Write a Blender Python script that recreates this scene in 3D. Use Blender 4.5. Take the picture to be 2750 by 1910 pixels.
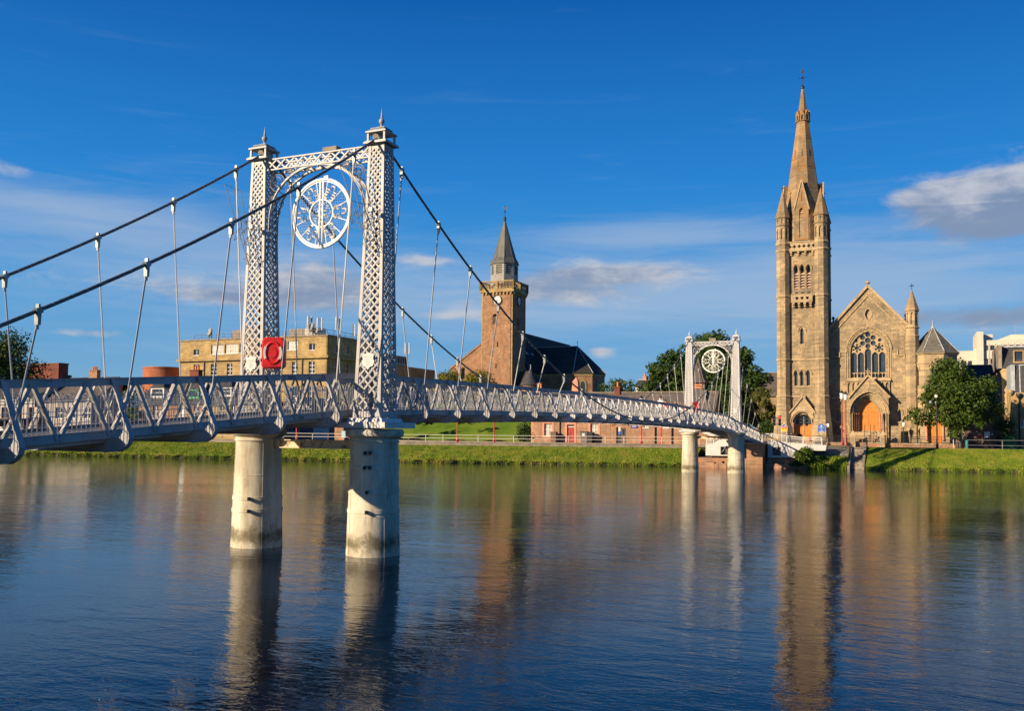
import bpy, bmesh, math, random
from mathutils import Vector, Matrix
from mathutils.geometry import tessellate_polygon
import numpy as np

R = math.radians
random.seed(7)
rng = np.random.default_rng(11)
for o in list(bpy.data.objects): bpy.data.objects.remove(o)
sc = bpy.context.scene
COL = sc.collection

# ------------------------------------------------------------------ camera
FPX, TILT, ROLL, EYE, CYPX = 2427.0, R(2.9), R(-0.544), 3.656, 1034.0
cam_d = bpy.data.cameras.new('camera')
cam = bpy.data.objects.new('camera', cam_d); COL.objects.link(cam)
cam_d.sensor_width = 36.0; cam_d.sensor_fit = 'HORIZONTAL'
cam_d.lens = 36.0 * FPX / 2750.0
cam_d.shift_y = (CYPX - 955.0) / 2750.0
cam_d.clip_start = 0.1; cam_d.clip_end = 6000.0
cam.location = (0, 0, EYE)
cam.rotation_euler = (Matrix.Rotation(math.pi / 2 + TILT, 3, 'X') @ Matrix.Rotation(-ROLL, 3, 'Z')).to_euler()
sc.camera = cam

# ------------------------------------------------------------------ light
SUN_AZ = R(27.0)          # direction the light travels, measured from +X towards +Y
SUN_EL = R(20.5)
sun_d = bpy.data.lights.new('sun', 'SUN'); sun_d.energy = 5.0; sun_d.angle = R(0.5)
sun_d.color = (1.0, 0.79, 0.53)
sun = bpy.data.objects.new('sun', sun_d); COL.objects.link(sun)
sd = Vector((math.cos(SUN_AZ) * math.cos(SUN_EL), math.sin(SUN_AZ) * math.cos(SUN_EL), -math.sin(SUN_EL)))
sun.rotation_euler = sd.to_track_quat('-Z', 'Y').to_euler()
sun.location = (-60, -30, 60)

world = bpy.data.worlds.new('World'); sc.world = world; world.use_nodes = True
wt = world.node_tree; wt.nodes.clear()
def wn(t, **kw):
    n = wt.nodes.new(t)
    for k, v in kw.items(): setattr(n, k, v)
    return n
wl = wt.links.new
wout = wn('ShaderNodeOutputWorld'); bg = wn('ShaderNodeBackground'); bg.inputs[1].default_value = 0.07
wl(bg.outputs[0], wout.inputs[0])
sky = wn('ShaderNodeTexSky'); sky.sky_type = 'NISHITA'; sky.sun_disc = False
sky.sun_elevation = SUN_EL; sky.sun_rotation = math.atan2(-sd.x, -sd.y)
sky.air_density = 1.0; sky.dust_density = 0.25; sky.ozone_density = 3.0; sky.altitude = 50
hs = wn('ShaderNodeHueSaturation'); hs.inputs['Saturation'].default_value = 1.45; hs.inputs['Value'].default_value = 0.92
wl(sky.outputs[0], hs.inputs['Color'])
tc = wn('ShaderNodeTexCoord'); sep = wn('ShaderNodeSeparateXYZ'); wl(tc.outputs['Generated'], sep.inputs[0])
def wm(op, a, b=None, c=None, clamp=False):
    n = wn('ShaderNodeMath', operation=op); n.use_clamp = clamp
    for i, x in enumerate((a, b, c)):
        if x is None: continue
        if isinstance(x, (int, float)): n.inputs[i].default_value = x
        else: wl(x, n.inputs[i])
    return n.outputs[0]
AZ = wm('ARCTAN2', sep.outputs[0], sep.outputs[1]); EL = wm('ARCSINE', sep.outputs[2])
def wnoise(sx, sy, detail=6.0, rough=0.55, off=0.0, dist=0.0):
    cb = wn('ShaderNodeCombineXYZ')
    wl(wm('MULTIPLY', AZ, sx), cb.inputs[0]); wl(wm('MULTIPLY', EL, sy), cb.inputs[1]); cb.inputs[2].default_value = off
    n = wn('ShaderNodeTexNoise'); n.inputs['Scale'].default_value = 1.0; n.inputs['Detail'].default_value = detail
    n.inputs['Roughness'].default_value = rough; n.inputs['Distortion'].default_value = dist
    wl(cb.outputs[0], n.inputs['Vector']); return n.outputs[0]
def wramp(x, lo, hi):
    n = wn('ShaderNodeMapRange'); n.interpolation_type = 'SMOOTHSTEP'
    n.inputs[1].default_value = lo; n.inputs[2].default_value = hi; wl(x, n.inputs[0]); return n.outputs[0]
def azel(px, py):
    xr, yr = (px - 1375) / FPX, -(py - CYPX) / FPX
    x = xr * math.cos(ROLL) + yr * math.sin(ROLL); y = -xr * math.sin(ROLL) + yr * math.cos(ROLL)
    d = Vector((x, math.cos(TILT) - y * math.sin(TILT), math.sin(TILT) + y * math.cos(TILT))).normalized()
    return math.atan2(d.x, d.y), math.asin(d.z)
def blob(px, py, rx, ry, k):
    a0, e0 = azel(px, py)
    a = wm('DIVIDE', wm('SUBTRACT', AZ, a0), rx / FPX); e = wm('DIVIDE', wm('SUBTRACT', EL, e0), ry / FPX)
    d = wm('ADD', wm('MULTIPLY', a, a), wm('MULTIPLY', e, e))
    return wm('MULTIPLY', wm('EXPONENT', wm('MULTIPLY', d, -1.0)), k)
def addall(l):
    s = l[0]
    for x in l[1:]: s = wm('ADD', s, x)
    return s
# the deep polarised blue of the photograph, paler towards the horizon all the way round
ramp = wn('ShaderNodeValToRGB'); el = ramp.color_ramp.elements
stops = [(0.0, (1.8, 3.5, 5.3)), (.07, (1.15, 3.15, 5.6)), (.16, (.52, 2.75, 6.0)), (.27, (.20, 1.95, 5.6)), (.46, (.06, .95, 3.7)), (1.0, (.04, .55, 2.4))]
el[0].position = 0.0; el[0].color = (*stops[0][1], 1); el[1].position = 1.0; el[1].color = (*stops[-1][1], 1)
for q_, c_ in stops[1:-1]: e_ = el.new(q_); e_.color = (*c_, 1)
wl(EL, ramp.inputs[0])
mx0 = wn('ShaderNodeMix', data_type='RGBA'); mx0.inputs[0].default_value = .88; wl(hs.outputs[0], mx0.inputs[6]); wl(ramp.outputs[0], mx0.inputs[7])
n1 = wnoise(12, 30, 6, 0.62, 0.0, 0.3); n3 = wnoise(5, 46, 5, 0.62, 8.1, 0.6)
# heaped clouds: the banks that stand in the photograph, broken up by noise
heap = addall([blob(2790, 500, 270, 66, 1.35), blob(2740, 580, 200, 50, 1.2), blob(2500, 525, 90, 30, .55), blob(1640, 735, 270, 36, .92), blob(1150, 700, 110, 22, .55), blob(1250, 850, 150, 20, .6), blob(620, 800, 150, 22, .6), blob(1880, 850, 170, 16, .5),
               blob(1470, 795, 270, 40, .72), blob(860, 770, 190, 90, .82), blob(1612, 946, 46, 17, .75), blob(2620, 850, 280, 34, .85),
               blob(30, 455, 110, 22, .36), blob(240, 895, 110, 17, .62), blob(430, 760, 330, 44, .5)])
nn = wm('SUBTRACT', n1, 0.5)
hm = wramp(wm('ADD', heap, wm('MULTIPLY', nn, 1.55)), 0.26, 0.86)
# thin veils low in the sky, all round
low = wm('EXPONENT', wm('MULTIPLY', wm('MULTIPLY', EL, EL), -14.0))
veil = addall([blob(220, 575, 460, 75, .7), blob(2350, 760, 560, 150, .62), blob(1750, 625, 330, 34, .5), blob(1500, 800, 650, 110, .58), blob(650, 760, 520, 110, .42)])
vm = wramp(wm('ADD', wm('ADD', veil, wm('MULTIPLY', low, .27)), wm('MULTIPLY', wm('SUBTRACT', n3, .5), 1.0)), 0.10, 1.05)
vm = wm('MULTIPLY', vm, 0.6)
under = addall([blob(2720, 600, 320, 75, 1.1), blob(1520, 770, 330, 50, .55), blob(870, 790, 200, 80, .6), blob(2650, 860, 300, 32, .85)])
shade = wramp(wm('SUBTRACT', wm('ADD', n1, wm('MULTIPLY', wm('SUBTRACT', n3, .5), .5)), wm('MULTIPLY', under, .30)), 0.24, 0.60)
ccol = wn('ShaderNodeMix', data_type='RGBA')
ccol.inputs[6].default_value = (2.0, 2.55, 3.7, 1); ccol.inputs[7].default_value = (4.9, 5.0, 5.4, 1)
wl(shade, ccol.inputs[0])
mx1 = wn('ShaderNodeMix', data_type='RGBA'); wl(vm, mx1.inputs[0]); wl(mx0.outputs[2], mx1.inputs[6]); mx1.inputs[7].default_value = (3.7, 4.5, 5.7, 1)
mx2 = wn('ShaderNodeMix', data_type='RGBA'); wl(wm('MULTIPLY', hm, .88), mx2.inputs[0]); wl(mx1.outputs[2], mx2.inputs[6]); wl(ccol.outputs[2], mx2.inputs[7])
wl(mx2.outputs[2], bg.inputs[0])
world.cycles.sampling_method = 'MANUAL'; world.cycles.sample_map_resolution = 256

sc.view_settings.view_transform = 'Standard'; sc.view_settings.look = 'None'
sc.view_settings.gamma = 1.0; sc.view_settings.use_curve_mapping = False
sc.view_settings.exposure = 0.75
sc.render.engine = 'CYCLES'
sc.cycles.max_bounces = 6; sc.cycles.diffuse_bounces = 2; sc.cycles.glossy_bounces = 3; sc.cycles.transmission_bounces = 2
sc.render.resolution_x = 1024; sc.render.resolution_y = 712

# ------------------------------------------------------------------ town frame
# x = along the bank (right), y = across the river (away), z = up; the bridge runs along y at x = 0
OX, OY, TH = -5.961, 27.478, R(23.62)
UX, UY, VX, VY = math.sin(TH), math.cos(TH), math.cos(TH), -math.sin(TH)
def W(x, y, z=0.0): return Vector((OX + x * VX + y * UX, OY + x * VY + y * UY, z))
def _ray(px, py):
    xr, yr = (px - 1375) / FPX, -(py - CYPX) / FPX
    x = xr * math.cos(ROLL) + yr * math.sin(ROLL); y = -xr * math.sin(ROLL) + yr * math.cos(ROLL)
    d = (x, math.cos(TILT) - y * math.sin(TILT), math.sin(TILT) + y * math.cos(TILT))
    return d[0] * VX + d[1] * VY, d[0] * UX + d[1] * UY, d[2]
CX, CY_ = -OX * VX - OY * VY, -OX * UX - OY * UY
def fy(px, py, y):            # survey: sight line meets the upright plane at y
    d = _ray(px, py); t = (y - CY_) / d[1]; return CX + t * d[0], EYE + t * d[2]
def fx(px, py, x):
    d = _ray(px, py); t = (x - CX) / d[0]; return CY_ + t * d[1], EYE + t * d[2]
def X(px, y, py=1100): return fy(px, py, y)[0]
def Z(py, y, px=1375): return fy(px, py, y)[1]

# ------------------------------------------------------------------ scene helpers
ORG = {}
def tag(o, label=None, cat=None, group=None, kind=None):
    if label: o['label'] = label
    if cat: o['category'] = cat
    if group: o['group'] = group
    if kind: o['kind'] = kind
    return o
def thing(name, label, cat, x, y, z, group=None, rot=0.0):
    o = bpy.data.objects.new(name, None); COL.objects.link(o)
    o.empty_display_size = 0.3
    o.location = W(x, y, z); o.rotation_euler = (0, 0, -TH + rot)
    ORG[o] = (x, y, z) if rot == 0.0 else (0, 0, 0)
    return tag(o, label, cat, group)
def copy_tree(o, parent=None):
    c = o.copy(); COL.objects.link(c); c.parent = parent
    for ch in list(o.children): copy_tree(ch, c)
    return c
def unit(v):
    l = math.sqrt(sum(a * a for a in v)) or 1.0
    return tuple(a / l for a in v)
def cross(a, b): return (a[1] * b[2] - a[2] * b[1], a[2] * b[0] - a[0] * b[2], a[0] * b[1] - a[1] * b[0])
def add3(*vs): return tuple(sum(c) for c in zip(*vs))
def mul3(a, k): return (a[0] * k, a[1] * k, a[2] * k)
def sub3(a, b): return (a[0] - b[0], a[1] - b[1], a[2] - b[2])

class MB:
    def __init__(s): s.v = []; s.f = []; s.mi = []; s.cur = 0
    def face(s, idx): s.f.append(idx); s.mi.append(s.cur)
    def poly(s, pts):
        b = len(s.v); s.v += [tuple(p) for p in pts]; s.face(tuple(range(b, b + len(pts)))); return s
    def hexa(s, p):       # 8 points, bottom ring 0-3 then top ring 4-7
        b = len(s.v); s.v += [tuple(q) for q in p]
        for q in ((3, 2, 1, 0), (4, 5, 6, 7), (0, 1, 5, 4), (1, 2, 6, 5), (2, 3, 7, 6), (3, 0, 4, 7)): s.face(tuple(b + i for i in q))
        return s
    def box(s, x0, x1, y0, y1, z0, z1):
        return s.hexa([(x0, y0, z0), (x1, y0, z0), (x1, y1, z0), (x0, y1, z0), (x0, y0, z1), (x1, y0, z1), (x1, y1, z1), (x0, y1, z1)])
    def frust(s, cx, cy, z0, z1, a0, b0, a1, b1):
        return s.hexa([(cx - a0, cy - b0, z0), (cx + a0, cy - b0, z0), (cx + a0, cy + b0, z0), (cx - a0, cy + b0, z0),
                       (cx - a1, cy - b1, z1), (cx + a1, cy - b1, z1), (cx + a1, cy + b1, z1), (cx - a1, cy + b1, z1)])
    def bar(s, p, q, w, h, up=(0, 0, 1)):      # w across, h along up
        d = unit(sub3(q, p)); sx = cross(d, up)
        if sum(abs(c) for c in sx) < 1e-6: sx = cross(d, (1, 0, 0))
        sx = unit(sx); uz = unit(cross(sx, d)); a = mul3(sx, w / 2); c = mul3(uz, h / 2)
        n = lambda k: mul3(k, -1)
        return s.hexa([add3(p, n(a), n(c)), add3(p, a, n(c)), add3(q, a, n(c)), add3(q, n(a), n(c)),
                       add3(p, n(a), c), add3(p, a, c), add3(q, a, c), add3(q, n(a), c)])
    def path(s, pts, r, n=6, closed=False, caps=True):
        m = len(pts); b = len(s.v); rr = r if hasattr(r, '__len__') else [r] * m
        prev = None
        for i, p in enumerate(pts):
            a = pts[(i - 1) % m] if (closed or i > 0) else p; c = pts[(i + 1) % m] if (closed or i < m - 1) else p
            d = unit(sub3(c, a))
            if prev is None:
                ref = (0, 0, 1) if abs(d[2]) < 0.9 else (1, 0, 0); x = unit(cross(d, ref))
            else:
                x = sub3(prev, mul3(d, sum(i_ * j_ for i_, j_ in zip(prev, d)))); x = unit(x)
            prev = x; y = cross(d, x)
            for k in range(n):
                t = 2 * math.pi * k / n
                s.v.append(add3(p, mul3(x, rr[i] * math.cos(t)), mul3(y, rr[i] * math.sin(t))))
        for i in range(m if closed else m - 1):
            j = (i + 1) % m
            for k in range(n):
                s.face((b + i * n + k, b + i * n + (k + 1) % n, b + j * n + (k + 1) % n, b + j * n + k))
        if caps and not closed:
            s.face(tuple(b + k for k in reversed(range(n)))); s.face(tuple(b + (m - 1) * n + k for k in range(n)))
        return s
    def tube(s, p, q, r0, r1=None, n=6): return s.path([p, q], [r0, r0 if r1 is None else r1], n)
    def lathe(s, cx, cy, prof, n=16, rot=0.0):
        b = len(s.v)
        for r, z in prof:
            for k in range(n):
                t = rot + 2 * math.pi * k / n; s.v.append((cx + r * math.cos(t), cy + r * math.sin(t), z))
        for i in range(len(prof) - 1):
            for k in range(n): s.face((b + i * n + k, b + i * n + (k + 1) % n, b + (i + 1) * n + (k + 1) % n, b + (i + 1) * n + k))
        s.face(tuple(b + k for k in reversed(range(n)))); s.face(tuple(b + (len(prof) - 1) * n + k for k in range(n)))
        return s
    def plate(s, outline, holes, fn, t, back=False):   # fn(a, b, d); d = 0 front, d = t back
        loops = [outline] + list(holes)
        tri = tessellate_polygon([[Vector((a, b, 0)) for a, b in l] for l in loops])
        flat = [p for l in loops for p in l]; b0 = len(s.v)
        s.v += [fn(a, b, 0.0) for a, b in flat]
        for q in tri: s.face(tuple(b0 + i for i in q))
        b1 = len(s.v); s.v += [fn(a, b, t) for a, b in flat]
        if back:
            for q in tri: s.face(tuple(b1 + i for i in reversed(q)))
        k = 0
        for l in loops:
            m = len(l)
            for i in range(m): s.face((b0 + k + i, b0 + k + (i + 1) % m, b1 + k + (i + 1) % m, b1 + k + i))
            k += m
        return s
    def build(s, name, mat, parent=None, org=None, smooth=False, kind=None, label=None, rot=0.0):
        if parent is not None: org = ORG[parent]
        me = bpy.data.meshes.new(name)
        me.from_pydata([(a - org[0], b - org[1], c - org[2]) for a, b, c in s.v], [], s.f)
        for m in (mat if isinstance(mat, (list, tuple)) else [mat]): me.materials.append(m)
        if isinstance(mat, (list, tuple)): me.polygons.foreach_set('material_index', s.mi)
        if smooth:
            me.polygons.foreach_set('use_smooth', [True] * len(s.f))
            if smooth != True: me.set_sharp_from_angle(angle=R(smooth))
        me.update()
        o = bpy.data.objects.new(name, me); COL.objects.link(o)
        if parent is not None: o.parent = parent; ORG[o] = ORG[parent]
        else: o.location = W(*org); o.rotation_euler = (0, 0, -TH + rot); ORG[o] = org
        if kind: o['kind'] = kind
        if label: o['label'] = label
        return o

def rect(x0, x1, z0, z1): return [(x0, z0), (x1, z0), (x1, z1), (x0, z1)]
def circ(cx, cz, r, n=16, rz=None): return [(cx + r * math.cos(2 * math.pi * k / n), cz + (rz or r) * math.sin(2 * math.pi * k / n)) for k in range(n)]
def foil(cx, cz, r, k=4, n=28, a0=0.0, dep=.42):
    return [(cx + r * (1 - dep * abs(math.sin((t - a0) * k / 2)) ) * math.cos(t), cz + r * (1 - dep * abs(math.sin((t - a0) * k / 2))) * math.sin(t)) for t in [2 * math.pi * i / n for i in range(n)]]
def arch(x0, x1, z0, zs, zt, n=6):
    """pointed (or round) arched opening: sill z0, spring zs, crown zt"""
    w = (x1 - x0) / 2; xc = (x0 + x1) / 2; h = zt - zs; pts = [(x0, z0), (x1, z0), (x1, zs)]
    if h > w * 1.02:
        c = (h * h - w * w) / (2 * w); r = w + c; a1 = math.atan2(h, c)
        for i in range(1, n): a = a1 * i / n; pts.append((xc - c + r * math.cos(a), zs + r * math.sin(a)))
        pts.append((xc, zt))
        for i in range(n - 1, 0, -1): a = a1 * i / n; pts.append((xc + c - r * math.cos(a), zs + r * math.sin(a)))
    else:
        for i in range(1, 2 * n): a = math.pi * i / (2 * n); pts.append((xc + w * math.cos(a), zs + h * math.sin(a)))
    pts.append((x0, zs)); return pts
def front(y): return lambda a, b, d: (a, y + d, b)           # faces the river (-y)
def sideR(x): return lambda a, b, d: (x - d, a, b)           # faces +x
def sideL(x): return lambda a, b, d: (x + d, a, b)           # faces -x
def arc_strip(pts): return pts[2:-0 or None]

# ------------------------------------------------------------------ materials
def nodes_of(m):
    m.use_nodes = True; t = m.node_tree; return t, t.nodes['Principled BSDF']
def rgba(c): return (c[0], c[1], c[2], 1.0)
def nmat(name, c, rough=0.7, var=0.18, scale=2.0, bump=0.0, metal=0.0, c2=None, detail=5.0, lo=.38, hi=.62, spec=0.4, bscale=None, stretch=None):
    """plain surface: two tones broken up by noise, with fine relief"""
    m = bpy.data.materials.new(name); t, p = nodes_of(m); N = t.nodes.new; L = t.links.new
    tcn = N('ShaderNodeTexCoord'); vec = tcn.outputs['Object']
    if stretch:
        mp = N('ShaderNodeMapping'); mp.inputs['Scale'].default_value = stretch; L(vec, mp.inputs[0]); vec = mp.outputs[0]
    nz = N('ShaderNodeTexNoise'); nz.inputs['Scale'].default_value = scale; nz.inputs['Detail'].default_value = detail; nz.inputs['Roughness'].default_value = .62
    L(vec, nz.inputs['Vector'])
    rp = N('ShaderNodeValToRGB'); rp.color_ramp.elements[0].position = lo; rp.color_ramp.elements[1].position = hi
    a = c2 or tuple(x * (1 - var) for x in c); b = c if c2 else tuple(min(1, x * (1 + var)) for x in c)
    rp.color_ramp.elements[0].color = rgba(a); rp.color_ramp.elements[1].color = rgba(b)
    L(nz.outputs[0], rp.inputs[0]); L(rp.outputs[0], p.inputs['Base Color'])
    p.inputs['Roughness'].default_value = rough; p.inputs['Metallic'].default_value = metal; p.inputs['Specular IOR Level'].default_value = spec
    if bump:
        n2_ = N('ShaderNodeTexNoise'); n2_.inputs['Scale'].default_value = bscale or scale * 6; n2_.inputs['Detail'].default_value = 4
        L(vec, n2_.inputs['Vector'])
        bp = N('ShaderNodeBump'); bp.inputs['Strength'].default_value = bump; bp.inputs['Distance'].default_value = .05
        L(n2_.outputs[0], bp.inputs['Height']); L(bp.outputs[0], p.inputs['Normal'])
    return m
def masonry(name, c1, c2, mortar, bw=.5, rh=.25, rough=.85, stain=None, stain_amt=.5, msize=.012, bump=.5, big=.35, rel=.06, soot=.25):
    """coursed blocks; each block has its own tone, with weathering over the top"""
    m = bpy.data.materials.new(name); t, p = nodes_of(m); N = t.nodes.new; L = t.links.new
    tcn = N('ShaderNodeTexCoord'); sp = N('ShaderNodeSeparateXYZ'); L(tcn.outputs['Object'], sp.inputs[0])
    ad = N('ShaderNodeMath'); ad.operation = 'ADD'; L(sp.outputs[0], ad.inputs[0]); L(sp.outputs[1], ad.inputs[1])
    wob = N('ShaderNodeTexNoise'); wob.inputs['Scale'].default_value = 1.3; L(tcn.outputs['Object'], wob.inputs['Vector'])
    wz = N('ShaderNodeMath'); wz.operation = 'MULTIPLY_ADD'; L(wob.outputs[0], wz.inputs[0]); wz.inputs[1].default_value = rh * .35; L(sp.outputs[2], wz.inputs[2])
    cb = N('ShaderNodeCombineXYZ'); L(ad.outputs[0], cb.inputs[0]); L(wz.outputs[0], cb.inputs[1])
    br = N('ShaderNodeTexBrick'); br.inputs['Scale'].default_value = 1.0; br.inputs['Brick Width'].default_value = bw; br.inputs['Row Height'].default_value = rh
    br.inputs['Mortar Size'].default_value = msize; br.inputs['Mortar Smooth'].default_value = .3; br.inputs['Bias'].default_value = 0.0
    br.offset = .47; br.squash = .8; br.squash_frequency = 3
    br.inputs['Color1'].default_value = rgba(c1); br.inputs['Color2'].default_value = rgba(c2); br.inputs['Mortar'].default_value = rgba(mortar)
    L(cb.outputs[0], br.inputs['Vector'])
    nz = N('ShaderNodeTexNoise'); nz.inputs['Scale'].default_value = big; nz.inputs['Detail'].default_value = 8; nz.inputs['Roughness'].default_value = .68
    L(tcn.outputs['Object'], nz.inputs['Vector'])
    rp = N('ShaderNodeValToRGB'); rp.color_ramp.elements[0].position = .35; rp.color_ramp.elements[1].position = .68
    rp.color_ramp.elements[0].color = (.62, .62, .62, 1); rp.color_ramp.elements[1].color = (1.25, 1.22, 1.18, 1); L(nz.outputs[0], rp.inputs[0])
    mu = N('ShaderNodeMix'); mu.data_type = 'RGBA'; mu.blend_type = 'MULTIPLY'; mu.inputs[0].default_value = .9
    L(br.outputs['Color'], mu.inputs[6]); L(rp.outputs[0], mu.inputs[7]); out = mu.outputs[2]
    if stain:
        n3_ = N('ShaderNodeTexNoise'); n3_.inputs['Scale'].default_value = .55; n3_.inputs['Detail'].default_value = 9; n3_.inputs['Roughness'].default_value = .72
        mp = N('ShaderNodeMapping'); mp.inputs['Scale'].default_value = (1, 1, .55); mp.inputs['Location'].default_value = (3, 8, 2); L(tcn.outputs['Object'], mp.inputs[0]); L(mp.outputs[0], n3_.inputs['Vector'])
        mr = N('ShaderNodeMapRange'); mr.inputs[1].default_value = .5; mr.inputs[2].default_value = .66; mr.inputs[4].default_value = stain_amt; L(n3_.outputs[0], mr.inputs[0])
        ms = N('ShaderNodeMix'); ms.data_type = 'RGBA'; L(mr.outputs[0], ms.inputs[0]); L(out, ms.inputs[6]); ms.inputs[7].default_value = rgba(stain); out = ms.outputs[2]
    if soot:
        ns = N('ShaderNodeTexNoise'); ns.inputs['Scale'].default_value = 1.0; ns.inputs['Detail'].default_value = 5; ns.inputs['Roughness'].default_value = .7
        mp = N('ShaderNodeMapping'); mp.inputs['Scale'].default_value = (1.4, 1.4, .16); mp.inputs['Location'].default_value = (9, 1, 4); L(tcn.outputs['Object'], mp.inputs[0]); L(mp.outputs[0], ns.inputs['Vector'])
        mr = N('ShaderNodeMapRange'); mr.inputs[1].default_value = .52; mr.inputs[2].default_value = .74; mr.inputs[4].default_value = soot; L(ns.outputs[0], mr.inputs[0])
        ms = N('ShaderNodeMix'); ms.data_type = 'RGBA'; L(mr.outputs[0], ms.inputs[0]); L(out, ms.inputs[6]); ms.inputs[7].default_value = (.055, .045, .038, 1); out = ms.outputs[2]
    L(out, p.inputs['Base Color']); p.inputs['Roughness'].default_value = rough; p.inputs['Specular IOR Level'].default_value = .2
    if bump:
        hh = N('ShaderNodeMath'); hh.operation = 'MULTIPLY_ADD'; L(br.outputs['Fac'], hh.inputs[0]); hh.inputs[1].default_value = -1.0; L(nz.outputs[0], hh.inputs[2])
        bp = N('ShaderNodeBump'); bp.inputs['Strength'].default_value = bump; bp.inputs['Distance'].default_value = rel
        L(hh.outputs[0], bp.inputs['Height']); L(bp.outputs[0], p.inputs['Normal'])
    return m
def glassmat(name, c=(.02, .03, .045), rough=.08):
    m = bpy.data.materials.new(name); t, p = nodes_of(m); N = t.nodes.new; L = t.links.new
    tcn = N('ShaderNodeTexCoord'); nz = N('ShaderNodeTexNoise'); nz.inputs['Scale'].default_value = 1.6; nz.inputs['Detail'].default_value = 3; L(tcn.outputs['Object'], nz.inputs['Vector'])
    rp = N('ShaderNodeValToRGB'); rp.color_ramp.elements[0].color = rgba(tuple(x * .5 for x in c)); rp.color_ramp.elements[1].color = rgba(tuple(x * 1.8 for x in c)); L(nz.outputs[0], rp.inputs[0])
    L(rp.outputs[0], p.inputs['Base Color']); p.inputs['Roughness'].default_value = rough; p.inputs['Specular IOR Level'].default_value = .6
    bp = N('ShaderNodeBump'); bp.inputs['Strength'].default_value = .06; L(nz.outputs[0], bp.inputs['Height']); L(bp.outputs[0], p.inputs['Normal'])
    return m
def emat(name, c, k=1.0):
    m = bpy.data.materials.new(name); t, p = nodes_of(m)
    p.inputs['Base Color'].default_value = rgba(c); p.inputs['Emission Color'].default_value = rgba(c); p.inputs['Emission Strength'].default_value = k
    return m

def paint_material(name, c, grime, rust, amt):
    """old painted iron: even coat, grime runs, a few rust spots"""
    m = bpy.data.materials.new(name); t, p = nodes_of(m); N = t.nodes.new; L = t.links.new; tcn = N('ShaderNodeTexCoord')
    def nz(sc3, det, off):
        mp = N('ShaderNodeMapping'); mp.inputs['Scale'].default_value = sc3; mp.inputs['Location'].default_value = (off, off, off); L(tcn.outputs['Object'], mp.inputs[0])
        n = N('ShaderNodeTexNoise'); n.inputs['Scale'].default_value = 1.0; n.inputs['Detail'].default_value = det; n.inputs['Roughness'].default_value = .7; L(mp.outputs[0], n.inputs['Vector']); return n.outputs[0]
    def mr(x, a, b_, c_, d):
        k = N('ShaderNodeMapRange'); k.inputs[1].default_value = a; k.inputs[2].default_value = b_; k.inputs[3].default_value = c_; k.inputs[4].default_value = d; L(x, k.inputs[0]); return k.outputs[0]
    def mix(f, a, col):
        k = N('ShaderNodeMix'); k.data_type = 'RGBA'; L(f, k.inputs[0]); k.inputs[7].default_value = rgba(col)
        if isinstance(a, tuple): k.inputs[6].default_value = rgba(a)
        else: L(a, k.inputs[6])
        return k.outputs[2]
    o = mix(mr(nz((3, 3, .7), 4, 0), .42, .72, 0, .75), c, grime); o = mix(mr(nz((5, 5, 4), 4, 7), .63, .72, 0, amt), o, rust)
    L(o, p.inputs['Base Color']); p.inputs['Roughness'].default_value = .45; p.inputs['Specular IOR Level'].default_value = .35; return m
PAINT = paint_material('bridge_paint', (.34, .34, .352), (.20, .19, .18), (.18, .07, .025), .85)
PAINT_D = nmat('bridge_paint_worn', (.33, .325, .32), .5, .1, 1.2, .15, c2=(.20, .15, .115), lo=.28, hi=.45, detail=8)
PAINT_F = paint_material('pale_bridge_paint', (.56, .56, .56), (.40, .39, .38), (.25, .12, .05), .5)  # paler coat, used on the far tower and the truss towards it
PICKET = nmat('picket_paint', (.45, .45, .45), .45, .1, 2)
CABLE = nmat('cable_steel', (.10, .115, .125), .5, .3, 14, .5, metal=.3, bscale=40)
RUST_T = nmat('rusty_tie', (.62, .50, .34), .7, .2, 3.2, .3, c2=(.22, .075, .02), lo=.36, hi=.5, detail=8)
CONC = None
RED = nmat('red_plastic', (.50, .016, .015), .35, .12, 3)
REDP = nmat('red_paint', (.50, .035, .03), .45, .2, 2)
WHITE = nmat('white_paint', (.52, .51, .49), .5, .08, 1.3, .05, detail=7)
WHITE_D = nmat('white_render', (.47, .45, .42), .8, .14, .7, .2, detail=8)
BLACK = nmat('black_iron', (.015, .016, .018), .5, .3, 5)
GREYST = nmat('galvanised_steel', (.22, .25, .26), .5, .2, 4, metal=.4)
RAILW = nmat('white_rail_paint', (.66, .62, .55), .6, .15, 2, c2=(.36, .24, .17), lo=.25, hi=.4)
RAILR = nmat('rusty_rail_post', (.30, .15, .10), .75, .3, 3)
CHST = masonry('church_stone', (.47, .345, .195), (.27, .215, .14), (.20, .15, .095), .62, .24, stain=(.15, .125, .095), stain_amt=.62, soot=.5)
CHTR = nmat('church_dressed_stone', (.46, .34, .195), .85, .2, 1.5, .3, c2=(.25, .19, .12), lo=.3, hi=.6, detail=8)
SPIRE = masonry('spire_stone', (.33, .235, .135), (.24, .175, .105), (.16, .12, .08), .9, .42, stain=(.40, .16, .025), stain_amt=.7, bump=.3)
OLDST = masonry('red_rubble', (.38, .165, .085), (.46, .29, .165), (.27, .18, .12), .5, .22, stain=(.24, .13, .08), stain_amt=.5, msize=.03, bump=.7, big=.8)
OFFST = masonry('ochre_ashlar', (.49, .35, .155), (.35, .25, .12), (.24, .175, .09), .9, .3, stain=(.22, .16, .09), stain_amt=.45)
ROWST = masonry('pink_rubble', (.42, .20, .11), (.36, .22, .14), (.34, .23, .16), .52, .27, stain=(.20, .13, .09), stain_amt=.5, msize=.035, bump=.7, big=1.1)
PINKTR = nmat('pink_painted_margin', (.55, .23, .14), .8, .15, 2, .2)
BRICK = masonry('red_brick', (.24, .065, .045), (.19, .055, .04), (.18, .09, .07), .45, .15, msize=.02)
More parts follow.
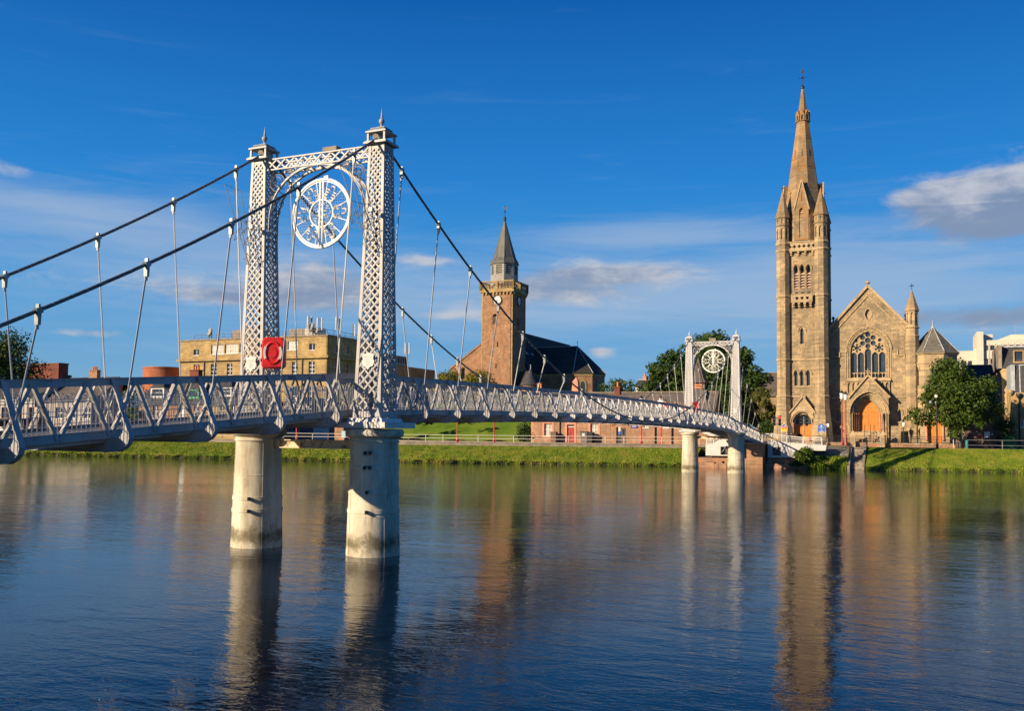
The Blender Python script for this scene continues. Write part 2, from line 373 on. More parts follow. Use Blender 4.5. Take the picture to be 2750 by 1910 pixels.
BRICKO = masonry('orange_brick', (.50, .14, .06), (.42, .12, .055), (.36, .18, .12), .45, .15, msize=.02)
SLATE = masonry('slate', (.055, .058, .068), (.085, .085, .092), (.03, .03, .034), .35, .22, rough=.6, msize=.012, bump=.4, stain=(.12, .11, .09), stain_amt=.4)
SLATEB = masonry('brown_slate', (.15, .125, .115), (.115, .10, .095), (.06, .05, .048), .38, .24, rough=.75, msize=.014, bump=.4, stain=(.21, .17, .13), stain_amt=.5)
SLATED = masonry('dark_slate', (.040, .039, .039), (.056, .054, .053), (.02, .02, .02), .4, .25, rough=.85, msize=.012, bump=.4)
LEAD = nmat('lead_ridge', (.35, .38, .40), .5, .2, 2)
COPPER = nmat('green_grey_copper', (.13, .13, .105), .6, .25, .8, .2, c2=(.08, .085, .075), stretch=(1, 1, .35))
LOUV = nmat('lantern_boards', (.27, .26, .23), .7, .15, 2)
WOODO = nmat('orange_oak', (.62, .25, .045), .5, .18, 2.5, .25, c2=(.44, .155, .025), stretch=(6, 6, .6), lo=.3, hi=.7)
DRED = nmat('dark_red_door', (.28, .02, .022), .5, .2, 2)
BROWN = nmat('brown_timber', (.13, .075, .05), .7, .25, 3, .2)
GLASS = glassmat('window_glass'); GLASSB = glassmat('blind_glass', (.30, .28, .24), .35); GLASSD = glassmat('leaded_glass', (.035, .045, .055), .22)
PINKL = nmat('pink_louvre', (.50, .35, .28), .8, .15, 2)
CREAM = nmat('cream_panel', (.55, .50, .41), .75, .06, .5)
TANW = nmat('tan_harl', (.46, .34, .19), .9, .12, 1.5, .3)
DARKW = nmat('dark_wall', (.13, .12, .125), .9, .15, .8)  # dark tone stands in for the shade on the garage and annexe walls
BARK = nmat('bark', (.15, .115, .08), .9, .35, 4, .6)
ORANGE = nmat('terracotta', (.52, .20, .07), .8, .2, 3)
GREENP = nmat('green_paint', (.03, .26, .10), .5, .15, 3); GREENB = nmat('green_bin', (.03, .20, .05), .5, .15, 3)
BLUES = nmat('blue_sign', (.015, .12, .50), .4, .1, 2); YEL = nmat('yellow_sign', (.80, .42, .01), .4, .1, 2); NAVY = nmat('navy_sign', (.03, .04, .26), .4, .1, 2)
INK = nmat('white_lettering', (.8, .8, .8), .5, .02, 2); INKD = nmat('dark_lettering', (.035, .04, .05), .6, .02, 2)
ASPH = nmat('asphalt', (.055, .053, .05), .9, .2, .8, .2, bscale=30)
PAVE = nmat('paving', (.24, .20, .165), .9, .2, .6, .2)
KERB = nmat('parapet_concrete', (.30, .255, .20), .9, .2, 1.5, .4, c2=(.19, .155, .12), detail=8)
EARTH = nmat('bank_earth', (.04, .038, .014), .95, .4, 2.5, .5)
COBBLE = masonry('river_setts', (.20, .185, .16), (.27, .25, .22), (.11, .10, .08), .4, .2, msize=.03)

# ------------------------------------------------------------------ the setting
BANK = [(-260, 38), (-180, 46), (-120, 53), (-82, 57.5), (-59, 60.5), (-37, 64.2), (-26, 67), (-17, 69.5), (-7, 72.5), (3, 74.2), (10, 75.3), (27, 77.3), (60, 81), (120, 88), (260, 104)]
def yb(x):
    for (a, b), (c, d) in zip(BANK, BANK[1:]):
        if a <= x <= c: return b + (d - b) * (x - a) / (c - a)
    return BANK[0][1] if x < BANK[0][0] else BANK[-1][1]
def ztop(x): return 1.88 + .35 * min(1, max(0, (x + 2) / 12))
GZ = 2.05
def top_y(x): return yb(x) + 5.4

def water_material():
    m = bpy.data.materials.new('river_water'); t, p = nodes_of(m); N = t.nodes.new; L = t.links.new
    p.inputs['Base Color'].default_value = (.002, .008, .022, 1); p.inputs['Roughness'].default_value = .008; p.inputs['IOR'].default_value = 1.34
    p.inputs['Specular IOR Level'].default_value = .38
    tcn = N('ShaderNodeTexCoord')
    def nz(sx, sy, sc_, det, w=0.0, dist=0.0):
        mp = N('ShaderNodeMapping'); mp.inputs['Scale'].default_value = (sx, sy, 1); mp.inputs['Location'].default_value = (w, w * .7, 0); mp.inputs['Rotation'].default_value = (0, 0, R(-8)); L(tcn.outputs['Object'], mp.inputs[0])
        n = N('ShaderNodeTexNoise'); n.inputs['Scale'].default_value = sc_; n.inputs['Detail'].default_value = det; n.inputs['Roughness'].default_value = .55; n.inputs['Distortion'].default_value = dist; L(mp.outputs[0], n.inputs['Vector']); return n.outputs[0]
    def ma(op, a, b):
        n = N('ShaderNodeMath'); n.operation = op
        for i, x in enumerate((a, b)):
            if isinstance(x, (int, float)): n.inputs[i].default_value = x
            else: L(x, n.inputs[i])
        return n.outputs[0]
    A = nz(.55, 1.1, 1.3, 4, 0, .6); B = nz(.55, 1.3, 7.5, 3, 4.0, .8); C = nz(.25, .5, .35, 2, 9.0)
    # calm and ruffled patches
    D = nz(.35, 1.0, .11, 3, 20.0, 1.0); mr = N('ShaderNodeMapRange'); mr.inputs[1].default_value = .4; mr.inputs[2].default_value = .62; mr.inputs[3].default_value = .7; mr.inputs[4].default_value = 1.3; L(D, mr.inputs[0])
    h = ma('ADD', ma('MULTIPLY', A, .075), ma('MULTIPLY', B, .018)); h = ma('MULTIPLY', h, mr.outputs[0]); h = ma('ADD', h, ma('MULTIPLY', C, .05))
    bp = N('ShaderNodeBump'); bp.inputs['Strength'].default_value = 1.0; bp.inputs['Distance'].default_value = .27; L(h, bp.inputs['Height']); L(bp.outputs[0], p.inputs['Normal'])
    return m
WATER = water_material()
b = MB(); b.poly([(-900, -19.6, 0), (900, -19.6, 0), (900, 130, 0), (-900, 130, 0)])
tag(b.build('river', WATER, org=(0, 0, 0)), kind='structure')

def grass_material(name, c1, c2, c3, sc1=.5):
    m = bpy.data.materials.new(name); t, p = nodes_of(m); N = t.nodes.new; L = t.links.new
    tcn = N('ShaderNodeTexCoord')
    n = N('ShaderNodeTexNoise'); n.inputs['Scale'].default_value = sc1; n.inputs['Detail'].default_value = 8; n.inputs['Roughness'].default_value = .7; L(tcn.outputs['Object'], n.inputs['Vector'])
    rp = N('ShaderNodeValToRGB'); e = rp.color_ramp.elements; e[0].position = .36; e[0].color = rgba(c1); e[1].position = .64; e[1].color = rgba(c3)
    k = e.new(.5); k.color = rgba(c2); L(n.outputs[0], rp.inputs[0]); L(rp.outputs[0], p.inputs['Base Color']); p.inputs['Roughness'].default_value = .9; p.inputs['Specular IOR Level'].default_value = .1
    return m
GRASS = grass_material('turf', (.07, .12, .010), (.14, .19, .018), (.24, .21, .04), .6)
GRASSB = grass_material('grass_blades', (.085, .15, .012), (.17, .23, .022), (.30, .26, .05), .5)
GRASSH = grass_material('mown_grass', (.07, .13, .010), (.11, .18, .015), (.16, .20, .025), .25)

# land behind the bank, out to the horizon
xs = [b_[0] for b_ in BANK]
def grid(name, mat, f, nu, nv, kind='structure', smooth=True):
    m = MB()
    for i in range(nu + 1):
        for j in range(nv + 1): m.v.append(f(i / nu, j / nv))
    for i in range(nu):
        for j in range(nv): m.face((i * (nv + 1) + j, (i + 1) * (nv + 1) + j, (i + 1) * (nv + 1) + j + 1, i * (nv + 1) + j + 1))
    return tag(m.build(name, mat, org=(0, 0, 0), smooth=smooth), kind=kind)
def lnd(u, v):
    x = -260 + 520 * u; y = top_y(x); return (x * (1 + 9 * v), y + (3500 - y) * v * v, GZ - .02 if v > .001 else min(GZ - .02, ztop(x) - .02))
grid('ground', ASPH, lnd, 60, 12, smooth=False)
m = MB()
m.poly([(-120, -20, 2.3), (-900, -20, 2.3), (-900, -400, 2.3), (900, -400, 2.3), (900, -20, 2.3), (120, -20, 2.3)])
m.poly([(-900, -20, 2.3), (900, -20, 2.3), (900, -17.2, -.3), (-900, -17.2, -.3)])
tag(m.build('near_bank', GRASS, org=(0, 0, 0)), kind='structure')
GAP = (-4.6, 8.6)
def slope_z(v): return -.15 + .35 * min(1, v / .06) if v < .06 else .2 + (1 - (1 - (v - .06) / .94) ** 1.35) * 1.0
def bank_pt(x, v):
    zt_ = ztop(x); wob = .25 * math.sin(x * .8) * .5 + .5 * math.sin(x * .23 + 1) + .22 * math.sin(x * 2.3 + math.sin(x * .7)) + .15 * math.sin(x * 5.1)
    y = yb(x) + (5.4) * v + wob * (1 - v) * (1 - v)
    if v < .05: z = -.15 + v / .05 * .42
    else:
        t = (v - .05) / .95; z = .27 + (zt_ - .27) * (t ** .9)
    return (x, y, z + .05 * math.sin(x * 3.1 + v * 9) * (1 - v))
def bank_strip(name, x0, x1):
    n = int((x1 - x0) / .6)
    mb = MB()
    for i in range(n + 1):
        for j in range(13): mb.v.append(bank_pt(x0 + (x1 - x0) * i / n, j / 12))
    for i in range(n):
        for j in range(12):
            mb.cur = 1 if j == 0 else 0
            mb.face((i * 13 + j, (i + 1) * 13 + j, (i + 1) * 13 + j + 1, i * 13 + j + 1))
    return tag(mb.build(name, [GRASS, EARTH], org=(0, 0, 0), smooth=True), kind='structure')
bank_strip('grass_bank', -150, GAP[0]); bank_strip('grass_bank', 12.4, 110); bank_strip('grass_bank', 7.0, 11.0)
def blades(name, x0, x1, n, hmin, hmax, label, dens=None):
    xs_ = rng.uniform(x0, x1, n); vs = np.where(rng.random(n) < .16, rng.uniform(.012, .07, n), rng.uniform(.03, 1.0, n) ** .9)
    V3 = np.zeros((n * 3, 3)); k = 0
    for x, v in zip(xs_, vs):
        p = bank_pt(x, v); h = rng.uniform(hmin, hmax) * (1.25 - .5 * v); a = rng.uniform(0, 6.28); w = rng.uniform(.03, .07)
        lx, ly = rng.normal(0, .35) * h, rng.normal(-.1, .3) * h
        V3[k] = (p[0] - w * math.cos(a), p[1] - w * math.sin(a), p[2] - .03); V3[k + 1] = (p[0] + w * math.cos(a), p[1] + w * math.sin(a), p[2] - .03)
        V3[k + 2] = (p[0] + lx, p[1] + ly, p[2] + h); k += 3
    me = bpy.data.meshes.new(name); me.from_pydata(V3.tolist(), [], [(3 * i, 3 * i + 1, 3 * i + 2) for i in range(n)]); me.materials.append(GRASSB)
    o = bpy.data.objects.new(name, me); COL.objects.link(o); o.location = W(0, 0, 0); o.rotation_euler = (0, 0, -TH)
    return tag(o, label, 'grass', kind='stuff')
blades('long_grass', -100, GAP[0], 56000, .04, .13, 'long green grass on the river bank left of the bridge')
blades('long_grass', 12.4, 45, 24000, .03, .09, 'short sunlit grass on the river bank below the church')
blades('long_grass', 7.0, 11.0, 3500, .10, .35, 'tufted grass beside the stone steps at the water')

# low pavements either side of the street
def ribbon(mb, x0, x1, f0, f1, z, h, n=30):
    for i in range(n):
        a, c = x0 + (x1 - x0) * i / n, x0 + (x1 - x0) * (i + 1) / n
        mb.hexa([(a, f0(a), z), (c, f0(c), z), (c, f1(c), z), (a, f1(a), z), (a, f0(a), z + h), (c, f0(c), z + h), (c, f1(c), z + h), (a, f1(a), z + h)])
m = MB(); ribbon(m, -140, 110, lambda x: top_y(x) + .35, lambda x: top_y(x) + 2.6, GZ - .1, .22, 60)
tag(m.build('pavement', PAVE, org=(0, 0, 0)), kind='structure')
m = MB(); ribbon(m, -60, 40, lambda x: 86.2, lambda x: 88.6, GZ - .1, .23, 4)
tag(m.build('pavement', PAVE, org=(0, 0, 0)), kind='structure')
# grassy mound below the old church
def mound(u, v):
    x = -62 + 40 * u; y = 92 + 46 * v
    e = min(1, u / .12, (1 - u) / .15) ; e = max(0, e); s_ = min(1, v / .62)
    return (x, y, GZ + .15 + e * (s_ ** .9) * 8.0 * (1 if v < .97 else .9) + .15 * math.sin(x) * math.sin(y * .7))
grid('grass_mound', GRASSH, mound, 24, 24)

# parapet wall on top of the left bank
pw = thing('parapet_wall', 'long low concrete parapet wall on top of the left grass bank', 'wall', -40, top_y(-40), 1.7)
m = MB(); ribbon(m, -140, GAP[0] + 2.4, lambda x: top_y(x) - .02, lambda x: top_y(x) + .33, 1.6, .58, 70); m.build('wall_body', KERB, pw)
m = MB(); ribbon(m, -140, GAP[0] + 2.4, lambda x: top_y(x) - .07, lambda x: top_y(x) + .38, 2.18, .1, 70); m.build('coping', KERB, pw)
wr = thing('pipe_railing', 'white two-bar pipe railing with rusty posts on the parapet wall', 'railing', -40, top_y(-40) + .15, 2.28)
for h in (2.28 + .80, 2.28 + .42):
    m = MB(); m.path([(x, top_y(x) + .15, h) for x in np.linspace(-120, GAP[0] - .6, 80)], .028, 6); m.build('rail', RAILW, wr)
for k in range(58):
    x = -120 + k * 2.02; m = MB(); m.tube((x, top_y(x) + .15, 2.26), (x, top_y(x) + .15, 3.09), .032, n=6); m.build('post', RAILR if k % 5 in (1, 4) else RAILW, wr)

# ------------------------------------------------------------------ the suspension bridge
SPAN, SIDE = 61.3, 20.4
VT, VC = 1.22, 2.117
def zt(s):
    if 0 <= s <= SPAN: return 5.70 - .37 * ((s - SPAN / 2) / (SPAN / 2)) ** 2
    d = -s if s < 0 else s - SPAN
    return 5.33 - .073 * d
def zb(s): return zt(s) - 1.27
def zc(s):
    if 0 <= s <= SPAN: return 4.29 + (12.42 - 4.29) * ((s - SPAN / 2) / (SPAN / 2)) ** 2
    d = -s if s < 0 else s - SPAN
    return 12.42 - .685 * d + .0085 * d * d
NODES = [-1.35 - 2.5 * k for k in range(7, -1, -1)] + [1.3 + 2.4458 * k for k in range(25)] + [SPAN + 1.35 + 2.5 * k for k in range(8)]
ENDS = (-SIDE, SPAN + SIDE)
br = thing('suspension_bridge', 'pale grey iron footbridge with lattice towers and cables across the river', 'bridge', 0, 0, 0)

def spts(a, c, n): return [a + (c - a) * i / n for i in range(n + 1)]
def swept(mb, x0, x1, f0, f1, ss):
    for a, c in zip(ss, ss[1:]):
        mb.hexa([(x0, a, f0(a)), (x1, a, f0(a)), (x1, c, f0(c)), (x0, c, f0(c)), (x0, a, f1(a)), (x1, a, f1(a)), (x1, c, f1(c)), (x0, c, f1(c))])
SS = spts(ENDS[0], 0, 6) + spts(0, SPAN, 24)[1:] + spts(SPAN, ENDS[1], 6)[1:]
# chords
for sg in (-1, 1):
    m = MB(); a, c = sorted((sg * VT, sg * (VT + .03)))
    swept(m, a, c, lambda s: zt(s) - .165, lambda s: zt(s) - .018, SS)
    a, c = sorted((sg * (VT - .10), sg * (VT + .055))); swept(m, a, c, lambda s: zt(s) - .018, lambda s: zt(s), SS)
    m.build('top_chord', PAINT, br)
    m = MB(); a, c = sorted((sg * VT, sg * (VT + .03)))
    swept(m, a, c, lambda s: zb(s), lambda s: zb(s) + .165, SS)
    a, c = sorted((sg * (VT - .08), sg * (VT + .05))); swept(m, a, c, lambda s: zb(s) + .165, lambda s: zb(s) + .182, SS)
    m.build('bottom_chord', PAINT, br)
    m = MB(); a, c = sorted((sg * (VT - .16), sg * (VT - .10))); swept(m, a, c, lambda s: zb(s) - .085, lambda s: zb(s) + .02, SS); m.build('edge_beam', PAINT_D, br)
m = MB(); swept(m, -VT + .08, VT - .08, lambda s: zb(s) - .02, lambda s: zb(s) + .10, SS); m.build('deck', nmat('deck_planks', (.20, .185, .165), .85, .25, 3, stretch=(.4, 8, 1)), br)
for x in (-.6, 0, .6):
    m = MB(); swept(m, x - .05, x + .05, lambda s: zb(s) - .11, lambda s: zb(s) - .025, SS); m.build('stringer', PAINT_D, br)
# diagonals: angle irons in zigzag
bn = []
full = [ENDS[0]] + NODES + [ENDS[1]]
for a, c in zip(full, full[1:]): bn += [a, (a + c) / 2]
bn.append(ENDS[1])
left = MB(); ndiag = 0
for sg in (1, -1):
    for a, c in zip(bn, bn[1:]):
        t = (a + c) / 2
        for p, q in (((sg * (VT + .045), a + .02, zb(a) + .05), (sg * (VT + .045), t - .02, zt(t) - .10)), ((sg * (VT + .045), c - .02, zb(c) + .05), (sg * (VT + .045), t + .02, zt(t) - .10))):
            far = sg < 0 and (a > 46)
            mm = left if far else MB()
            mm.bar(p, q, .012, .075, up=(0, 1, 0)) if False else None
            d = unit(sub3(q, p)); n_ = unit(cross(d, (1, 0, 0)))
            if n_[1] > 0: n_ = mul3(n_, -1)
            mm.bar(p, q, .012, .07, up=n_)                                    # flange in the truss plane
            off = add3(mul3(n_, .035), (-sg * .035, 0, 0)); mm.bar(add3(p, off), add3(q, off), .07, .012, up=n_)  # outstanding leg
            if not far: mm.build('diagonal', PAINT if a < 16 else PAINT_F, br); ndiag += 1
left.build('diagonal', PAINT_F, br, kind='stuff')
# bow-topped railing, one panel to a bay
for sg in (1, -1):
    for a, c in zip(full, full[1:]):
        m = MB(); x = sg * (VT - .085); n = max(2, int((c - a) / .105) // 2 * 2); st = (c - a) / n
        for k in range(0, n, 2):
            s0, s1 = a + (k + .5) * st, a + (k + 1.5) * st; z0 = zb((s0 + s1) / 2); zt0 = z0 + .93
            m.path([(x, s0, z0 + .12), (x, s0, zt0 - .05), (x, s0 + .25 * st, zt0 - .005), (x, s1 - .25 * st, zt0 - .005), (x, s1, zt0 - .05), (x, s1, z0 + .12)], .0115, 4)
        for h in (.24, .52, .80): m.bar((x, a, zb(a) + h), (x, c, zb(c) + h), .01, .016)
        m.build('railing_panel', PICKET, br, kind='stuff')
# cross beams with curved outriggers
for s in NODES:
    z0, z1 = zb(s), zt(s)
    m = MB(); m.box(-1.12, 1.12, s - .012, s + .012, z0 - .27, z0 - .03); m.box(-1.12, 1.12, s - .07, s + .07, z0 - .285, z0 - .27); m.box(-1.12, 1.12, s - .07, s + .07, z0 - .03, z0 - .022)
    m.build('cross_beam', PAINT_D, br)
    for sg in (1, -1):
        m = MB()
        out = [(VT + .07, z1 - .03), (1.70, z0 + .32), (1.80, z0 + .14), (1.83, z0 + .02), (1.79, z0 - .10), (1.68, z0 - .20), (1.52, z0 - .265), (1.12, z0 - .285)]
        inn = [(1.12, z0 - .04), (1.36, z0 - .03), (1.52, z0 + .03), (1.60, z0 + .13), (1.62, z0 + .30), (VT + .05, z1 - .17)]
        pg = [(sg * x, z) for x, z in out + inn]
        m.plate(pg, [], lambda a, b_, d, s=s: (a, s - .01 + d, b_), .02, True)
        for (x0, za), (x1, zb_) in zip(out, out[1:]):
            m.hexa([(sg * x0, s - .065, za), (sg * x0, s + .065, za), (sg * x1, s + .065, zb_), (sg * x1, s - .065, zb_), (sg * (x0 + .014), s - .065, za + .004), (sg * (x0 + .014), s + .065, za + .004), (sg * (x1 + .014), s + .065, zb_ - .008), (sg * (x1 + .014), s - .065, zb_ - .008)])
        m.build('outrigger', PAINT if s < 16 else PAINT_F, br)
# main cables, clamps, hangers
for sg in (1, -1):
    cs = spts(ENDS[0], 0, 24) + spts(0, SPAN, 72)[1:] + spts(SPAN, ENDS[1], 24)[1:]
    m = MB(); m.path([(sg * VC, s, zc(s)) for s in cs], .038, 8)
    cb_ = m.build('main_cable', CABLE, br, smooth=True)
    for a, c in ((ENDS[0], -1.0), (1.0, 14.0)):                    # seizing wire wound round the cable
        m = MB(); k = 0; s = a
        while s < c:
            e = .012; m.path([(sg * VC, s - e, zc(s - e)), (sg * VC, s + e, zc(s + e))], .042, 7); s += .31 if k % 3 else .42; k += 1
        m.build('seizing', GREYST, cb_, kind='stuff')
    for s in NODES:
        if zc(s) < zb(s) + .75: continue
        z = zc(s); sl = (zc(s + .05) - zc(s - .05)) / .1; d = unit((0, 1, sl))
        m = MB(); m.bar(add3((sg * VC, s, z), mul3(d, -.06)), add3((sg * VC, s, z), mul3(d, .06)), .11, .11, up=(0, -d[2], d[1]))
        m.box(sg * VC - .04, sg * VC + .04, s - .02, s + .02, z, z + .12)
        m.hexa([(sg * VC - .045, s - .03, z - .26), (sg * VC + .045, s - .03, z - .26), (sg * VC + .045, s + .03, z - .26), (sg * VC - .045, s + .03, z - .26),
                (sg * VC - .05, s - .04, z), (sg * VC + .05, s - .04, z), (sg * VC + .05, s + .04, z), (sg * VC - .05, s + .04, z)])
        m.build('cable_clamp', GREYST if abs(s) < 30 else PAINT, br)
        m = MB(); m.tube((sg * (VC - .01), s, z - .24), (sg * 1.62, s, zb(s) + .42), .019, n=6)
        m.tube((sg * (VC - .012), s, z - .34), (sg * (VC - .005), s, z - .22), .034, .034, n=6)
        m.build('hanger', PICKET, br, smooth=60)

# towers
def pier_material():
    mt = bpy.data.materials.new('pier_concrete'); t, p = nodes_of(mt); N = t.nodes.new; L = t.links.new
    tcn = N('ShaderNodeTexCoord'); sp = N('ShaderNodeSeparateXYZ'); L(tcn.outputs['Object'], sp.inputs[0])
    n = N('ShaderNodeTexNoise'); n.inputs['Scale'].default_value = 1.1; n.inputs['Detail'].default_value = 9; n.inputs['Roughness'].default_value = .7
    mp = N('ShaderNodeMapping'); mp.inputs['Scale'].default_value = (1.6, 1.6, .5); L(tcn.outputs['Object'], mp.inputs[0]); L(mp.outputs[0], n.inputs['Vector'])
    rp = N('ShaderNodeValToRGB'); e = rp.color_ramp.elements; e[0].position = .30; e[0].color = (.27, .225, .15, 1); e[1].position = .58; e[1].color = (.60, .55, .43, 1); L(n.outputs[0], rp.inputs[0])
    # algae band a little above the water, broken up
    n2_ = N('ShaderNodeTexNoise'); n2_.inputs['Scale'].default_value = 2.6; n2_.inputs['Detail'].default_value = 9; n2_.inputs['Roughness'].default_value = .75; L(tcn.outputs['Object'], n2_.inputs['Vector'])
    def rng_(x, a, b_, c, d):
        k = N('ShaderNodeMapRange'); k.interpolation_type = 'SMOOTHSTEP'; k.inputs[1].default_value = a; k.inputs[2].default_value = b_; k.inputs[3].default_value = c; k.inputs[4].default_value = d; L(x, k.inputs[0]); return k.outputs[0]
    def ma(op, a, b_):
        k = N('ShaderNodeMath'); k.operation = op
        for i, x in enumerate((a, b_)):
            if isinstance(x, (int, float)): k.inputs[i].default_value = x
            else: L(x, k.inputs[i])
        return k.outputs[0]
    band = ma('MULTIPLY', rng_(sp.outputs[2], .05, .4, .55, 1), rng_(sp.outputs[2], .35, 1.05, 1, 0))
    f = rng_(ma('ADD', ma('MULTIPLY', band, .44), n2_.outputs[0]), .66, 1.0, 0, .85)
    mx = N('ShaderNodeMix'); mx.data_type = 'RGBA'; L(f, mx.inputs[0]); L(rp.outputs[0], mx.inputs[6]); mx.inputs[7].default_value = (.085, .07, .028, 1)
    # rust runs
    n3_ = N('ShaderNodeTexNoise'); n3_.inputs['Scale'].default_value = 1.0; n3_.inputs['Detail'].default_value = 6; mp3 = N('ShaderNodeMapping'); mp3.inputs['Scale'].default_value = (7, 7, .7); L(tcn.outputs['Object'], mp3.inputs[0]); L(mp3.outputs[0], n3_.inputs['Vector'])
    mx2_ = N('ShaderNodeMix'); mx2_.data_type = 'RGBA'; L(rng_(n3_.outputs[0], .58, .76, 0, .7), mx2_.inputs[0]); L(mx.outputs[2], mx2_.inputs[6]); mx2_.inputs[7].default_value = (.34, .19, .08, 1)
    L(mx2_.outputs[2], p.inputs['Base Color']); p.inputs['Roughness'].default_value = .8
    bp = N('ShaderNodeBump'); bp.inputs['Strength'].default_value = .3; bp.inputs['Distance'].default_value = .04; L(n.outputs[0], bp.inputs['Height']); L(bp.outputs[0], p.inputs['Normal'])
    return mt
CONC = pier_material()
ZB, ZT_ = 3.98, 12.12
def leg_geo(sg, z):           # centre and half width of a leg at height z
    k = (z - ZB) / (ZT_ - ZB); return sg * (2.115 + .055 * k), .47 - .205 * k
def lattice(mb, P, t0, t1, nb):
    for k in range(-3, int(t1) + 1):
        for a, c in (((0.0, k), (1.0, k + 3)), ((1.0, k), (0.0, k + 3))):
            (xa, ta), (xb, tb) = a, c
            if ta < t0: f = (t0 - ta) / (tb - ta); xa, ta = xa + (xb - xa) * f, t0
            if tb > t1: f = (t1 - ta) / (tb - ta); xb, tb = xa + (xb - xa) * f, t1
            if tb - ta < .15: continue
            yield (xa, ta), (xb, tb)
# lattice pitch follows the taper
tz = [ZB + .22]; tt = [0.0]
while tz[-1] < ZT_ - .18:
    w = leg_geo(1, tz[-1])[1] * 2; tz.append(tz[-1] + w * .33 * .5); tt.append(tt[-1] + .5)
def z_of(t): return float(np.interp(t, tt, tz))
NARROW = .052
for T0, first in ((0.0, True), (SPAN, False)):
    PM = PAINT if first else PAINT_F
    for sg in (1, -1):
        pr = MB(); cx = sg * VC
        pr.lathe(cx, T0, [(.80, -1.5), (.785, 0), (.74, 1.5), (.692, 3.24), (.70, 3.26), (.73, 3.27), (.73, 3.31), (.70, 3.33), (.70, 3.38), (.76, 3.41), (.835, 3.46), (.86, 3.54), (.85, 3.62), (.82, 3.66), (.5, 3.67)], 40)
        po = pr.build('pier', CONC, br, smooth=35)
        ORG[po] = ORG[br]
        bands = (2.97, 2.55, 1.85, 1.29) if sg > 0 else (1.51, 1.14)
        for zz in bands:
            rr = .80 - .033 * zz + .008 - .012
            m = MB(); m.lathe(cx, T0, [(rr + .0, zz - .06), (rr + .014, zz - .055), (rr + .012, zz + .055), (rr - .004, zz + .06)], 40); m.build('band', CONC, po, smooth=35)
            if first:
                for an in ((-79, -68) if sg > 0 and zz > 2 else ((-73,) if sg > 0 else (-70,))):
                    a = R(an); d = (math.cos(a), math.sin(a), 0); c0 = (cx + d[0] * (rr + .0), T0 + d[1] * (rr + .0), zz)
                    m = MB(); m.bar(c0, add3(c0, mul3(d, .11)), .045, .10); m.bar(add3(c0, (0, 0, .03)), add3(c0, mul3(d, .09), (.03, 0, .03)), .10, .02); m.build('bracket', BLACK, po)
        for an in (-38, -128, 52, 142):
            a = R(an + (6 if sg > 0 else 0)); m = MB()
            for z0_, z1_ in ((-.5, 1.12), (1.16, 2.2), (2.24, 3.22)):
                r0_, r1_ = .785 - .0285 * z0_ + .001, .785 - .0285 * z1_ + .001; d = (math.cos(a), math.sin(a)); m.bar((cx + d[0] * r0_, T0 + d[1] * r0_, z0_), (cx + d[0] * r1_, T0 + d[1] * r1_, z1_), .05, .014, up=(d[0], d[1], 0))
            m.build('seam', CONC, po)
        for zz in (1.14, 2.22):
            rr = .785 - .0285 * zz; m = MB(); m.lathe(cx, T0, [(rr - .01, zz - .018), (rr + .006, zz - .012), (rr + .006, zz + .012), (rr - .01, zz + .018)], 40); m.build('plate_joint', CONC, po, smooth=35)
        m = MB(); m.box(cx - .86, cx + .86, T0 - .86, T0 + .86, 3.69, 3.86); m.frust(cx, T0, 3.86, 3.98, .60, .60, .56, .56); m.build('cap_slab', WHITE, po)
        # leg
        lo = MB()
        for a in (-1, 1):
            for c in (-1, 1):
                c0, w0 = leg_geo(sg, ZB); c1, w1 = leg_geo(sg, ZT_)
                k0, k1 = .115, .085
                for fx_ in (0, 1):
                    P = []
                    for (cc, w, z, k) in ((c0, w0, ZB, k0), (c1, w1, ZT_, k1)):
                        X_, Y_ = cc + a * w, T0 + c * w
                        if fx_ == 0: P += [(X_, Y_, z), (X_ - a * k, Y_, z), (X_ - a * k, Y_ - c * .014, z), (X_, Y_ - c * .014, z)]
                        else: P += [(X_, Y_ - c * .0145, z), (X_, Y_ - c * k, z), (X_ - a * .014, Y_ - c * k, z), (X_ - a * .014, Y_ - c * .0145, z)]
                    lo.hexa(P)
        c0, w0 = leg_geo(sg, ZB); c1, w1 = leg_geo(sg, ZB + .2)
        leg = lo.build('tower_leg', PM, br)
        m = MB(); m.frust(c0, T0, ZB + .02, ZB + .2, w0 - .01, w0 - .01, w1 - .012, w1 - .012); m.build('base_band', PM, leg)
        c1, w1 = leg_geo(sg, ZT_ - .14); m = MB(); m.frust(c1, T0, ZT_ - .14, ZT_ + .0, w1 - .012, w1 - .012, w1 - .015, w1 - .015); m.build('top_band', PM, leg)
        for face in range(4):
            m = MB()
            for i, ((xa, ta), (xb, tb)) in enumerate(lattice(m, None, 0.0, tt[-1], 3)):
                za, zb2 = z_of(ta), z_of(tb); inset = .016 if xa < xb else .027
                def pt(u, z):
                    cc, w = leg_geo(sg, z); w2 = w - .03; o_ = w - inset
                    return [(cc + (2 * u - 1) * w2, T0 - o_, z), (cc + o_, T0 + (2 * u - 1) * w2, z), (cc - (2 * u - 1) * w2, T0 + o_, z), (cc - o_, T0 - (2 * u - 1) * w2, z)][face]
                p, q = pt(xa, za), pt(xb, zb2); nrm = [(0, -1, 0), (1, 0, 0), (0, 1, 0), (-1, 0, 0)][face]
                wd = NARROW * (1.0 if first else 1.25)
                m.bar(p, q, wd, .01, up=nrm)
            m.build('lattice', PM, leg)
        # shield plaque on the river-bank face
        cc, w = leg_geo(sg, 5.65)
        sh = [(-.20, .22), (-.10, .20), (0, .24), (.10, .20), (.20, .22), (.17, .05), (.22, -.02), (.16, -.16), (.06, -.18), (0, -.27), (-.06, -.18), (-.16, -.16), (-.22, -.02), (-.17, .05)]
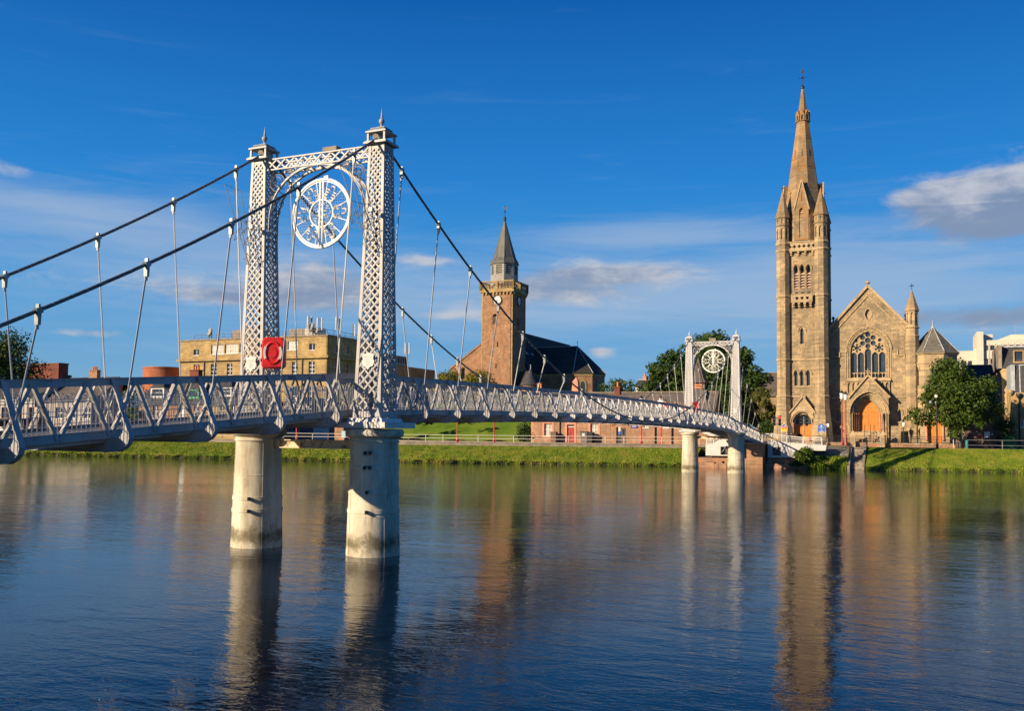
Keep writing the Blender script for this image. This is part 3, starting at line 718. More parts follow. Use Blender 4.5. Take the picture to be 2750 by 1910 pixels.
        m = MB(); m.plate([(cc + x, 5.65 + z) for x, z in sh], [], lambda a, b_, d, yy=T0 - w - .03: (a, yy + d, b_), .02, True)
        so = m.build('shield_plaque', WHITE, leg)
        if first:
            m = MB()
            for r_, (n_, ww) in enumerate(((9, .26), (7, .20), (8, .18), (5, .12))):
                zz = 5.65 + .10 - .07 * r_
                for k in range(n_): m.box(cc - ww / 2 + ww * k / n_, cc - ww / 2 + ww * (k + .7) / n_, T0 - w - .034, T0 - w - .03, zz - .015, zz + .015)
            m.build('worn_lettering', GREYST, so)
        # open lantern on top
        c1, w1 = leg_geo(sg, ZT_)
        m = MB(); m.box(c1 - .385, c1 + .385, T0 - .385, T0 + .385, ZT_ + .0, ZT_ + .05); m.box(c1 - .36, c1 + .36, T0 - .36, T0 + .36, ZT_ + .05, ZT_ + .08); m.build('cornice', PM, leg)
        for a in (-1, 1):
            for c in (-1, 1): m = MB(); m.box(c1 + a * .28 - .03, c1 + a * .28 + .03, T0 + c * .28 - .03, T0 + c * .28 + .03, ZT_ + .08, ZT_ + .34); m.build('lantern_post', PM, leg)
        m = MB(); m.path([(sg * VC, T0 - .22, ZT_ + .20), (sg * VC, T0 - .12, ZT_ + .27), (sg * VC, T0, ZT_ + .3), (sg * VC, T0 + .12, ZT_ + .27), (sg * VC, T0 + .22, ZT_ + .2)], .12, 8); m.build('saddle', PAINT_D, leg)
        m = MB(); zz = ZT_ + .34
        m.frust(c1, T0, zz, zz + .045, .345, .345, .345, .345); m.frust(c1, T0, zz + .045, zz + .14, .325, .325, .215, .215); m.frust(c1, T0, zz + .14, zz + .16, .245, .245, .24, .24); m.frust(c1, T0, zz + .16, zz + .25, .20, .20, .05, .05)
        ro = m.build('lantern_roof', PM, leg)
        m = MB(); m.lathe(c1, T0, [(.045, zz + .24), (.032, zz + .31), (.06, zz + .335), (.082, zz + .375), (.088, zz + .415), (.076, zz + .46), (.04, zz + .495), (.03, zz + .505), (.036, zz + .52), (.024, zz + .62), (.004, zz + .80)], 14); m.build('finial', PM, leg, smooth=40)
    # portal girder and arch between the legs
    xi = 1.86
    for fy_ in (-.20, .20):
        yy = T0 + fy_; m = MB()
        m.box(-xi, xi, yy - .03, yy + .03, 12.07, 12.11); m.box(-xi, xi, yy - .03, yy + .03, 11.74, 11.78)
        n_ = 11
        for k in range(n_):
            a, c = -xi + 2 * xi * k / n_, -xi + 2 * xi * (k + 1) / n_
            m.bar((a, yy - .006, 11.78), (c, yy - .006, 12.07), .045, .01, up=(0, 1, 0)); m.bar((c, yy + .006, 11.78), (a, yy + .006, 12.07), .045, .01, up=(0, 1, 0))
        m.build('portal_girder', PM, br)
        m = MB(); zs_, ri = 10.15, 1.58
        ap = [(-1.80 + .06 * 0, 8.9), (-1.76, 9.5)] + [(-1.75 * math.cos(math.pi * k / 26), zs_ + ri * math.sin(math.pi * k / 26)) for k in range(27)] + [(1.76, 9.5), (1.80, 8.9)]
        for (xa, za), (xb, zb2) in zip(ap, ap[1:]):
            m.bar((xa, yy, za), (xb, yy, zb2), .07, .018, up=unit((-(zb2 - za), 0, xb - xa)))
            m.bar((xa * 1.0, yy, za + .05), (xb, yy, zb2 + .035), .012, .06, up=unit((-(zb2 - za), 0, xb - xa)))
        m.build('portal_arch', PM, br)
        for sg in (-1, 1):
            for (cx_, cz_, r_) in ((1.47, 11.33, .27), (1.06, 11.60, .12), (1.66, 10.78, .13), (.80, 11.68, .06), (1.72, 10.50, .07)):
                m = MB()
                m.path([(sg * (cx_ + r_ * math.cos(t)), yy, cz_ + r_ * math.sin(t)) for t in np.linspace(0, 6.283, 19)[:-1]], .014, 4, closed=True)
                sc_o = m.build('scroll_ring', PM, br)
                if r_ > .1:
                    m = MB(); m.path([(sg * (cx_ + r_ * .8 * (1 - t / 11) * math.cos(t)), yy, cz_ + r_ * .8 * (1 - t / 11) * math.sin(t)) for t in np.linspace(0, 9.2, 22)], .014, 4); m.build('scroll', PM, sc_o)
    for k in range(7):
        x = -xi + .1 + (2 * xi - .2) * k / 6; m = MB(); m.bar((x, T0 - .2, 12.085), (x + (.5 if k < 6 else 0), T0 + .2, 12.085), .05, .012); m.bar((x, T0 - .2, 11.76), (x, T0 + .2, 11.76), .05, .012); m.build('portal_brace', PM, br)
    # tie between the piers
    m = MB(); m.box(-1.44, 1.44, T0 - .09, T0 + .09, 3.29, 3.32); m.box(-1.44, 1.44, T0 - .09, T0 + .09, 3.06, 3.09); m.box(-1.44, 1.44, T0 - .012, T0 + .012, 3.09, 3.29)
    for sg in (-1, 1): m.box(sg * 1.36 - .07, sg * 1.36 + .07, T0 - .11, T0 - .012, 3.05, 3.33)
    m.build('tie_beam', RUST_T, br)
# worn stencilled notices on the near truss
for (s0, zz, wd) in ((-3.0, zt(-3.0) - .06, .34), (-2.6, zb(-2.6) + .11, .34), (6.2, zb(6.2) + .11, .3)):
    m = MB()
    for r_ in range(2):
        n_ = 8 - r_
        for k in range(n_): m.box(VT + .0305, VT + .034, s0 + wd * k / n_, s0 + wd * (k + .72) / n_, zz - .05 * r_ - .015, zz - .05 * r_ + .015)
    m.build('stencilled_notice', INKD, br)

# ------------------------------------------------------------------ things hung on the bridge
LED = nmat('white_led_tube', (.90, .89, .86), .25, .04, 3); LEDC = nmat('cream_rope_light', (.86, .82, .68), .4, .1, 5)
def wheel(T0, label):
    t = thing('snowflake_light', label, 'light motif', .07, T0, 9.2, 'snowflake light wheels hung in the bridge arches')
    c, r = (.07, 10.27), 1.06
    P = lambda rad, a: (c[0] + rad * math.cos(a), T0, c[1] + rad * math.sin(a))
    for rr, w, nm in ((r, .042, 'outer_ring'), (r * .935, .02, 'inner_rim'), (r * .40, .024, 'hub_ring')):
        m = MB(); m.path([P(rr, 2 * math.pi * k / 40) for k in range(40)], w, 6, closed=True); m.build(nm, LED, t, smooth=True)
    for sx in (-.055, .055):
        m = MB(); m.tube((c[0] + sx, T0 - .01, c[1] - r), (c[0] + sx, T0 - .01, c[1] + r), .034); m.build('spindle', LED, t, smooth=True)
    for k in range(6):
        for da in (-.27, .27):
            a = math.pi / 3 * k + da; m = MB(); m.tube(P(r * .40, a * 1.0), P(r * .94, a + (da * .15)), .014); m.build('spoke', LED, t)
    for k in range(6):
        a = math.pi / 3 * k; m = MB()
        def Q(x, y, a=a): return (c[0] + x * math.cos(a) - y * math.sin(a), T0 - .015, c[1] + x * math.sin(a) + y * math.cos(a))
        br_ = [(.44, .05), (.47, .17), (.53, .19), (.55, .08), (.62, .07), (.63, .17), (.70, .17), (.71, .07), (.80, .07), (.85, .035), (.85, -.035), (.80, -.07), (.71, -.07), (.70, -.17), (.63, -.17), (.62, -.07), (.55, -.08), (.53, -.19), (.47, -.17), (.44, -.05)]
        m.path([Q(x * r, y * r) for x, y in br_], .026, 4)
        m.path([Q(x * r, y * r) for x, y in ((.06, .0), (.12, .06), (.20, .05), (.22, .13), (.28, .12), (.28, .03), (.34, .03), (.34, -.03), (.28, -.03), (.28, -.12), (.22, -.13), (.20, -.05), (.12, -.06), (.06, 0))], .015, 4)
        m.build('snowflake_arm', LEDC, t)
    m = MB(); m.box(c[0] + .10, c[0] + .24, T0 - .05, T0 + .05, c[1] + r - .03, c[1] + r + .08); m.build('junction_box', LED, t)
    for zz in (.62, -.55):
        m = MB(); m.tube((-1.8, T0, c[1] + zz + .03), (c[0] - .85, T0, c[1] + zz), .006, n=4); m.tube((c[0] + .85, T0, c[1] + zz), (1.82, T0, c[1] + zz + .05), .006, n=4); m.build('stay_wire', GREYST, t)
    m = MB(); m.tube((c[0], T0, c[1] + r), (c[0], T0, 11.72), .006, n=4); m.build('suspension_wire', GREYST, t)
    # woven mesh between the spokes
    m = MB()
    for k in range(-12, 13):
        x = k * r / 13; h_ = math.sqrt(max(0, (r * .94) ** 2 - x * x)); m.bar((c[0] + x, T0 + .012, c[1] - h_), (c[0] + x, T0 + .012, c[1] + h_), .002, .002); m.bar((c[0] - h_, T0 + .016, c[1] + x), (c[0] + h_, T0 + .016, c[1] + x), .002, .002)
    m.build('wire_mesh', GREYST, t, kind='stuff')
    return t
wheel(0.0, 'large white snowflake light wheel hanging in the arch of the near bridge tower')
wheel(SPAN, 'small distant white snowflake light wheel hanging in the far bridge tower')

def rbox(mb, cx, cz, w, h, y0, y1, r, ins=0.0, n=5):
    def loop(w_, h_, r_):
        p = []
        for (sx, sz, a0) in ((1, 1, 0), (-1, 1, 90), (-1, -1, 180), (1, -1, 270)):
            for k in range(n + 1):
                a = R(a0 + 90 * k / n); p.append((cx + sx * (w_ / 2 - r_) + r_ * math.cos(a), cz + sz * (h_ / 2 - r_) + r_ * math.sin(a)))
        return p
    A, B_ = loop(w, h, r), loop(w - 2 * ins, h - 2 * ins, max(.01, r - ins)); m_ = len(A); b0 = len(mb.v)
    mb.v += [(x, y1, z) for x, z in A] + [(x, y0 + ins, z) for x, z in A] + [(x, y0, z) for x, z in B_]
    for j in range(2):
        for k in range(m_): mb.face((b0 + j * m_ + k, b0 + j * m_ + (k + 1) % m_, b0 + (j + 1) * m_ + (k + 1) % m_, b0 + (j + 1) * m_ + k))
    mb.face(tuple(b0 + 2 * m_ + k for k in range(m_))); mb.face(tuple(b0 + k for k in reversed(range(m_))))
def lifebuoy(x, y, z, rot, label):
    t = thing('lifebuoy_box', label, 'lifebuoy box', x, y, z, 'red lifebuoy boxes on the bridge', rot=rot)
    m = MB(); rbox(m, 0, 0, .70, .94, -.06, .18, .13, .05); m.build('housing', RED, t, smooth=40)
    m = MB(); m.path([(.235 * math.cos(a), -.045, .32 * math.sin(a)) for a in np.linspace(0, 6.283, 29)[:-1]], .05, 8, closed=True); m.build('ring_relief', RED, t, smooth=True)
    for s0, s1 in ((-33, 33), (147, 213)):
        m = MB(); ii = [R(s0 + (s1 - s0) * k / 10) for k in range(11)]
        pg = [(.285 * math.cos(a), .375 * math.sin(a)) for a in ii] + [(.215 * math.cos(a), .285 * math.sin(a)) for a in reversed(ii)]
        m.plate(pg, [], lambda a, b_, d: (a, -.10 + d, b_), .05, False); m.build('white_band', WHITE, t)
    m = MB(); m.lathe(0, 0, [(.13, 0), (.12, .02)], 18); m.v = [(a, -.06 - c, b_ * 1.35) for a, b_, c in m.v]; m.build('boss', RED, t)
    for zz in (.22, -.22): m = MB(); m.box(-.385, -.355, .0, .1, zz - .05, zz + .05); m.build('hinge', RED, t)
    m = MB(); m.tube((0, .2, -1.4), (0, .2, .35), .03); m.build('post', GREYST, t)
    return t
lifebuoy(-1.04, -.75, 5.93, R(24), 'red lifebuoy box with white ring marks on the near bridge tower')
lifebuoy(-1.35, SPAN - .9, 6.0, R(24), 'small distant red lifebuoy box beside the far tower leg')

GILT = nmat('rusty_gilt_wire', (.30, .17, .03), .55, .3, 6)
def stars(x, y, z, label):
    t = thing('star_light', label, 'light motif', x, y, z, 'wire star decorations on the near tower legs')
    def star(cx, cz, r, rot):
        m = MB(); m.path([(cx + (r if k % 2 == 0 else r * .42) * math.cos(rot + k * math.pi / 5), y, cz + (r if k % 2 == 0 else r * .42) * math.sin(rot + k * math.pi / 5)) for k in range(10)], .013, 4, closed=True); m.build('star', GILT, t)
    for (x0, z0, x1, z1) in ((-1.0, 2.2, .02, -.4), (-.62, 2.05, .05, -.5), (-.35, 1.95, .1, -.2)):
        m = MB(); m.tube((x + x0, y, z + z0), (x + x1, y, z + z1), .013, n=5); m.build('rod', GREYST, t)
    star(x - .42, z + .55, .22, .3); star(x - .18, z + .78, .2, 1.0); star(x + .02, z - .25, .19, .6); star(x - .05, z + .3, .15, .1)
    m = MB(); m.path([(x - 1.0, y, z + 2.2), (x - .6, y, z + 2.02), (x - .35, y, z + 1.95)], .006, 4); m.path([(x - .62, y, z + 1.1), (x - .2, y, z + .95), (x + .25, y, z + .9)], .008, 4); m.build('flex', BLACK, t)
    m = MB(); rbox(m, x + .12, z + .75, .14, .14, y - .05, y + .05, .03, .01); m.build('transformer_box', WHITE, t)
stars(-2.20, -.62, 9.15, 'rusty wire star decoration on the left near tower leg')
stars(2.13, -.62, 9.3, 'rusty wire star decoration on the right near tower leg')
t = thing('floodlight', 'small grey floodlight box on top of the near portal girder', 'floodlight', .4, 0, 12.11)
m = MB(); m.box(.15, .65, -.13, .13, 12.16, 12.28); m.build('housing', KERB, t); m = MB(); m.box(.3, .5, -.1, .1, 12.11, 12.16); m.build('foot', GREYST, t)
t = thing('floodlight', 'small tan box on top of the far portal girder', 'floodlight', .1, SPAN, 12.11)
m = MB(); m.box(-.3, .3, SPAN - .13, SPAN + .13, 12.16, 12.42); m.build('housing', KERB, t); m = MB(); m.box(-.1, .1, SPAN - .1, SPAN + .1, 12.11, 12.16); m.build('foot', GREYST, t)

# ------------------------------------------------------------------ building helpers
def archtop(x0, x1, zs, zt_, n=7): return arch(x0, x1, zs, zs, zt_, n)[2:]
def barpath(mb, pts, y, w, h):           # moulding following a line on a front wall
    for (xa, za), (xb, zb2) in zip(pts, pts[1:]):
        l = math.hypot(xb - xa, zb2 - za) or 1; e = .3 * w; ux, uz = (xb - xa) / l * e, (zb2 - za) / l * e
        mb.bar((xa - ux, y, za - uz), (xb + ux, y, zb2 + uz), h, w, up=unit((-(zb2 - za), 0, xb - xa)))
def lancet(parent, y, x0, x1, z0, zs, zt_, dep=.28, hood=.12, glass=None, trim=None, bars=0, sill=True):
    trim = trim or CHTR; m = MB()
    if hood:
        e = hood; barpath(m, [(x1 + e, zs - .12)] + archtop(x0 - e, x1 + e, zs, zt_ + e * 1.2) + [(x0 - e, zs - .12)], y - .03, .09, .12)
    ring = arch(x0 - .004, x1 + .004, z0, zs, zt_ + .004); inner = arch(x0 + .07, x1 - .07, z0 + .07, zs, zt_ - .11)
    m.plate(ring, [inner], front(y + dep * .55), .1)
    if sill: m.box(x0 - .12, x1 + .12, y - .07, y + .02, z0 - .14, z0 - .003)
    for k in range(bars):
        zz = z0 + (zs - z0) * (k + 1) / (bars + 1); m.box(x0 + .05, x1 - .05, y + dep * .6, y + dep * .6 + .04, zz - .02, zz + .02)
    w = m.build('window', trim, parent)
    p = MB(); p.poly([(a, y + dep * .85, b_) for a, b_ in arch(x0, x1, z0, zs, zt_)]); p.build('pane', glass or GLASSD, w)
    return w
def octface(mb, cx, cy, r, z0, z1, hole, dep=.12, n=8):
    ap = r * math.cos(math.pi / n); hw = r * math.sin(math.pi / n)
    for k in range(n):
        a = -math.pi / 2 + 2 * math.pi * k / n; nx, ny = math.cos(a), math.sin(a); tx, ty = -ny, nx
        fn = lambda p, q, d, nx=nx, ny=ny, tx=tx, ty=ty: (cx + nx * (ap - d) + tx * p, cy + ny * (ap - d) + ty * p, q)
        mb.plate(rect(-hw, hw, z0, z1), [hole(hw)] if hole else [], fn, dep)
OR = math.pi / 8
def sash(parent, y, x0, x1, z0, z1, nx, nz, fr=None, glass=None, w=.07, dep=.16, sill=True, fn=None):
    """rectangular window with glazing bars, set back in its opening"""
    m = MB(); fr = fr or WHITE; F = fn or front(y); cw = (x1 - x0) / nx; ch = (z1 - z0) / nz
    holes = [rect(x0 + cw * i + w * (.7 if i else 1), x0 + cw * (i + 1) - w * (.7 if i < nx - 1 else 1), z0 + ch * j + w * (.6 if j else 1), z0 + ch * (j + 1) - w * (.6 if j < nz - 1 else 1)) for i in range(nx) for j in range(nz)]
    m.plate(rect(x0, x1, z0, z1), holes, lambda a, b_, d: F(a, b_, dep + d), .05)
    if sill:
        P = [F(a, b_, d) for (a, b_, d) in ((x0 - .08, z0 - .12, -.08), (x1 + .08, z0 - .12, -.08), (x1 + .08, z0 - .12, dep), (x0 - .08, z0 - .12, dep), (x0 - .08, z0 - .004, -.08), (x1 + .08, z0 - .004, -.08), (x1 + .08, z0 - .004, dep), (x0 - .08, z0 - .004, dep))]
        m.hexa(P)
    o = m.build('window', fr, parent)
    p = MB(); p.poly([F(a, b_, dep + .04) for a, b_ in rect(x0, x1, z0, z1)]); p.build('pane', glass or GLASS, o)
    return o
def gable_roof(parent, x0, x1, y0, y1, ze, zr, mat, over=.25, axis='x', th=.12, name='roof'):
    m = MB()
    if axis == 'x':
        ym = (y0 + y1) / 2; k = (zr - ze) / (ym - y0); e = over * k
        for s_ in (0, 1):
            ya, yb_ = (y0 - over, ym) if s_ == 0 else (y1 + over, ym)
            m.hexa([(x0 - over, ya, ze - e), (x1 + over, ya, ze - e), (x1 + over, yb_, zr), (x0 - over, yb_, zr), (x0 - over, ya, ze - e + th), (x1 + over, ya, ze - e + th), (x1 + over, yb_, zr + th), (x0 - over, yb_, zr + th)])
    else:
        xm = (x0 + x1) / 2; k = (zr - ze) / (xm - x0); e = over * k
        for s_ in (0, 1):
            xa, xb = (x0 - over, xm) if s_ == 0 else (x1 + over, xm)
            m.hexa([(xa, y0 - over, ze - e), (xa, y1 + over, ze - e), (xb, y1 + over, zr), (xb, y0 - over, zr), (xa, y0 - over, ze - e + th), (xa, y1 + over, ze - e + th), (xb, y1 + over, zr + th), (xb, y0 - over, zr + th)])
    return m.build(name, mat, parent)

# ------------------------------------------------------------------ the tall-spired church
YT, YN = 90.0, 91.15
def cz(py): return fy(2156, py, YT)[1]
def cx_(px, py=1000): return fy(px, py, YT)[0]
def nx_(px, py=1000): return fy(px, py, YN)[0]
def nz_(py, px=2340): return fy(px, py, YN)[1]
G0 = 2.0
xc = (cx_(2104, 900) + cx_(2207, 900)) / 2; hc = (cx_(2207, 900) - cx_(2104, 900)) / 2; yc = YT + hc
ch = thing('spired_church', 'tall sandstone church with octagonal spire, gabled front and orange doors', 'church', xc, YT, G0)
wa, wb = xc - hc, xc + hc
zPT, zCO, zS3, zS2, zS1 = cz(653), cz(672), cz(795), cz(966), cz(1065)
def tx(px, py): return fy(px, py, YT)[0]
trip = [(tx(a, 1018), tx(c, 1018)) for a, c in ((2133.5, 2143.5), (2149, 2159.5), (2166, 2177))]
belf = [(tx(a, 740), tx(c, 740)) for a, c in ((2132.5, 2143.5), (2149, 2160.5), (2166, 2177.5))]
holes = [arch(a, c, cz(1037), cz(1004), cz(996)) for a, c in trip] + [arch(a, c, cz(776), cz(722), cz(711)) for a, c in belf]
holes.append(arch(tx(2149, 900), tx(2159.5, 900), cz(925), cz(888), cz(880)))
dx0, dx1 = tx(2136, 1150), tx(2179, 1150)
holes.append(arch(dx0, dx1, G0 + .01, cz(1136), cz(1112)))
m = MB(); m.plate(rect(wa, wb, G0, zPT), holes, front(YT), .45)
m.poly([(wb, YT, G0), (wb, yc + hc, G0), (wb, yc + hc, zPT), (wb, YT, zPT)]); m.poly([(wa, YT, G0), (wa, yc + hc, G0), (wa, yc + hc, zPT), (wa, YT, zPT)]); m.poly([(wa, yc + hc, G0), (wb, yc + hc, G0), (wb, yc + hc, zPT), (wa, yc + hc, zPT)]); m.poly([(wa, YT, zPT - .6), (wb, YT, zPT - .6), (wb, yc + hc, zPT - .6), (wa, yc + hc, zPT - .6)])
m.build('tower_wall', CHST, ch)
for a, c in trip: lancet(ch, YT, a, c, cz(1037), cz(1004), cz(996))
for a, c in belf:
    w = lancet(ch, YT, a, c, cz(776), cz(722), cz(711), dep=.5, glass=INKD, sill=False)
    for k in range(6):
        zz = cz(774) + (cz(735) - cz(774)) * k / 5.3; m = MB(); m.hexa([(a, YT + .06, zz), (c, YT + .06, zz), (c, YT + .4, zz + .25), (a, YT + .4, zz + .25), (a, YT + .06, zz + .06), (c, YT + .06, zz + .06), (c, YT + .4, zz + .31), (a, YT + .4, zz + .31)]); m.build('louvre', PINKL, w)
lancet(ch, YT, tx(2149, 900), tx(2159.5, 900), cz(925), cz(888), cz(880), hood=.22)
for a, c in belf:
    m = MB(); m.box((a + c) / 2 - .17, (a + c) / 2 + .17, YT - .02, YT + .02, cz(789), cz(784)); m.build('vent_slot', INKD, ch)
for sx in (-1, 1):
    for sy in (-1, 1):
        x, y = xc + sx * hc, yc + sy * hc; r = .80
        m = MB(); m.lathe(x, y, [(r * 1.65, G0), (r * 1.6, G0 + 1.2), (r * 1.5, cz(1150)), (r * 1.06, cz(1088)), (r * 1.03, zS1), (r, zS1 + .1), (r, zPT + .02)], 8, OR)
        bt = m.build('corner_buttress', CHST, ch)
        for zz in (zS1, zS2, zS3, zCO, zPT):
            m = MB(); m.lathe(x, y, [(r + .01, zz - .16), (r + .10, zz - .06), (r + .10, zz + .04), (r + .01, zz + .12)], 8, OR); m.build('string_course', CHTR, bt)
        # pinnacle
        z0, z1, z2, z3 = zPT + .02, cz(603), cz(583), cz(509)
        m = MB(); m.lathe(x, y, [(r - .16, z0), (r - .16, z2)], 8, OR); octface(m, x, y, r - .02, z0 + .25, z1, lambda hw: arch(-hw * .55, hw * .55, z0 + .5, z1 - .75, z1 - .35), .14)
        octface(m, x, y, r - .02, z1 + .002, z2, lambda hw: rect(-hw * .3, hw * .3, z1 + .2, z2 - .12), .14); m.lathe(x, y, [(r, z0), (r - .02, z0 + .25)], 8, OR)
        pn = m.build('pinnacle', CHST, ch)
        m = MB(); m.lathe(x, y, [(r + .07, z1 - .06), (r + .07, z1 + .06)], 8, OR); m.lathe(x, y, [(r + .02, z2 - .04), (r + .12, z2), (r + .10, z2 + .1), (.05, z3)], 8, OR); m.build('spirelet', SPIRE, pn)
        m = MB(); m.tube((x, y, z3 - .1), (x, y, z3 + .75), .035); m.box(x - .22, x + .22, y - .035, y + .035, z3 + .38, z3 + .46); m.build('cross', BLACK, pn)
for zz in (zS1, zS2, zS3):
    m = MB(); m.box(wa, wb + .08, YT - .1, YT - .001, zz - .1, zz + .06); m.build('string_course', CHTR, ch)
# pierced parapet between the pinnacles, on corbels
for dirn in ('front', 'right'):
    m = MB(); n_ = 6; a0, a1 = (wa + .55, wb - .55)
    if dirn == 'right': a0, a1 = YT + .55, yc + hc - .55
    hl = [foil(a0 + (a1 - a0) * (k + .5) / n_, (zCO + zPT) / 2 + .02, .25, 4, 20) for k in range(n_)]
    m.plate(rect(a0, a1, zCO, zPT + .1), hl, front(YT - .3) if dirn == 'front' else sideR(wb + .3), .18, True)
    if dirn == 'front': m.box(a0, a1, YT - .38, YT - .02, zPT + .1, zPT + .2); m.box(a0, a1, YT - .38, YT - .02, zCO - .14, zCO - .002)
    else: m.box(wb + .02, wb + .38, a0, a1, zPT + .1, zPT + .2); m.box(wb + .02, wb + .38, a0, a1, zCO - .14, zCO - .002)
    m.build('parapet', CHTR, ch)
    for k in range(4):
        a = a0 + (a1 - a0) * (k + .5) / 4; m = MB()
        if dirn == 'front': m.box(a - .12, a + .12, YT - .32, YT - .002, zCO - .38, zCO - .142); m.box(a - .1, a + .1, YT - .18, YT - .002, zCO - .62, zCO - .382)
        else: m.box(wb + .002, wb + .32, a - .12, a + .12, zCO - .38, zCO - .142)
        m.build('corbel', CHTR, ch)
# balcony under the belfry
b0, b1 = tx(2126, 800), tx(2183.5, 800); z0, z1 = cz(811), cz(794)
m = MB(); m.plate(rect(b0, b1, z0, z1), [foil(b0 + (b1 - b0) * k, (z0 + z1) / 2, .24, 3, 18, .5) for k in (.28, .52, .76)], front(YT - .75), .14, True)
m.box(b0, b1, YT - .75, YT - .002, z0 - .12, z0 - .003); m.box(b0 - .04, b1 + .04, YT - .8, YT - .6, z1 + .002, z1 + .1); m.box(b1 - .14, b1, YT - .6, YT - .002, z0 + .002, z1); m.box(b0, b0 + .14, YT - .6, YT - .002, z0 + .002, z1)
bal = m.build('balcony', CHTR, ch)
for k in range(4):
    a = b0 + .25 + (b1 - b0 - .5) * k / 3; m = MB(); m.box(a - .14, a + .14, YT - .7, YT - .002, z0 - .36, z0 - .122); m.box(a - .12, a + .12, YT - .42, YT - .002, z0 - .62, z0 - .362); m.build('corbel', CHTR, bal)
# spire
zd, zsp, ztip = zPT - .5, cz(592), cz(219)
rS = hc * 1.10
m = MB(); m.lathe(xc, yc, [(rS, zd), (rS, zsp)], 8, OR); m.build('spire_drum', CHST, ch)
def sr(z): return rS * 1.02 + (.16 - rS * 1.02) * (z - zsp) / (ztip - zsp)
m = MB(); m.lathe(xc, yc, [(rS + .06, zsp - .08), (sr(zsp), zsp + .05), (sr(zsp + 12), zsp + 12), (.15, ztip)], 8, OR); sp_ = m.build('spire', SPIRE, ch)
for py_ in (318, 360, 440, 500):
    zz = cz(py_); m = MB(); m.lathe(xc, yc, [(sr(zz) + .0, zz - .05), (sr(zz) + .035, zz), (sr(zz) + .0, zz + .07)], 8, OR); m.build('spire_band', SPIRE, sp_)
zc0, zc1 = cz(312), cz(284)
for k in range(8):
    a = -math.pi / 2 + math.pi / 4 * k; ca, sa = math.cos(a), math.sin(a); r0 = sr(zc0) * math.cos(OR)
    fn = lambda p, q, d, ca=ca, sa=sa, r0=r0: (xc + ca * (r0 + .16 - d) - sa * p, yc + sa * (r0 + .16 - d) + ca * p, q)
    m = MB(); hw = .27; m.plate([(-hw, zc0), (hw, zc0), (hw, zc0 + .75), (0, zc1 + .1), (-hw, zc0 + .75)], [arch(-.12, .12, zc0 + .1, zc0 + .5, zc0 + .75, 4)], fn, .4); m.build('lucarne', SPIRE, sp_)
    m = MB(); m.poly([fn(p, q, .12) for p, q in rect(-.2, .2, zc0, zc0 + .8)]); m.build('lucarne_opening', INKD, sp_)
    zz = cz(402); rr = sr(zz) * math.cos(OR); m = MB()
    fn2 = lambda p, q, ca=ca, sa=sa: (xc + ca * (sr(q) * math.cos(OR) + .02) - sa * p, yc + sa * (sr(q) * math.cos(OR) + .02) + ca * p, q)
    m.poly([fn2(-.05, cz(412)), fn2(.05, cz(412)), fn2(.05, cz(393)), fn2(-.05, cz(393))]); m.build('slit', INKD, sp_)
# big gabled dormers on the four main faces of the spire
zg0, zg1, zga = cz(644), cz(560), cz(484)
for k in range(4):
    a = -math.pi / 2 + math.pi / 2 * k; ca, sa = math.cos(a), math.sin(a); r0 = rS * math.cos(OR) + .10
    fn = lambda p, q, d, ca=ca, sa=sa, r0=r0: (xc + ca * (r0 - d) - sa * p, yc + sa * (r0 - d) + ca * p, q)
    hw = .80; m = MB(); m.plate([(-hw, zg0), (hw, zg0), (hw, zg1), (0, zga), (-hw, zg1)], [arch(-.27, .27, zg0 + .25, zg1 - .3, zg1 + .1)], fn, 1.6)
    m.poly([fn(-hw, zg1, 1.7), fn(0, zga, 1.9), fn(0, zga, 0), fn(-hw, zg1, 0)]); m.poly([fn(hw, zg1, 1.7), fn(0, zga, 1.9), fn(0, zga, 0), fn(hw, zg1, 0)])
    dm = m.build('spire_dormer', SPIRE, ch)
    m = MB()
    for (p0, q0), (p1, q1) in (((-hw - .08, zg1 - .15), (0, zga + .12)), ((hw + .08, zg1 - .15), (0, zga + .12))): m.bar(fn(p0, q0, .0), fn(p1, q1, .0), .14, .16, up=unit((ca, sa, .2)))
    m.build('dormer_coping', CHTR, dm)
    for j in range(8):
        zz = zg0 + .3 + (zg1 - zg0 - .6) * j / 7.5; m = MB(); m.poly([fn(-.26, zz, .06), fn(.26, zz, .06), fn(.26, zz + .22, .3), fn(-.26, zz + .22, .3)]); m.build('louvre', PINKL, dm)
    m = MB(); m.poly([fn(p, q, .32) for p, q in rect(-.28, .28, zg0 + .2, zg1 + .1)]); m.build('dormer_opening', INKD, dm)
    m = MB(); m.poly([fn(p, q, -.015) for p, q in rect(-.035, .035, zg1 + .9, zg1 + 1.75)]); m.build('slit', INKD, dm)
z9 = cz(161)
m = MB(); m.lathe(xc, yc, [(.15, ztip - .1), (.24, ztip + .02), (.24, ztip + .12), (.12, ztip + .3), (.06, ztip + .5)], 8); m.tube((xc, yc, ztip + .4), (xc, yc, z9), .04, .02)
zz = ztip + (z9 - ztip) * .5; m.tube((xc - .5, yc, zz), (xc + .5, yc, zz), .03); m.tube((xc, yc - .5, zz), (xc, yc + .5, zz), .03); m.lathe(xc, yc, [(.02, zz - .12), (.13, zz), (.02, zz + .12)], 8)
zz = ztip + (z9 - ztip) * .76; m.poly([(xc - .25, yc, zz - .05), (xc + .15, yc, zz - .12), (xc + .28, yc, zz + .05), (xc, yc, zz + .3)]); m.build('weather_vane', BLACK, ch)
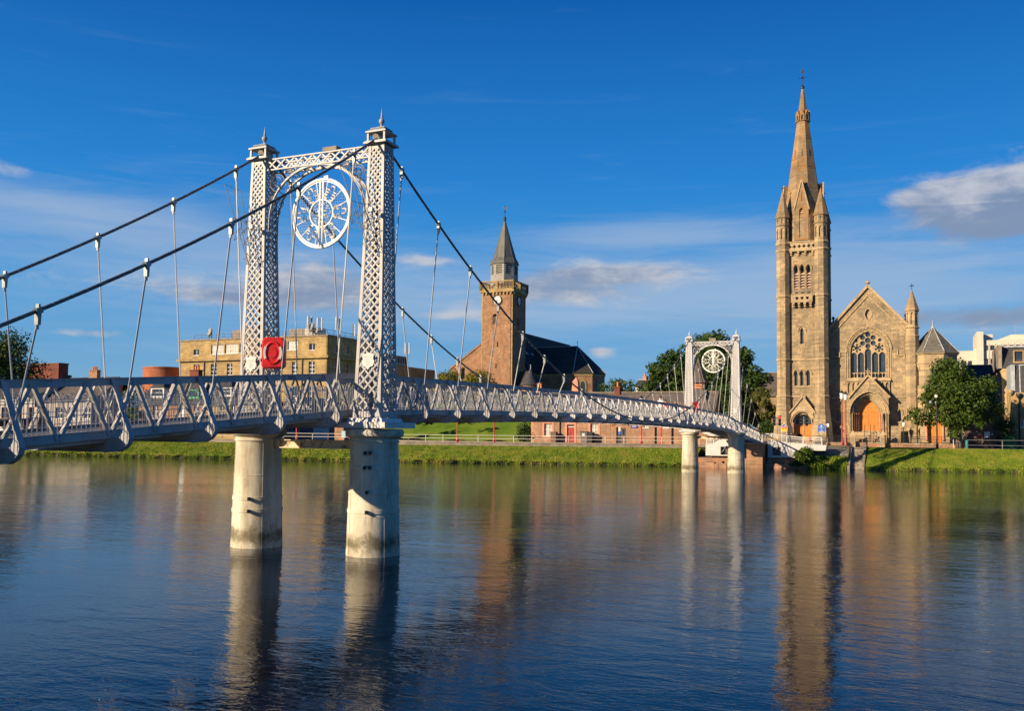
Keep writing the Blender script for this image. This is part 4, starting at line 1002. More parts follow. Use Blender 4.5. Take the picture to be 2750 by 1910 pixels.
# tower doorway gable
gx0, gxa, gx1 = tx(2124, 1100), tx(2157, 1066), tx(2188, 1100); ze, za = cz(1106), cz(1068); yp = YT - .55
m = MB(); m.plate([(gx0 + .1, G0), (gx1 - .1, G0), (gx1 - .1, ze), (gxa, za), (gx0 + .1, ze)], [arch(dx0 - .28, dx1 + .28, G0 + .01, cz(1136), cz(1107))], front(yp), .3)
m.plate([(gx0 + .3, G0), (gx1 - .3, G0), (gx1 - .3, ze - .3), (gx0 + .3, ze - .3)], [arch(dx0 - .12, dx1 + .12, G0 + .01, cz(1136), cz(1110))], front(yp + .25), .29)
tp = m.build('doorway_gable', CHTR, ch)
m = MB(); barpath(m, [(gx0 - .1, ze - .15), (gxa, za + .12), (gx1 + .1, ze - .15)], yp - .03, .16, .25); barpath(m, archtop(dx0 - .5, dx1 + .5, cz(1136), cz(1103.5)), yp - .03, .1, .12); m.lathe(gxa, yp, [(.08, za), (.05, za + .2), (.12, za + .3), (.02, za + .45)], 8); m.build('gable_coping', CHTR, tp)
for x in (dx0 - .2, dx1 + .2):
    m = MB(); m.lathe(x, yp + .12, [(.13, G0), (.08, G0 + .2), (.075, cz(1140)), (.15, cz(1136))], 10); m.build('door_shaft', PINKTR, tp)
m = MB(); m.poly([(a, YT + .4, b_) for a, b_ in arch(dx0, dx1, cz(1139), cz(1136), cz(1112))]); m.build('fanlight', GLASSD, tp)
m = MB()
for k in range(8): a = dx0 + (dx1 - dx0) * k / 8; m.box(a + .01, a + (dx1 - dx0) / 8 - .01, YT + .33, YT + .38, G0 + .02, cz(1140))
m.build('door', WOODO, tp)

# nave front
def NP(px, py): return fy(px, py, YN)
nl = wb - .2; nr = NP(2452, 1000)[0]; apx, apz = NP(2330, 770)
lz = NP(2226, 888)[1]; rz = NP(2438, 876)[1]; rx = NP(2438, 876)[0]
win = (NP(2284, 980)[0], NP(2379, 980)[0], NP(2332, 1015)[1], NP(2332, 945)[1], NP(2332, 890)[1])
dr = (NP(2306, 1100)[0], NP(2359.5, 1100)[0], NP(2332, 1157)[1], NP(2332, 1112)[1], NP(2332, 1074)[1])
lanR = (NP(2411.5, 1120)[0], NP(2422, 1120)[0]); lanL = (NP(2244, 1120)[0], NP(2254.5, 1120)[0]); lz0, lzs, lz1 = NP(2416, 1133)[1], NP(2416, 1109)[1], NP(2416, 1101)[1]
ox, oz = NP(2331, 844); ves = [(ox + .36 * math.cos(t) * (1 - .25 * abs(math.sin(t))), oz + .62 * math.sin(t)) for t in np.linspace(0, 6.283, 25)[:-1]]
m = MB(); m.plate([(nl, G0), (nr, G0), (nr, rz - .5), (rx, rz), (apx, apz), (nl, apz - (apz - rz) * (apx - nl) / (rx - apx))], [arch(*win), ves, arch(lanR[0], lanR[1], lz0, lzs, lz1), arch(lanL[0], lanL[1], lz0, lzs, lz1), arch(dr[0], dr[1], dr[2], dr[3], dr[4])], front(YN), .6)
m.build('nave_wall', CHST, ch)
lanc = [lancet(ch, YN, lanR[0], lanR[1], lz0, lzs, lz1, hood=.08), lancet(ch, YN, lanL[0], lanL[1], lz0, lzs, lz1, hood=.08)]
sl = (apz - rz) / (rx - apx)
m = MB(); barpath(m, [(nl, apz - sl * (apx - nl) + .05), (apx, apz + .1), (rx + .1, rz)], YN - .06, .28, .35); m.lathe(apx, YN, [(.12, apz + .1), (.1, apz + .3), (.3, apz + .42), (.16, apz + .62), (.04, apz + .75)], 8); m.build('gable_coping', CHTR, ch)
iz = NP(2331, 793)[1]; m = MB(); barpath(m, [(nl, iz - sl * (apx - nl)), (apx, iz), (rx, iz - sl * (rx - apx))], YN - .04, .12, .12); m.build('gable_string', CHTR, ch)
m = MB(); m.plate([(ox + (a - ox) * 1.35, oz + (b_ - oz) * 1.22) for a, b_ in ves], [ves], front(YN - .05), .06, True); m.build('oval_surround', CHTR, ch)
m = MB(); m.poly([(a, YN + .25, b_) for a, b_ in ves]); m.build('oval_panel', CHTR, ch)
m = MB(); hx0, hx1 = NP(2273, 940)[0], NP(2394, 940)[0]; zsS, zsT = NP(2332, 941)[1], NP(2332, 879)[1]
hood = archtop(hx0, hx1, zsS, zsT, 10)
st1 = NP(2272, 946)[1]; st2 = NP(2272, 958)[1]; st3 = NP(2400, 966)[1]
barpath(m, [(hx1 + 1.9, st3), (hx1 + 1.4, st3), (hx1 + 1.4, st2), (hx1 + .65, st2), (hx1 + .65, st1), (hx1, st1)] + hood + [(hx0, st1), (hx0 - .75, st1), (hx0 - .75, st2), (nl, st2)], YN - .05, .13, .16); m.build('hood_mould', CHTR, ch)
m = MB()
for e, d_ in ((.55, .0), (.32, .0)):
    barpath(m, [(win[1] + e, win[2])] + archtop(win[0] - e, win[1] + e, win[3], win[4] + e, 9) + [(win[0] - e, win[2])], YN - .0, .1, .14)
m.build('window_surround', CHTR, ch)
# the great window: five lights, wheels above
wx0, wx1, wz0, wzs, wzt = win; cw = (wx1 - wx0) / 5; xm = (wx0 + wx1) / 2
hl = []; lt = NP(2332, 947)[1]
for k in range(5):
    a = wx0 + cw * k; top = lt + (.45 if k == 2 else 0) - .1 * abs(k - 2) * 0
    hl.append(arch(a + .045, a + cw - .045, wz0 + .62, top - .4, top + .05, 5))
    for j in (0, 1): hl.append(arch(a + .07 + j * (cw - .1) / 2, a + j * (cw - .1) / 2 + cw / 2 - .03, wz0 + .06, wz0 + .35, wz0 + .56, 4))
rcx, rcz, rr = xm, NP(2332, 914)[1], .335
hl.append(circ(rcx, rcz, rr, 18))
for k in range(6):
    a = math.pi / 6 + k * math.pi / 3; hl.append(circ(rcx + 2.0 * rr * math.cos(a), rcz + 2.0 * rr * math.sin(a), rr * .86, 14))
for sg in (-1, 1):
    cxx, czz = xm + sg * (wx1 - wx0) * .315, NP(2332, 934)[1]; hl.append(circ(cxx, czz, .25, 14))
    for k in range(6): a = k * math.pi / 3 + .5; hl.append(circ(cxx + .395 * math.cos(a), czz + .395 * math.sin(a), .125, 8))
    hl.append(circ(xm + sg * (wx1 - wx0) * .335, NP(2332, 914)[1], .2, 10))
m = MB(); m.plate(arch(*win), hl, front(YN + .22), .16); gw = m.build('great_window', CHTR, ch)
m = MB(); m.poly([(a, YN + .42, b_) for a, b_ in arch(*win)]); m.build('pane', GLASSD, gw)
for k in range(1, 5): m = MB(); a = wx0 + cw * k; m.tube((a, YN + .2, wz0), (a, YN + .2, lt - .2), .06, n=8); m.build('mullion', CHTR, gw)
m = MB(); sz = NP(2332, 1024)[1]; m.hexa([(wx0 - .5, YN - .35, sz), (wx1 + .5, YN - .35, sz), (wx1 + .5, YN - .002, sz), (wx0 - .5, YN - .002, sz), (wx0 - .5, YN - .3, sz + .1), (wx1 + .5, YN - .3, sz + .1), (wx1 + .5, YN - .002, wz0), (wx0 - .5, YN - .002, wz0)]); m.build('great_sill', CHTR, ch)
m = MB(); z0, z1 = NP(2332, 1058)[1], sz - .02; n_ = 9
m.plate(rect(wx0 - .4, wx1 + .4, z0, z1), [arch(wx0 - .4 + (wx1 - wx0 + .8) * (k + .15) / n_, wx0 - .4 + (wx1 - wx0 + .8) * (k + .85) / n_, z0 + .1, z1 - .45, z1 - .12, 4) for k in range(n_)], front(YN - .18), .17); m.build('blind_arcade', CHTR, ch)
zS = NP(2430, 1067)[1]
m = MB(); m.box(nl, nr, YN - .12, YN - .001, zS - .09, zS + .06); m.build('string_course', CHTR, ch)
# main porch
YP = YN - 1.25
def PP(px, py): return fy(px, py, YP)
pax, paz = PP(2331, 1010); pl, plz = PP(2281, 1066); prx, prz = PP(2386, 1064)
dcx = (dr[0] + dr[1]) / 2; aw = (PP(2383, 1100)[0] - PP(2283.5, 1100)[0]) / 2; asp = dr[3] + .05; ahh = PP(2332, 1054)[1]; pcx = (pl + prx) / 2
m = MB(); m.plate([(pl, G0), (prx, G0), (prx, prz), (pax, paz), (pl, plz)], [arch(pcx - aw, pcx + aw, G0 + .01, asp, ahh, 8)], front(YP), .28)
m.poly([(prx, YP, G0), (prx, YN, G0), (prx, YN, prz), (prx, YP, prz)]); m.poly([(pl, YP, G0), (pl, YN, G0), (pl, YN, plz), (pl, YP, plz)])
po = m.build('porch', CHST, ch)
m = MB(); m.poly([(pl, YP, plz), (pax, YP, paz), (pax, YN, paz), (pl, YN, plz)]); m.poly([(prx, YP, prz), (pax, YP, paz), (pax, YN, paz), (prx, YN, prz)]); m.build('porch_roof', SLATEB, po)
m = MB(); barpath(m, [(pl - .12, plz - .12), (pax, paz + .12), (prx + .12, prz - .12)], YP - .04, .2, .3); m.tube((pax, YP, paz), (pax, YP, paz + .9), .05); m.box(pax - .25, pax + .25, YP - .05, YP + .05, paz + .5, paz + .62); m.build('gable_coping', CHTR, po)
m = MB(); barpath(m, [(pcx + aw + .2, asp)] + archtop(pcx - aw - .12, pcx + aw + .12, asp, ahh + .12, 9) + [(pcx - aw - .2, asp)], YP - .03, .12, .14); m.box(pcx - .05, pcx + .05, YP - .03, YP + .0, ahh + .5, ahh + 1.3); m.box(pcx - .14, pcx + .14, YP - .03, YP - .001, ahh + .45, ahh + .53); m.build('arch_hood', CHTR, po)
ord_n = 4; dw = (dr[1] - dr[0]) / 2
for k in range(ord_n):
    f = (k + 1) / (ord_n + .001); w_ = aw - .05 + (dw - aw + .05) * f; h_ = ahh - .05 + (dr[4] - ahh + .05) * f; yk = YP + .28 + k * .25
    m = MB(); m.plate(arch(pcx - aw - .02, pcx + aw + .02, G0 + .01, asp, ahh + .02, 8), [arch(pcx - w_, pcx + w_, G0 + .02, asp, h_, 8)], front(yk), .24); m.build('arch_order', CHTR, po)
    m = MB(); barpath(m, archtop(pcx - w_ - .05, pcx + w_ + .05, asp, h_ + .05, 8), yk - .0, .08, .1); m.build('roll_mould', CHTR, po)
    for sg in (-1, 1):
        m = MB(); x = pcx + sg * (w_ + .1); m.lathe(x, yk - .09, [(.12, G0 + 1.3), (.06, G0 + 1.5), (.055, asp - .3), (.12, asp)], 8); m.build('shaft', PINKTR if k % 2 else CHTR, po)
for sg in (-1, 1):
    x = pcx + sg * (aw + .75); m = MB(); m.box(x - .42, x + .42, YP - .55, YP - .002, G0, G0 + 1.2); m.hexa([(x - .42, YP - .5, G0 + 1.2), (x + .42, YP - .5, G0 + 1.2), (x + .42, YP - .002, G0 + 1.2), (x - .42, YP - .002, G0 + 1.2), (x - .4, YP - .12, G0 + 2.6), (x + .4, YP - .12, G0 + 2.6), (x + .4, YP - .002, G0 + 2.6), (x - .4, YP - .002, G0 + 2.6)]); m.build('porch_buttress', CHST, po)
for k in range(7):
    m = MB(); m.box(pcx - aw * .95, pcx + aw * .95, YP - 1.6 + k * .3, YP + 1.2, G0 + k * .27 - .002, G0 + (k + 1) * .27 - .004); m.build('step', CHTR, po)
dd = [(dr[0] + .0, dcx - .01), (dcx + .01, dr[1])]
for j, (a, c) in enumerate(dd):
    pts = [(p, q) for p, q in arch(dr[0], dr[1], dr[2], dr[3], dr[4], 8)]
    if j == 0: poly = [(dr[0], dr[2]), (dcx - .01, dr[2]), (dcx - .01, dr[4] - .02)] + [p for p in pts[2:] if p[0] < dcx - .02]
    else: poly = [(dcx + .01, dr[2]), (dr[1], dr[2])] + [p for p in pts[2:] if p[0] > dcx + .02] + [(dcx + .01, dr[4] - .02)]
    m = MB(); m.plate(poly, [], front(YN + .12), .06)
    n_ = 5
    for k in range(n_): x = a + (c - a) * (k + .5) / n_; m.box(x - .015, x + .015, YN + .105, YN + .12, dr[2], dr[3])
    for zz in (.25, .36, .64, .68): zq = dr[2] + (dr[3] - dr[2]) * zz * 1.3; m.box(a, c, YN + .095, YN + .119, zq - .03, zq + .03)
    for r_ in (.18, .30): m.path([((a + c) / 2 + r_ * math.cos(t) , YN + .10, dr[3] + .05 + r_ * math.sin(t)) for t in np.linspace(0, 3.1416, 10)], .018, 4)
    m.build('door_leaf', WOODO, po)
for sx in (-.45, .15, .55, 1.5): m = MB(); m.path([(pcx + sx, YP - 1.7, G0), (pcx + sx, YP - 1.7, G0 + 1.0), (pcx + sx, YP - .1, G0 + 2.7), (pcx + sx, YP - .1, G0 + 1.9)], .03, 5); m.build('handrail', BLACK, po)
# nave body and roof
m = MB(); y9 = YN + 30
m.poly([(nl, YN + .6, G0), (nl, y9, G0), (nl, y9, lz), (nl, YN + .6, lz)]); m.poly([(nr, YN + .6, G0), (nr, y9, G0), (nr, y9, rz - .6), (nr, YN + .6, rz - .6)]); m.poly([(nl, y9, G0), (nr, y9, G0), (nr, y9, rz), (apx, y9, apz - .4), (nl, y9, rz)]); m.build('nave_side_wall', CHST, ch)
m = MB(); zl = apz - sl * (apx - nl)
m.poly([(nl, YN + .4, zl - .35), (apx, YN + .4, apz - .25), (apx, y9, apz - .25), (nl, y9, zl - .35)]); m.poly([(nr + .2, YN + .4, apz - .25 - sl * (nr + .2 - apx)), (apx, YN + .4, apz - .25), (apx, y9, apz - .25), (nr + .2, y9, apz - .25 - sl * (nr + .2 - apx))]); m.build('nave_roof', SLATED, ch)
VENT = nmat('blue_grey_vent', (.03, .04, .11), .5, .2, 3)
for px_, py_ in ((2238, 880), (2433, 873)):
    x, z = fy(px_, py_, YN + 4); m = MB(); m.lathe(x, YN + 4, [(.35, z - 1.6), (.35, z - .2), (.55, z - .15), (.5, z + .2), (.2, z + .7), (.1, z + .75), (.1, z + 1.0), (.22, z + 1.1), (.12, z + 1.3), (.02, z + 1.4)], 12); m.build('roof_ventilator', VENT, ch, smooth=40)
# slim turret at the right shoulder
x, _ = NP(2450, 900); y = YN + .25; r = .72; zA, zB_, zC, zD = NP(2450, 834)[1], NP(2450, 880)[1], NP(2450, 903)[1], NP(2450, 778)[1]
m = MB(); m.lathe(x, y, [(r + .06, G0), (r + .06, zC - .1), (r, zC + .1), (r, zB_ + .1)], 8, OR); m.lathe(x, y, [(r - .15, zB_), (r - .15, zA)], 8, OR); octface(m, x, y, r - .02, zB_ + .1, zA, lambda hw: arch(-hw * .6, hw * .6, zB_ + .35, zA - .6, zA - .2), .13); tu = m.build('turret', CHST, ch)
for zz in (zC, zB_, zA): m = MB(); m.lathe(x, y, [(r + .0, zz - .12), (r + .12, zz), (r + .0, zz + .12)], 8, OR); m.build('string_course', CHTR, tu)
m = MB(); m.lathe(x, y, [(r + .1, zA + .05), (.05, zD)], 8, OR); m.build('spirelet', SPIRE, tu); m = MB(); m.tube((x, y, zD - .1), (x, y, zD + .8), .04); m.box(x - .25, x + .25, y - .04, y + .04, zD + .45, zD + .55); m.build('cross', BLACK, tu)
# octagonal stair hall with slate cone
yo = YN + 1.5; ro = 2.66; xo, zap = fy(2505, 879, yo); zE = fy(2505, 953, yo)[1]; z2 = fy(2505, 978, yo)[1]
m = MB(); octface(m, xo, yo, ro, G0, zE - .05, lambda hw: arch(-.24, .24, fy(2505, 1037, yo)[1], fy(2505, 998, yo)[1], fy(2505, 988, yo)[1]), .35); oc = m.build('octagon_wall', CHST, ch)
m = MB(); m.lathe(xo, yo, [(ro - .3, G0), (ro - .3, zE)], 8, OR); m.build('octagon_glazing', GLASSD, oc)
for zz, e in ((zE, .2), (z2, .1), (fy(2505, 1068, yo)[1], .1)): m = MB(); m.lathe(xo, yo, [(ro + .01, zz - .18), (ro + e, zz - .05), (ro + e, zz + .04), (ro + .01, zz + .1)], 8, OR); m.build('cornice', CHTR, oc)
for k in range(8):
    a = -math.pi / 2 + math.pi / 4 * k; ap = ro * math.cos(OR); m = MB()
    za, zs_ = fy(2505, 988, yo)[1], fy(2505, 998, yo)[1]; pts = [(p, q) for p, q in archtop(-.42, .42, zs_, za + .25)]
    P = lambda p, q, a=a, ap=ap: (xo + math.cos(a) * (ap + .04) - math.sin(a) * p, yo + math.sin(a) * (ap + .04) + math.cos(a) * p, q)
    for (p0, q0), (p1, q1) in zip(pts, pts[1:]): m.bar(P(p0, q0), P(p1, q1), .1, .1)
    m.build('hood_mould', CHTR, oc)
m = MB(); m.lathe(xo, yo, [(ro + .28, zE + .04), (ro + .2, zE + .14), (.12, zap)], 8, OR); oro = m.build('octagon_roof', masonry('mossy_slate', (.19, .175, .14), (.13, .125, .105), (.06, .055, .048), .3, .2, rough=.8, stain=(.25, .22, .15), stain_amt=.6), oc)
for k in range(8):
    a = OR + math.pi / 4 * k; m = MB(); m.tube((xo + (ro + .22) * math.cos(a), yo + (ro + .22) * math.sin(a), zE + .16), (xo, yo, zap + .05), .06); m.build('ridge', LEAD, oro)
m = MB(); m.lathe(xo, yo, [(.14, zap - .25), (.2, zap - .1), (.1, zap + .2), (.06, zap + .5), (.13, zap + .6), (.02, zap + .75)], 10); m.build('roof_finial', LEAD, oro)
# side doorway in front of the octagon
ys = yo - ro - .25; sx0, sx1 = fy(2492, 1150, ys)[0], fy(2529, 1150, ys)[0]; zs_, zt2 = fy(2510, 1125, ys)[1], fy(2510, 1098, ys)[1]
m = MB(); m.plate([(sx0 - .8, G0), (sx1 + .8, G0), (sx1 + .8, zs_ - .2), (sx1 + .5, zt2 + .4), (sx0 - .5, zt2 + .4), (sx0 - .8, zs_ - .2)], [arch(sx0, sx1, G0 + .01, zs_, zt2)], front(ys), .5); sd_ = m.build('side_doorway', CHTR, ch)
for x in (sx0 - .15, sx1 + .15): m = MB(); m.lathe(x, ys - .08, [(.16, G0 + 1.0), (.12, G0 + 1.3), (.11, G0 + 2.5), (.2, G0 + 2.7)], 10); m.build('door_shaft', PINKTR, sd_)
m = MB()
for k in range(5): a = sx0 + (sx1 - sx0) * k / 5; m.box(a + .01, a + (sx1 - sx0) / 5 - .01, ys + .35, ys + .4, G0 + .01, zs_ - .3)
m.build('door', WOODO, sd_); m = MB(); m.poly([(a, ys + .42, b_) for a, b_ in arch(sx0, sx1, zs_ - .3, zs_, zt2)]); m.build('tympanum', CHTR, sd_)

# ------------------------------------------------------------------ the old church with the clock tower
YH = 145.0
def HP(px, py): return fy(px, py, YH)
hx0, hx1 = HP(1294, 880)[0], HP(1376, 880)[0]; hw_ = hx1 - hx0; zpar = HP(1335, 757)[1]; zcor = HP(1335, 785)[1]; HG = 9.0
oc_ = thing('clock_tower_church', 'old red sandstone church with clock tower and grey copper spire on the mound', 'church', (hx0 + hx1) / 2, YH, HG)
hd = hw_
m = MB(); sl_ = [HP(1336, 925), HP(1332, 983)]
m.plate(rect(hx0, hx1, HG - 2, zcor), [arch(HP(1323, 850)[0], HP(1336, 850)[0], HP(1330, 871)[1], HP(1330, 850)[1], HP(1330, 843)[1])] + [rect(a - .14, a + .14, z - .5, z + .5) for a, z in sl_], front(YH), .5)
m.plate(rect(YH, YH + hd, HG - 2, zcor), [arch(YH + hd * .42 - .4, YH + hd * .42 + .4, HP(1390, 871)[1], HP(1390, 855)[1], HP(1390, 848)[1])], sideR(hx1), .5)
m.poly([(hx0, YH, HG - 2), (hx0, YH + hd, HG - 2), (hx0, YH + hd, zcor), (hx0, YH, zcor)]); m.poly([(hx0, YH + hd, HG - 2), (hx1, YH + hd, HG - 2), (hx1, YH + hd, zcor), (hx0, YH + hd, zcor)])
m.poly([(hx0 + .3, YH + .3, HG), (hx1 - .3, YH + .3, HG), (hx1 - .6, YH + .6, zcor), (hx0 + .6, YH + .6, zcor)])
m.build('tower_wall', OLDST, oc_)
m = MB(); lx0, lx1 = HP(1323, 850)[0], HP(1336, 850)[0]; lz_ = HP(1330, 871)[1]
for k in range(7): m.box(lx0, lx1, YH + .1, YH + .3, lz_ + .05 + k * .24, lz_ + .13 + k * .24)
m.build('louvre', KERB, oc_)
for x in (hx0, hx1):
    m = MB(); m.box(x - .2 if x == hx1 else x - .03, x + .03 if x == hx1 else x + .2, YH - .03, YH + .2, HG - 2, zcor - .01); m.build('quoin', OFFST, oc_)
# parapet with balusters
o_ = .35
m = MB(); m.box(hx0 - o_, hx1 + o_, YH - o_, YH + hd + o_, zcor, zcor + .55); m.build('cornice', OFFST, oc_)
for k in range(9):
    x = hx0 + .3 + (hw_ - .6) * k / 8; m = MB(); m.box(x - .13, x + .13, YH - .3, YH - .002, zcor - .5, zcor - .003); m.build('corbel', OFFST, oc_)
    y = YH + .3 + (hd - .6) * k / 8; m = MB(); m.box(hx1 + .002, hx1 + .3, y - .13, y + .13, zcor - .5, zcor - .003); m.build('corbel', OFFST, oc_)
zb0, zb1 = zcor + .55, zpar + .1
for (ax, ay, bx_, by) in ((hx0 - .2, YH - .2, hx1 + .2, YH - .2), (hx1 + .2, YH - .2, hx1 + .2, YH + hd + .2), (hx0 - .2, YH - .2, hx0 - .2, YH + hd + .2), (hx0 - .2, YH + hd + .2, hx1 + .2, YH + hd + .2)):
    m = MB(); m.bar((ax, ay, zb1), (bx_, by, zb1), .34, .2); m.bar((ax, ay, zb0 + .08), (bx_, by, zb0 + .08), .3, .16)
    for k in range(3):
        f = k / 2; x, y = ax + (bx_ - ax) * f, ay + (by - ay) * f; m.box(x - .25, x + .25, y - .25, y + .25, zb0, zb1 + .12)
    bo = m.build('balustrade', OFFST, oc_)
    m = MB()
    for k in range(22):
        f = (k + .5) / 22; x, y = ax + (bx_ - ax) * f, ay + (by - ay) * f; m.lathe(x, y, [(.07, zb0 + .1), (.11, zb0 + .35), (.05, zb0 + .8), (.08, zb1 - .1)], 6)
    m.build('baluster', OFFST, bo, kind='stuff')
# clock faces
CLK = nmat('clock_face', (.72, .70, .64), .5, .05, 2)
def clock(fn, r, lab):
    m = MB(); m.plate(circ(0, 0, r * 1.13, 28), [circ(0, 0, r, 28)], lambda a, b_, d: fn(a, b_, -.22 + d), .2); c = m.build('clock', BLACK, oc_, label=lab)
    m = MB(); m.poly([fn(a, b_, -.08) for a, b_ in circ(0, 0, r * 1.02, 28)]); m.build('dial', CLK, c)
    m = MB()
    for k in range(12):
        a = k * math.pi / 6; p = lambda rr, w: fn(rr * math.sin(a) + w * math.cos(a), rr * math.cos(a) - w * math.sin(a), -.1)
        m.poly([p(r * .72, -.055), p(r * .72, .055), p(r * .95, .07), p(r * .95, -.07)])
    m.build('numeral', INKD, c, kind='stuff')
    for ang, ln, w in ((183, .82, .06), (212, .55, .08)):
        a = R(ang); m = MB(); p = lambda rr, ww: fn(rr * math.sin(a) + ww * math.cos(a), rr * math.cos(a) - ww * math.sin(a), -.13); m.poly([p(-.15 * r, -w), p(-.15 * r, w), p(ln * r, .02), p(ln * r, -.02)]); m.build('hand', INKD, c)
ckx, ckz = HP(1335.4, 806); clock(lambda a, b_, d: (ckx + a, YH + d, ckz + b_), .92, 'sunlit white clock face'); clock(lambda a, b_, d: (hx1 - d, YH + hd * .46 + a, ckz + b_), .92, 'shaded clock face')
# louvred lantern and spire
tcx, tcy = (hx0 + hx1) / 2, YH + hd / 2
def TP(px, py): return fy(px, py, tcy)
zl0, zl1 = zcor + .4, TP(1356, 712)[1]; rl = (TP(1389, 730)[0] - TP(1324, 730)[0]) / 2 * 1.03; ztp = TP(1356, 592)[1]
m = MB(); rot8 = OR
octface(m, tcx, tcy, rl, zl0, zl1, lambda hw: rect(-hw * .6, hw * .6, zl1 - 2.3, zl1 - .35), .15); ln = m.build('lantern', LOUV, oc_)
m = MB(); m.lathe(tcx, tcy, [(rl - .35, zl0), (rl - .35, zl1)], 8, OR); m.build('lantern_core', INKD, ln)
for k in range(8):
    a = -math.pi / 2 + math.pi / 4 * k; ap = rl * math.cos(OR); hw = rl * math.sin(OR) * .6
    P = lambda p, q, d, a=a: (tcx + math.cos(a) * (ap - d) - math.sin(a) * p, tcy + math.sin(a) * (ap - d) + math.cos(a) * p, q)
    for j in range(5):
        zz = zl1 - 2.25 + j * .38; m = MB(); m.poly([P(-hw, zz, .02), P(hw, zz, .02), P(hw, zz + .24, .2), P(-hw, zz + .24, .2)]); m.build('louvre', LOUV, ln)
m = MB(); m.lathe(tcx, tcy, [(rl + .15, zl1 - .1), (rl + .22, zl1), (rl + .02, zl1 + .5), (rl * .83, zl1 + 1.3), (.16, ztp)], 8, OR); so = m.build('spire', COPPER, oc_)
for k in range(8): a = OR + math.pi / 4 * k; m = MB(); m.path([(tcx + (rl + .04) * math.cos(a), tcy + (rl + .04) * math.sin(a), zl1 + .5), (tcx + rl * .84 * math.cos(a), tcy + rl * .84 * math.sin(a), zl1 + 1.3), (tcx, tcy, ztp)], .045, 4); m.build('ridge', COPPER, so)
zv = TP(1356, 552)[1]
m = MB(); m.lathe(tcx, tcy, [(.2, ztp - .3), (.28, ztp + .1), (.3, ztp + .5), (.12, ztp + .8), (.08, ztp + 1.0)], 10); m.lathe(tcx, tcy, [(.03, ztp + 1.7), (.2, ztp + 1.9), (.03, ztp + 2.1)], 10); m.tube((tcx, tcy, ztp + .9), (tcx, tcy, zv), .05)
m.poly([(tcx - .4, tcy, zv - .55), (tcx + .1, tcy, zv - .8), (tcx + .5, tcy, zv - .65), (tcx + .35, tcy, zv - .3), (tcx - .1, tcy, zv - .45), (tcx - .5, tcy, zv - .15)]); m.build('weather_vane', BLACK, oc_)
# west gable behind the tower, nave and aisle
zri = fx(1420, 900, hx1)[1]; yg = YH + hd * .45
gx, gz = fy(1212, 990, yg); gr = 2 * tcx - gx; zri = fy(1293, 895, yg)[1] + (hx0 - tcx) * 0; slp = (fy(1293, 895, yg)[1] - gz) / (hx0 - gx); zr = gz + slp * (tcx - gx)
ye9, ze9 = fx(1531, 925, tcx); zr = (ze9 + fx(1419, 901, tcx)[1]) / 2; nlen = ye9 - yg; gr = hx1 + .5; yb9 = YH + hd * .97; gzr = fy(1421, 992, yb9)[1]
m = MB(); m.plate([(gx, HG - 4), (tcx, HG - 4), (tcx, zr), (gx, gz)], [], front(yg), .5)
m.poly([(hx1 - .3, yb9, HG - 4), (gr, yb9, HG - 4), (gr, yb9, gzr), (hx1 - .3, yb9, gzr + 1)]); m.poly([(gr, yb9, HG - 4), (gr, yg + nlen, HG - 4), (gr, yg + nlen, gzr), (gr, yb9, gzr)]); m.poly([(gx, yg, HG - 4), (gx, yg + nlen, HG - 4), (gx, yg + nlen, gz), (gx, yg, gz)]); m.poly([(gx, yg + nlen, HG - 4), (gr, yg + nlen, HG - 4), (gr, yg + nlen, gzr), (tcx, yg + nlen, zr), (gx, yg + nlen, gz)]); m.build('nave_wall', OLDST, oc_)
m = MB(); barpath(m, [(gx - .2, gz), (tcx, zr + .25)], yg + .1, .3, .5); m.build('gable_coping', OLDST, oc_)
m = MB(); m.poly([(gr + .4, yb9, gzr - .35), (gr + .4, yg + nlen, gzr - .35), (tcx, yg + nlen, zr + .05), (tcx, yb9, zr + .05)]); m.poly([(gx - .4, yg + .2, gz - .35), (gx - .4, yg + nlen, gz - .35), (tcx, yg + nlen, zr + .05), (tcx, yg + .2, zr + .05)]); nr_ = m.build('nave_roof', SLATED, oc_)
for k in range(3):
    y = yg + 7 + k * 3; f = .55; x = tcx + (gr - tcx) * f; z = zr + (gzr - zr) * f; m = MB(); m.hexa([(x - .5, y - .6, z + .4), (x + .5, y - .6, z - .4), (x + .5, y + .6, z - .4), (x - .5, y + .6, z + .4), (x - .45, y - .55, z + .55), (x + .55, y - .55, z - .25), (x + .55, y + .55, z - .25), (x - .45, y + .55, z + .55)]); m.build('skylight', LEAD, nr_)
# polygonal transept towards the right
ty = yg + 13.5; tr = 5.2; zr9 = zr; tx0 = tcx; txe = fy(1562, 1000, ty)[0]; ze = fy(1540, 1003, ty - tr)[1]; zrd = fy(1545, 931, ty)[1]
ang = [-90, -45, 0, 45, 90]; rim = [(txe + tr * math.cos(R(a)), ty + tr * math.sin(R(a))) for a in ang]
m = MB(); base = [(tx0, ty - tr)] + rim + [(tx0, ty + tr)]
for (xa, ya), (xb, yb_) in zip(base, base[1:]): m.poly([(xa, ya, HG - 5), (xb, yb_, HG - 5), (xb, yb_, ze), (xa, ya, ze)])
ta = m.build('apse_wall', OLDST, oc_)
m = MB(); rim2 = [(txe + (tr + .35) * math.cos(R(a)), ty + (tr + .35) * math.sin(R(a))) for a in ang]; b2 = [(tx0, ty - tr - .35)] + rim2 + [(tx0, ty + tr + .35)]
m.poly([(tx0, ty - tr - .35, ze), (rim2[0][0], rim2[0][1], ze), (txe - 1, ty, zrd), (tx0, ty, zrd)]); m.poly([(tx0, ty + tr + .35, ze), (rim2[4][0], rim2[4][1], ze), (txe - 1, ty, zrd), (tx0, ty, zrd)])
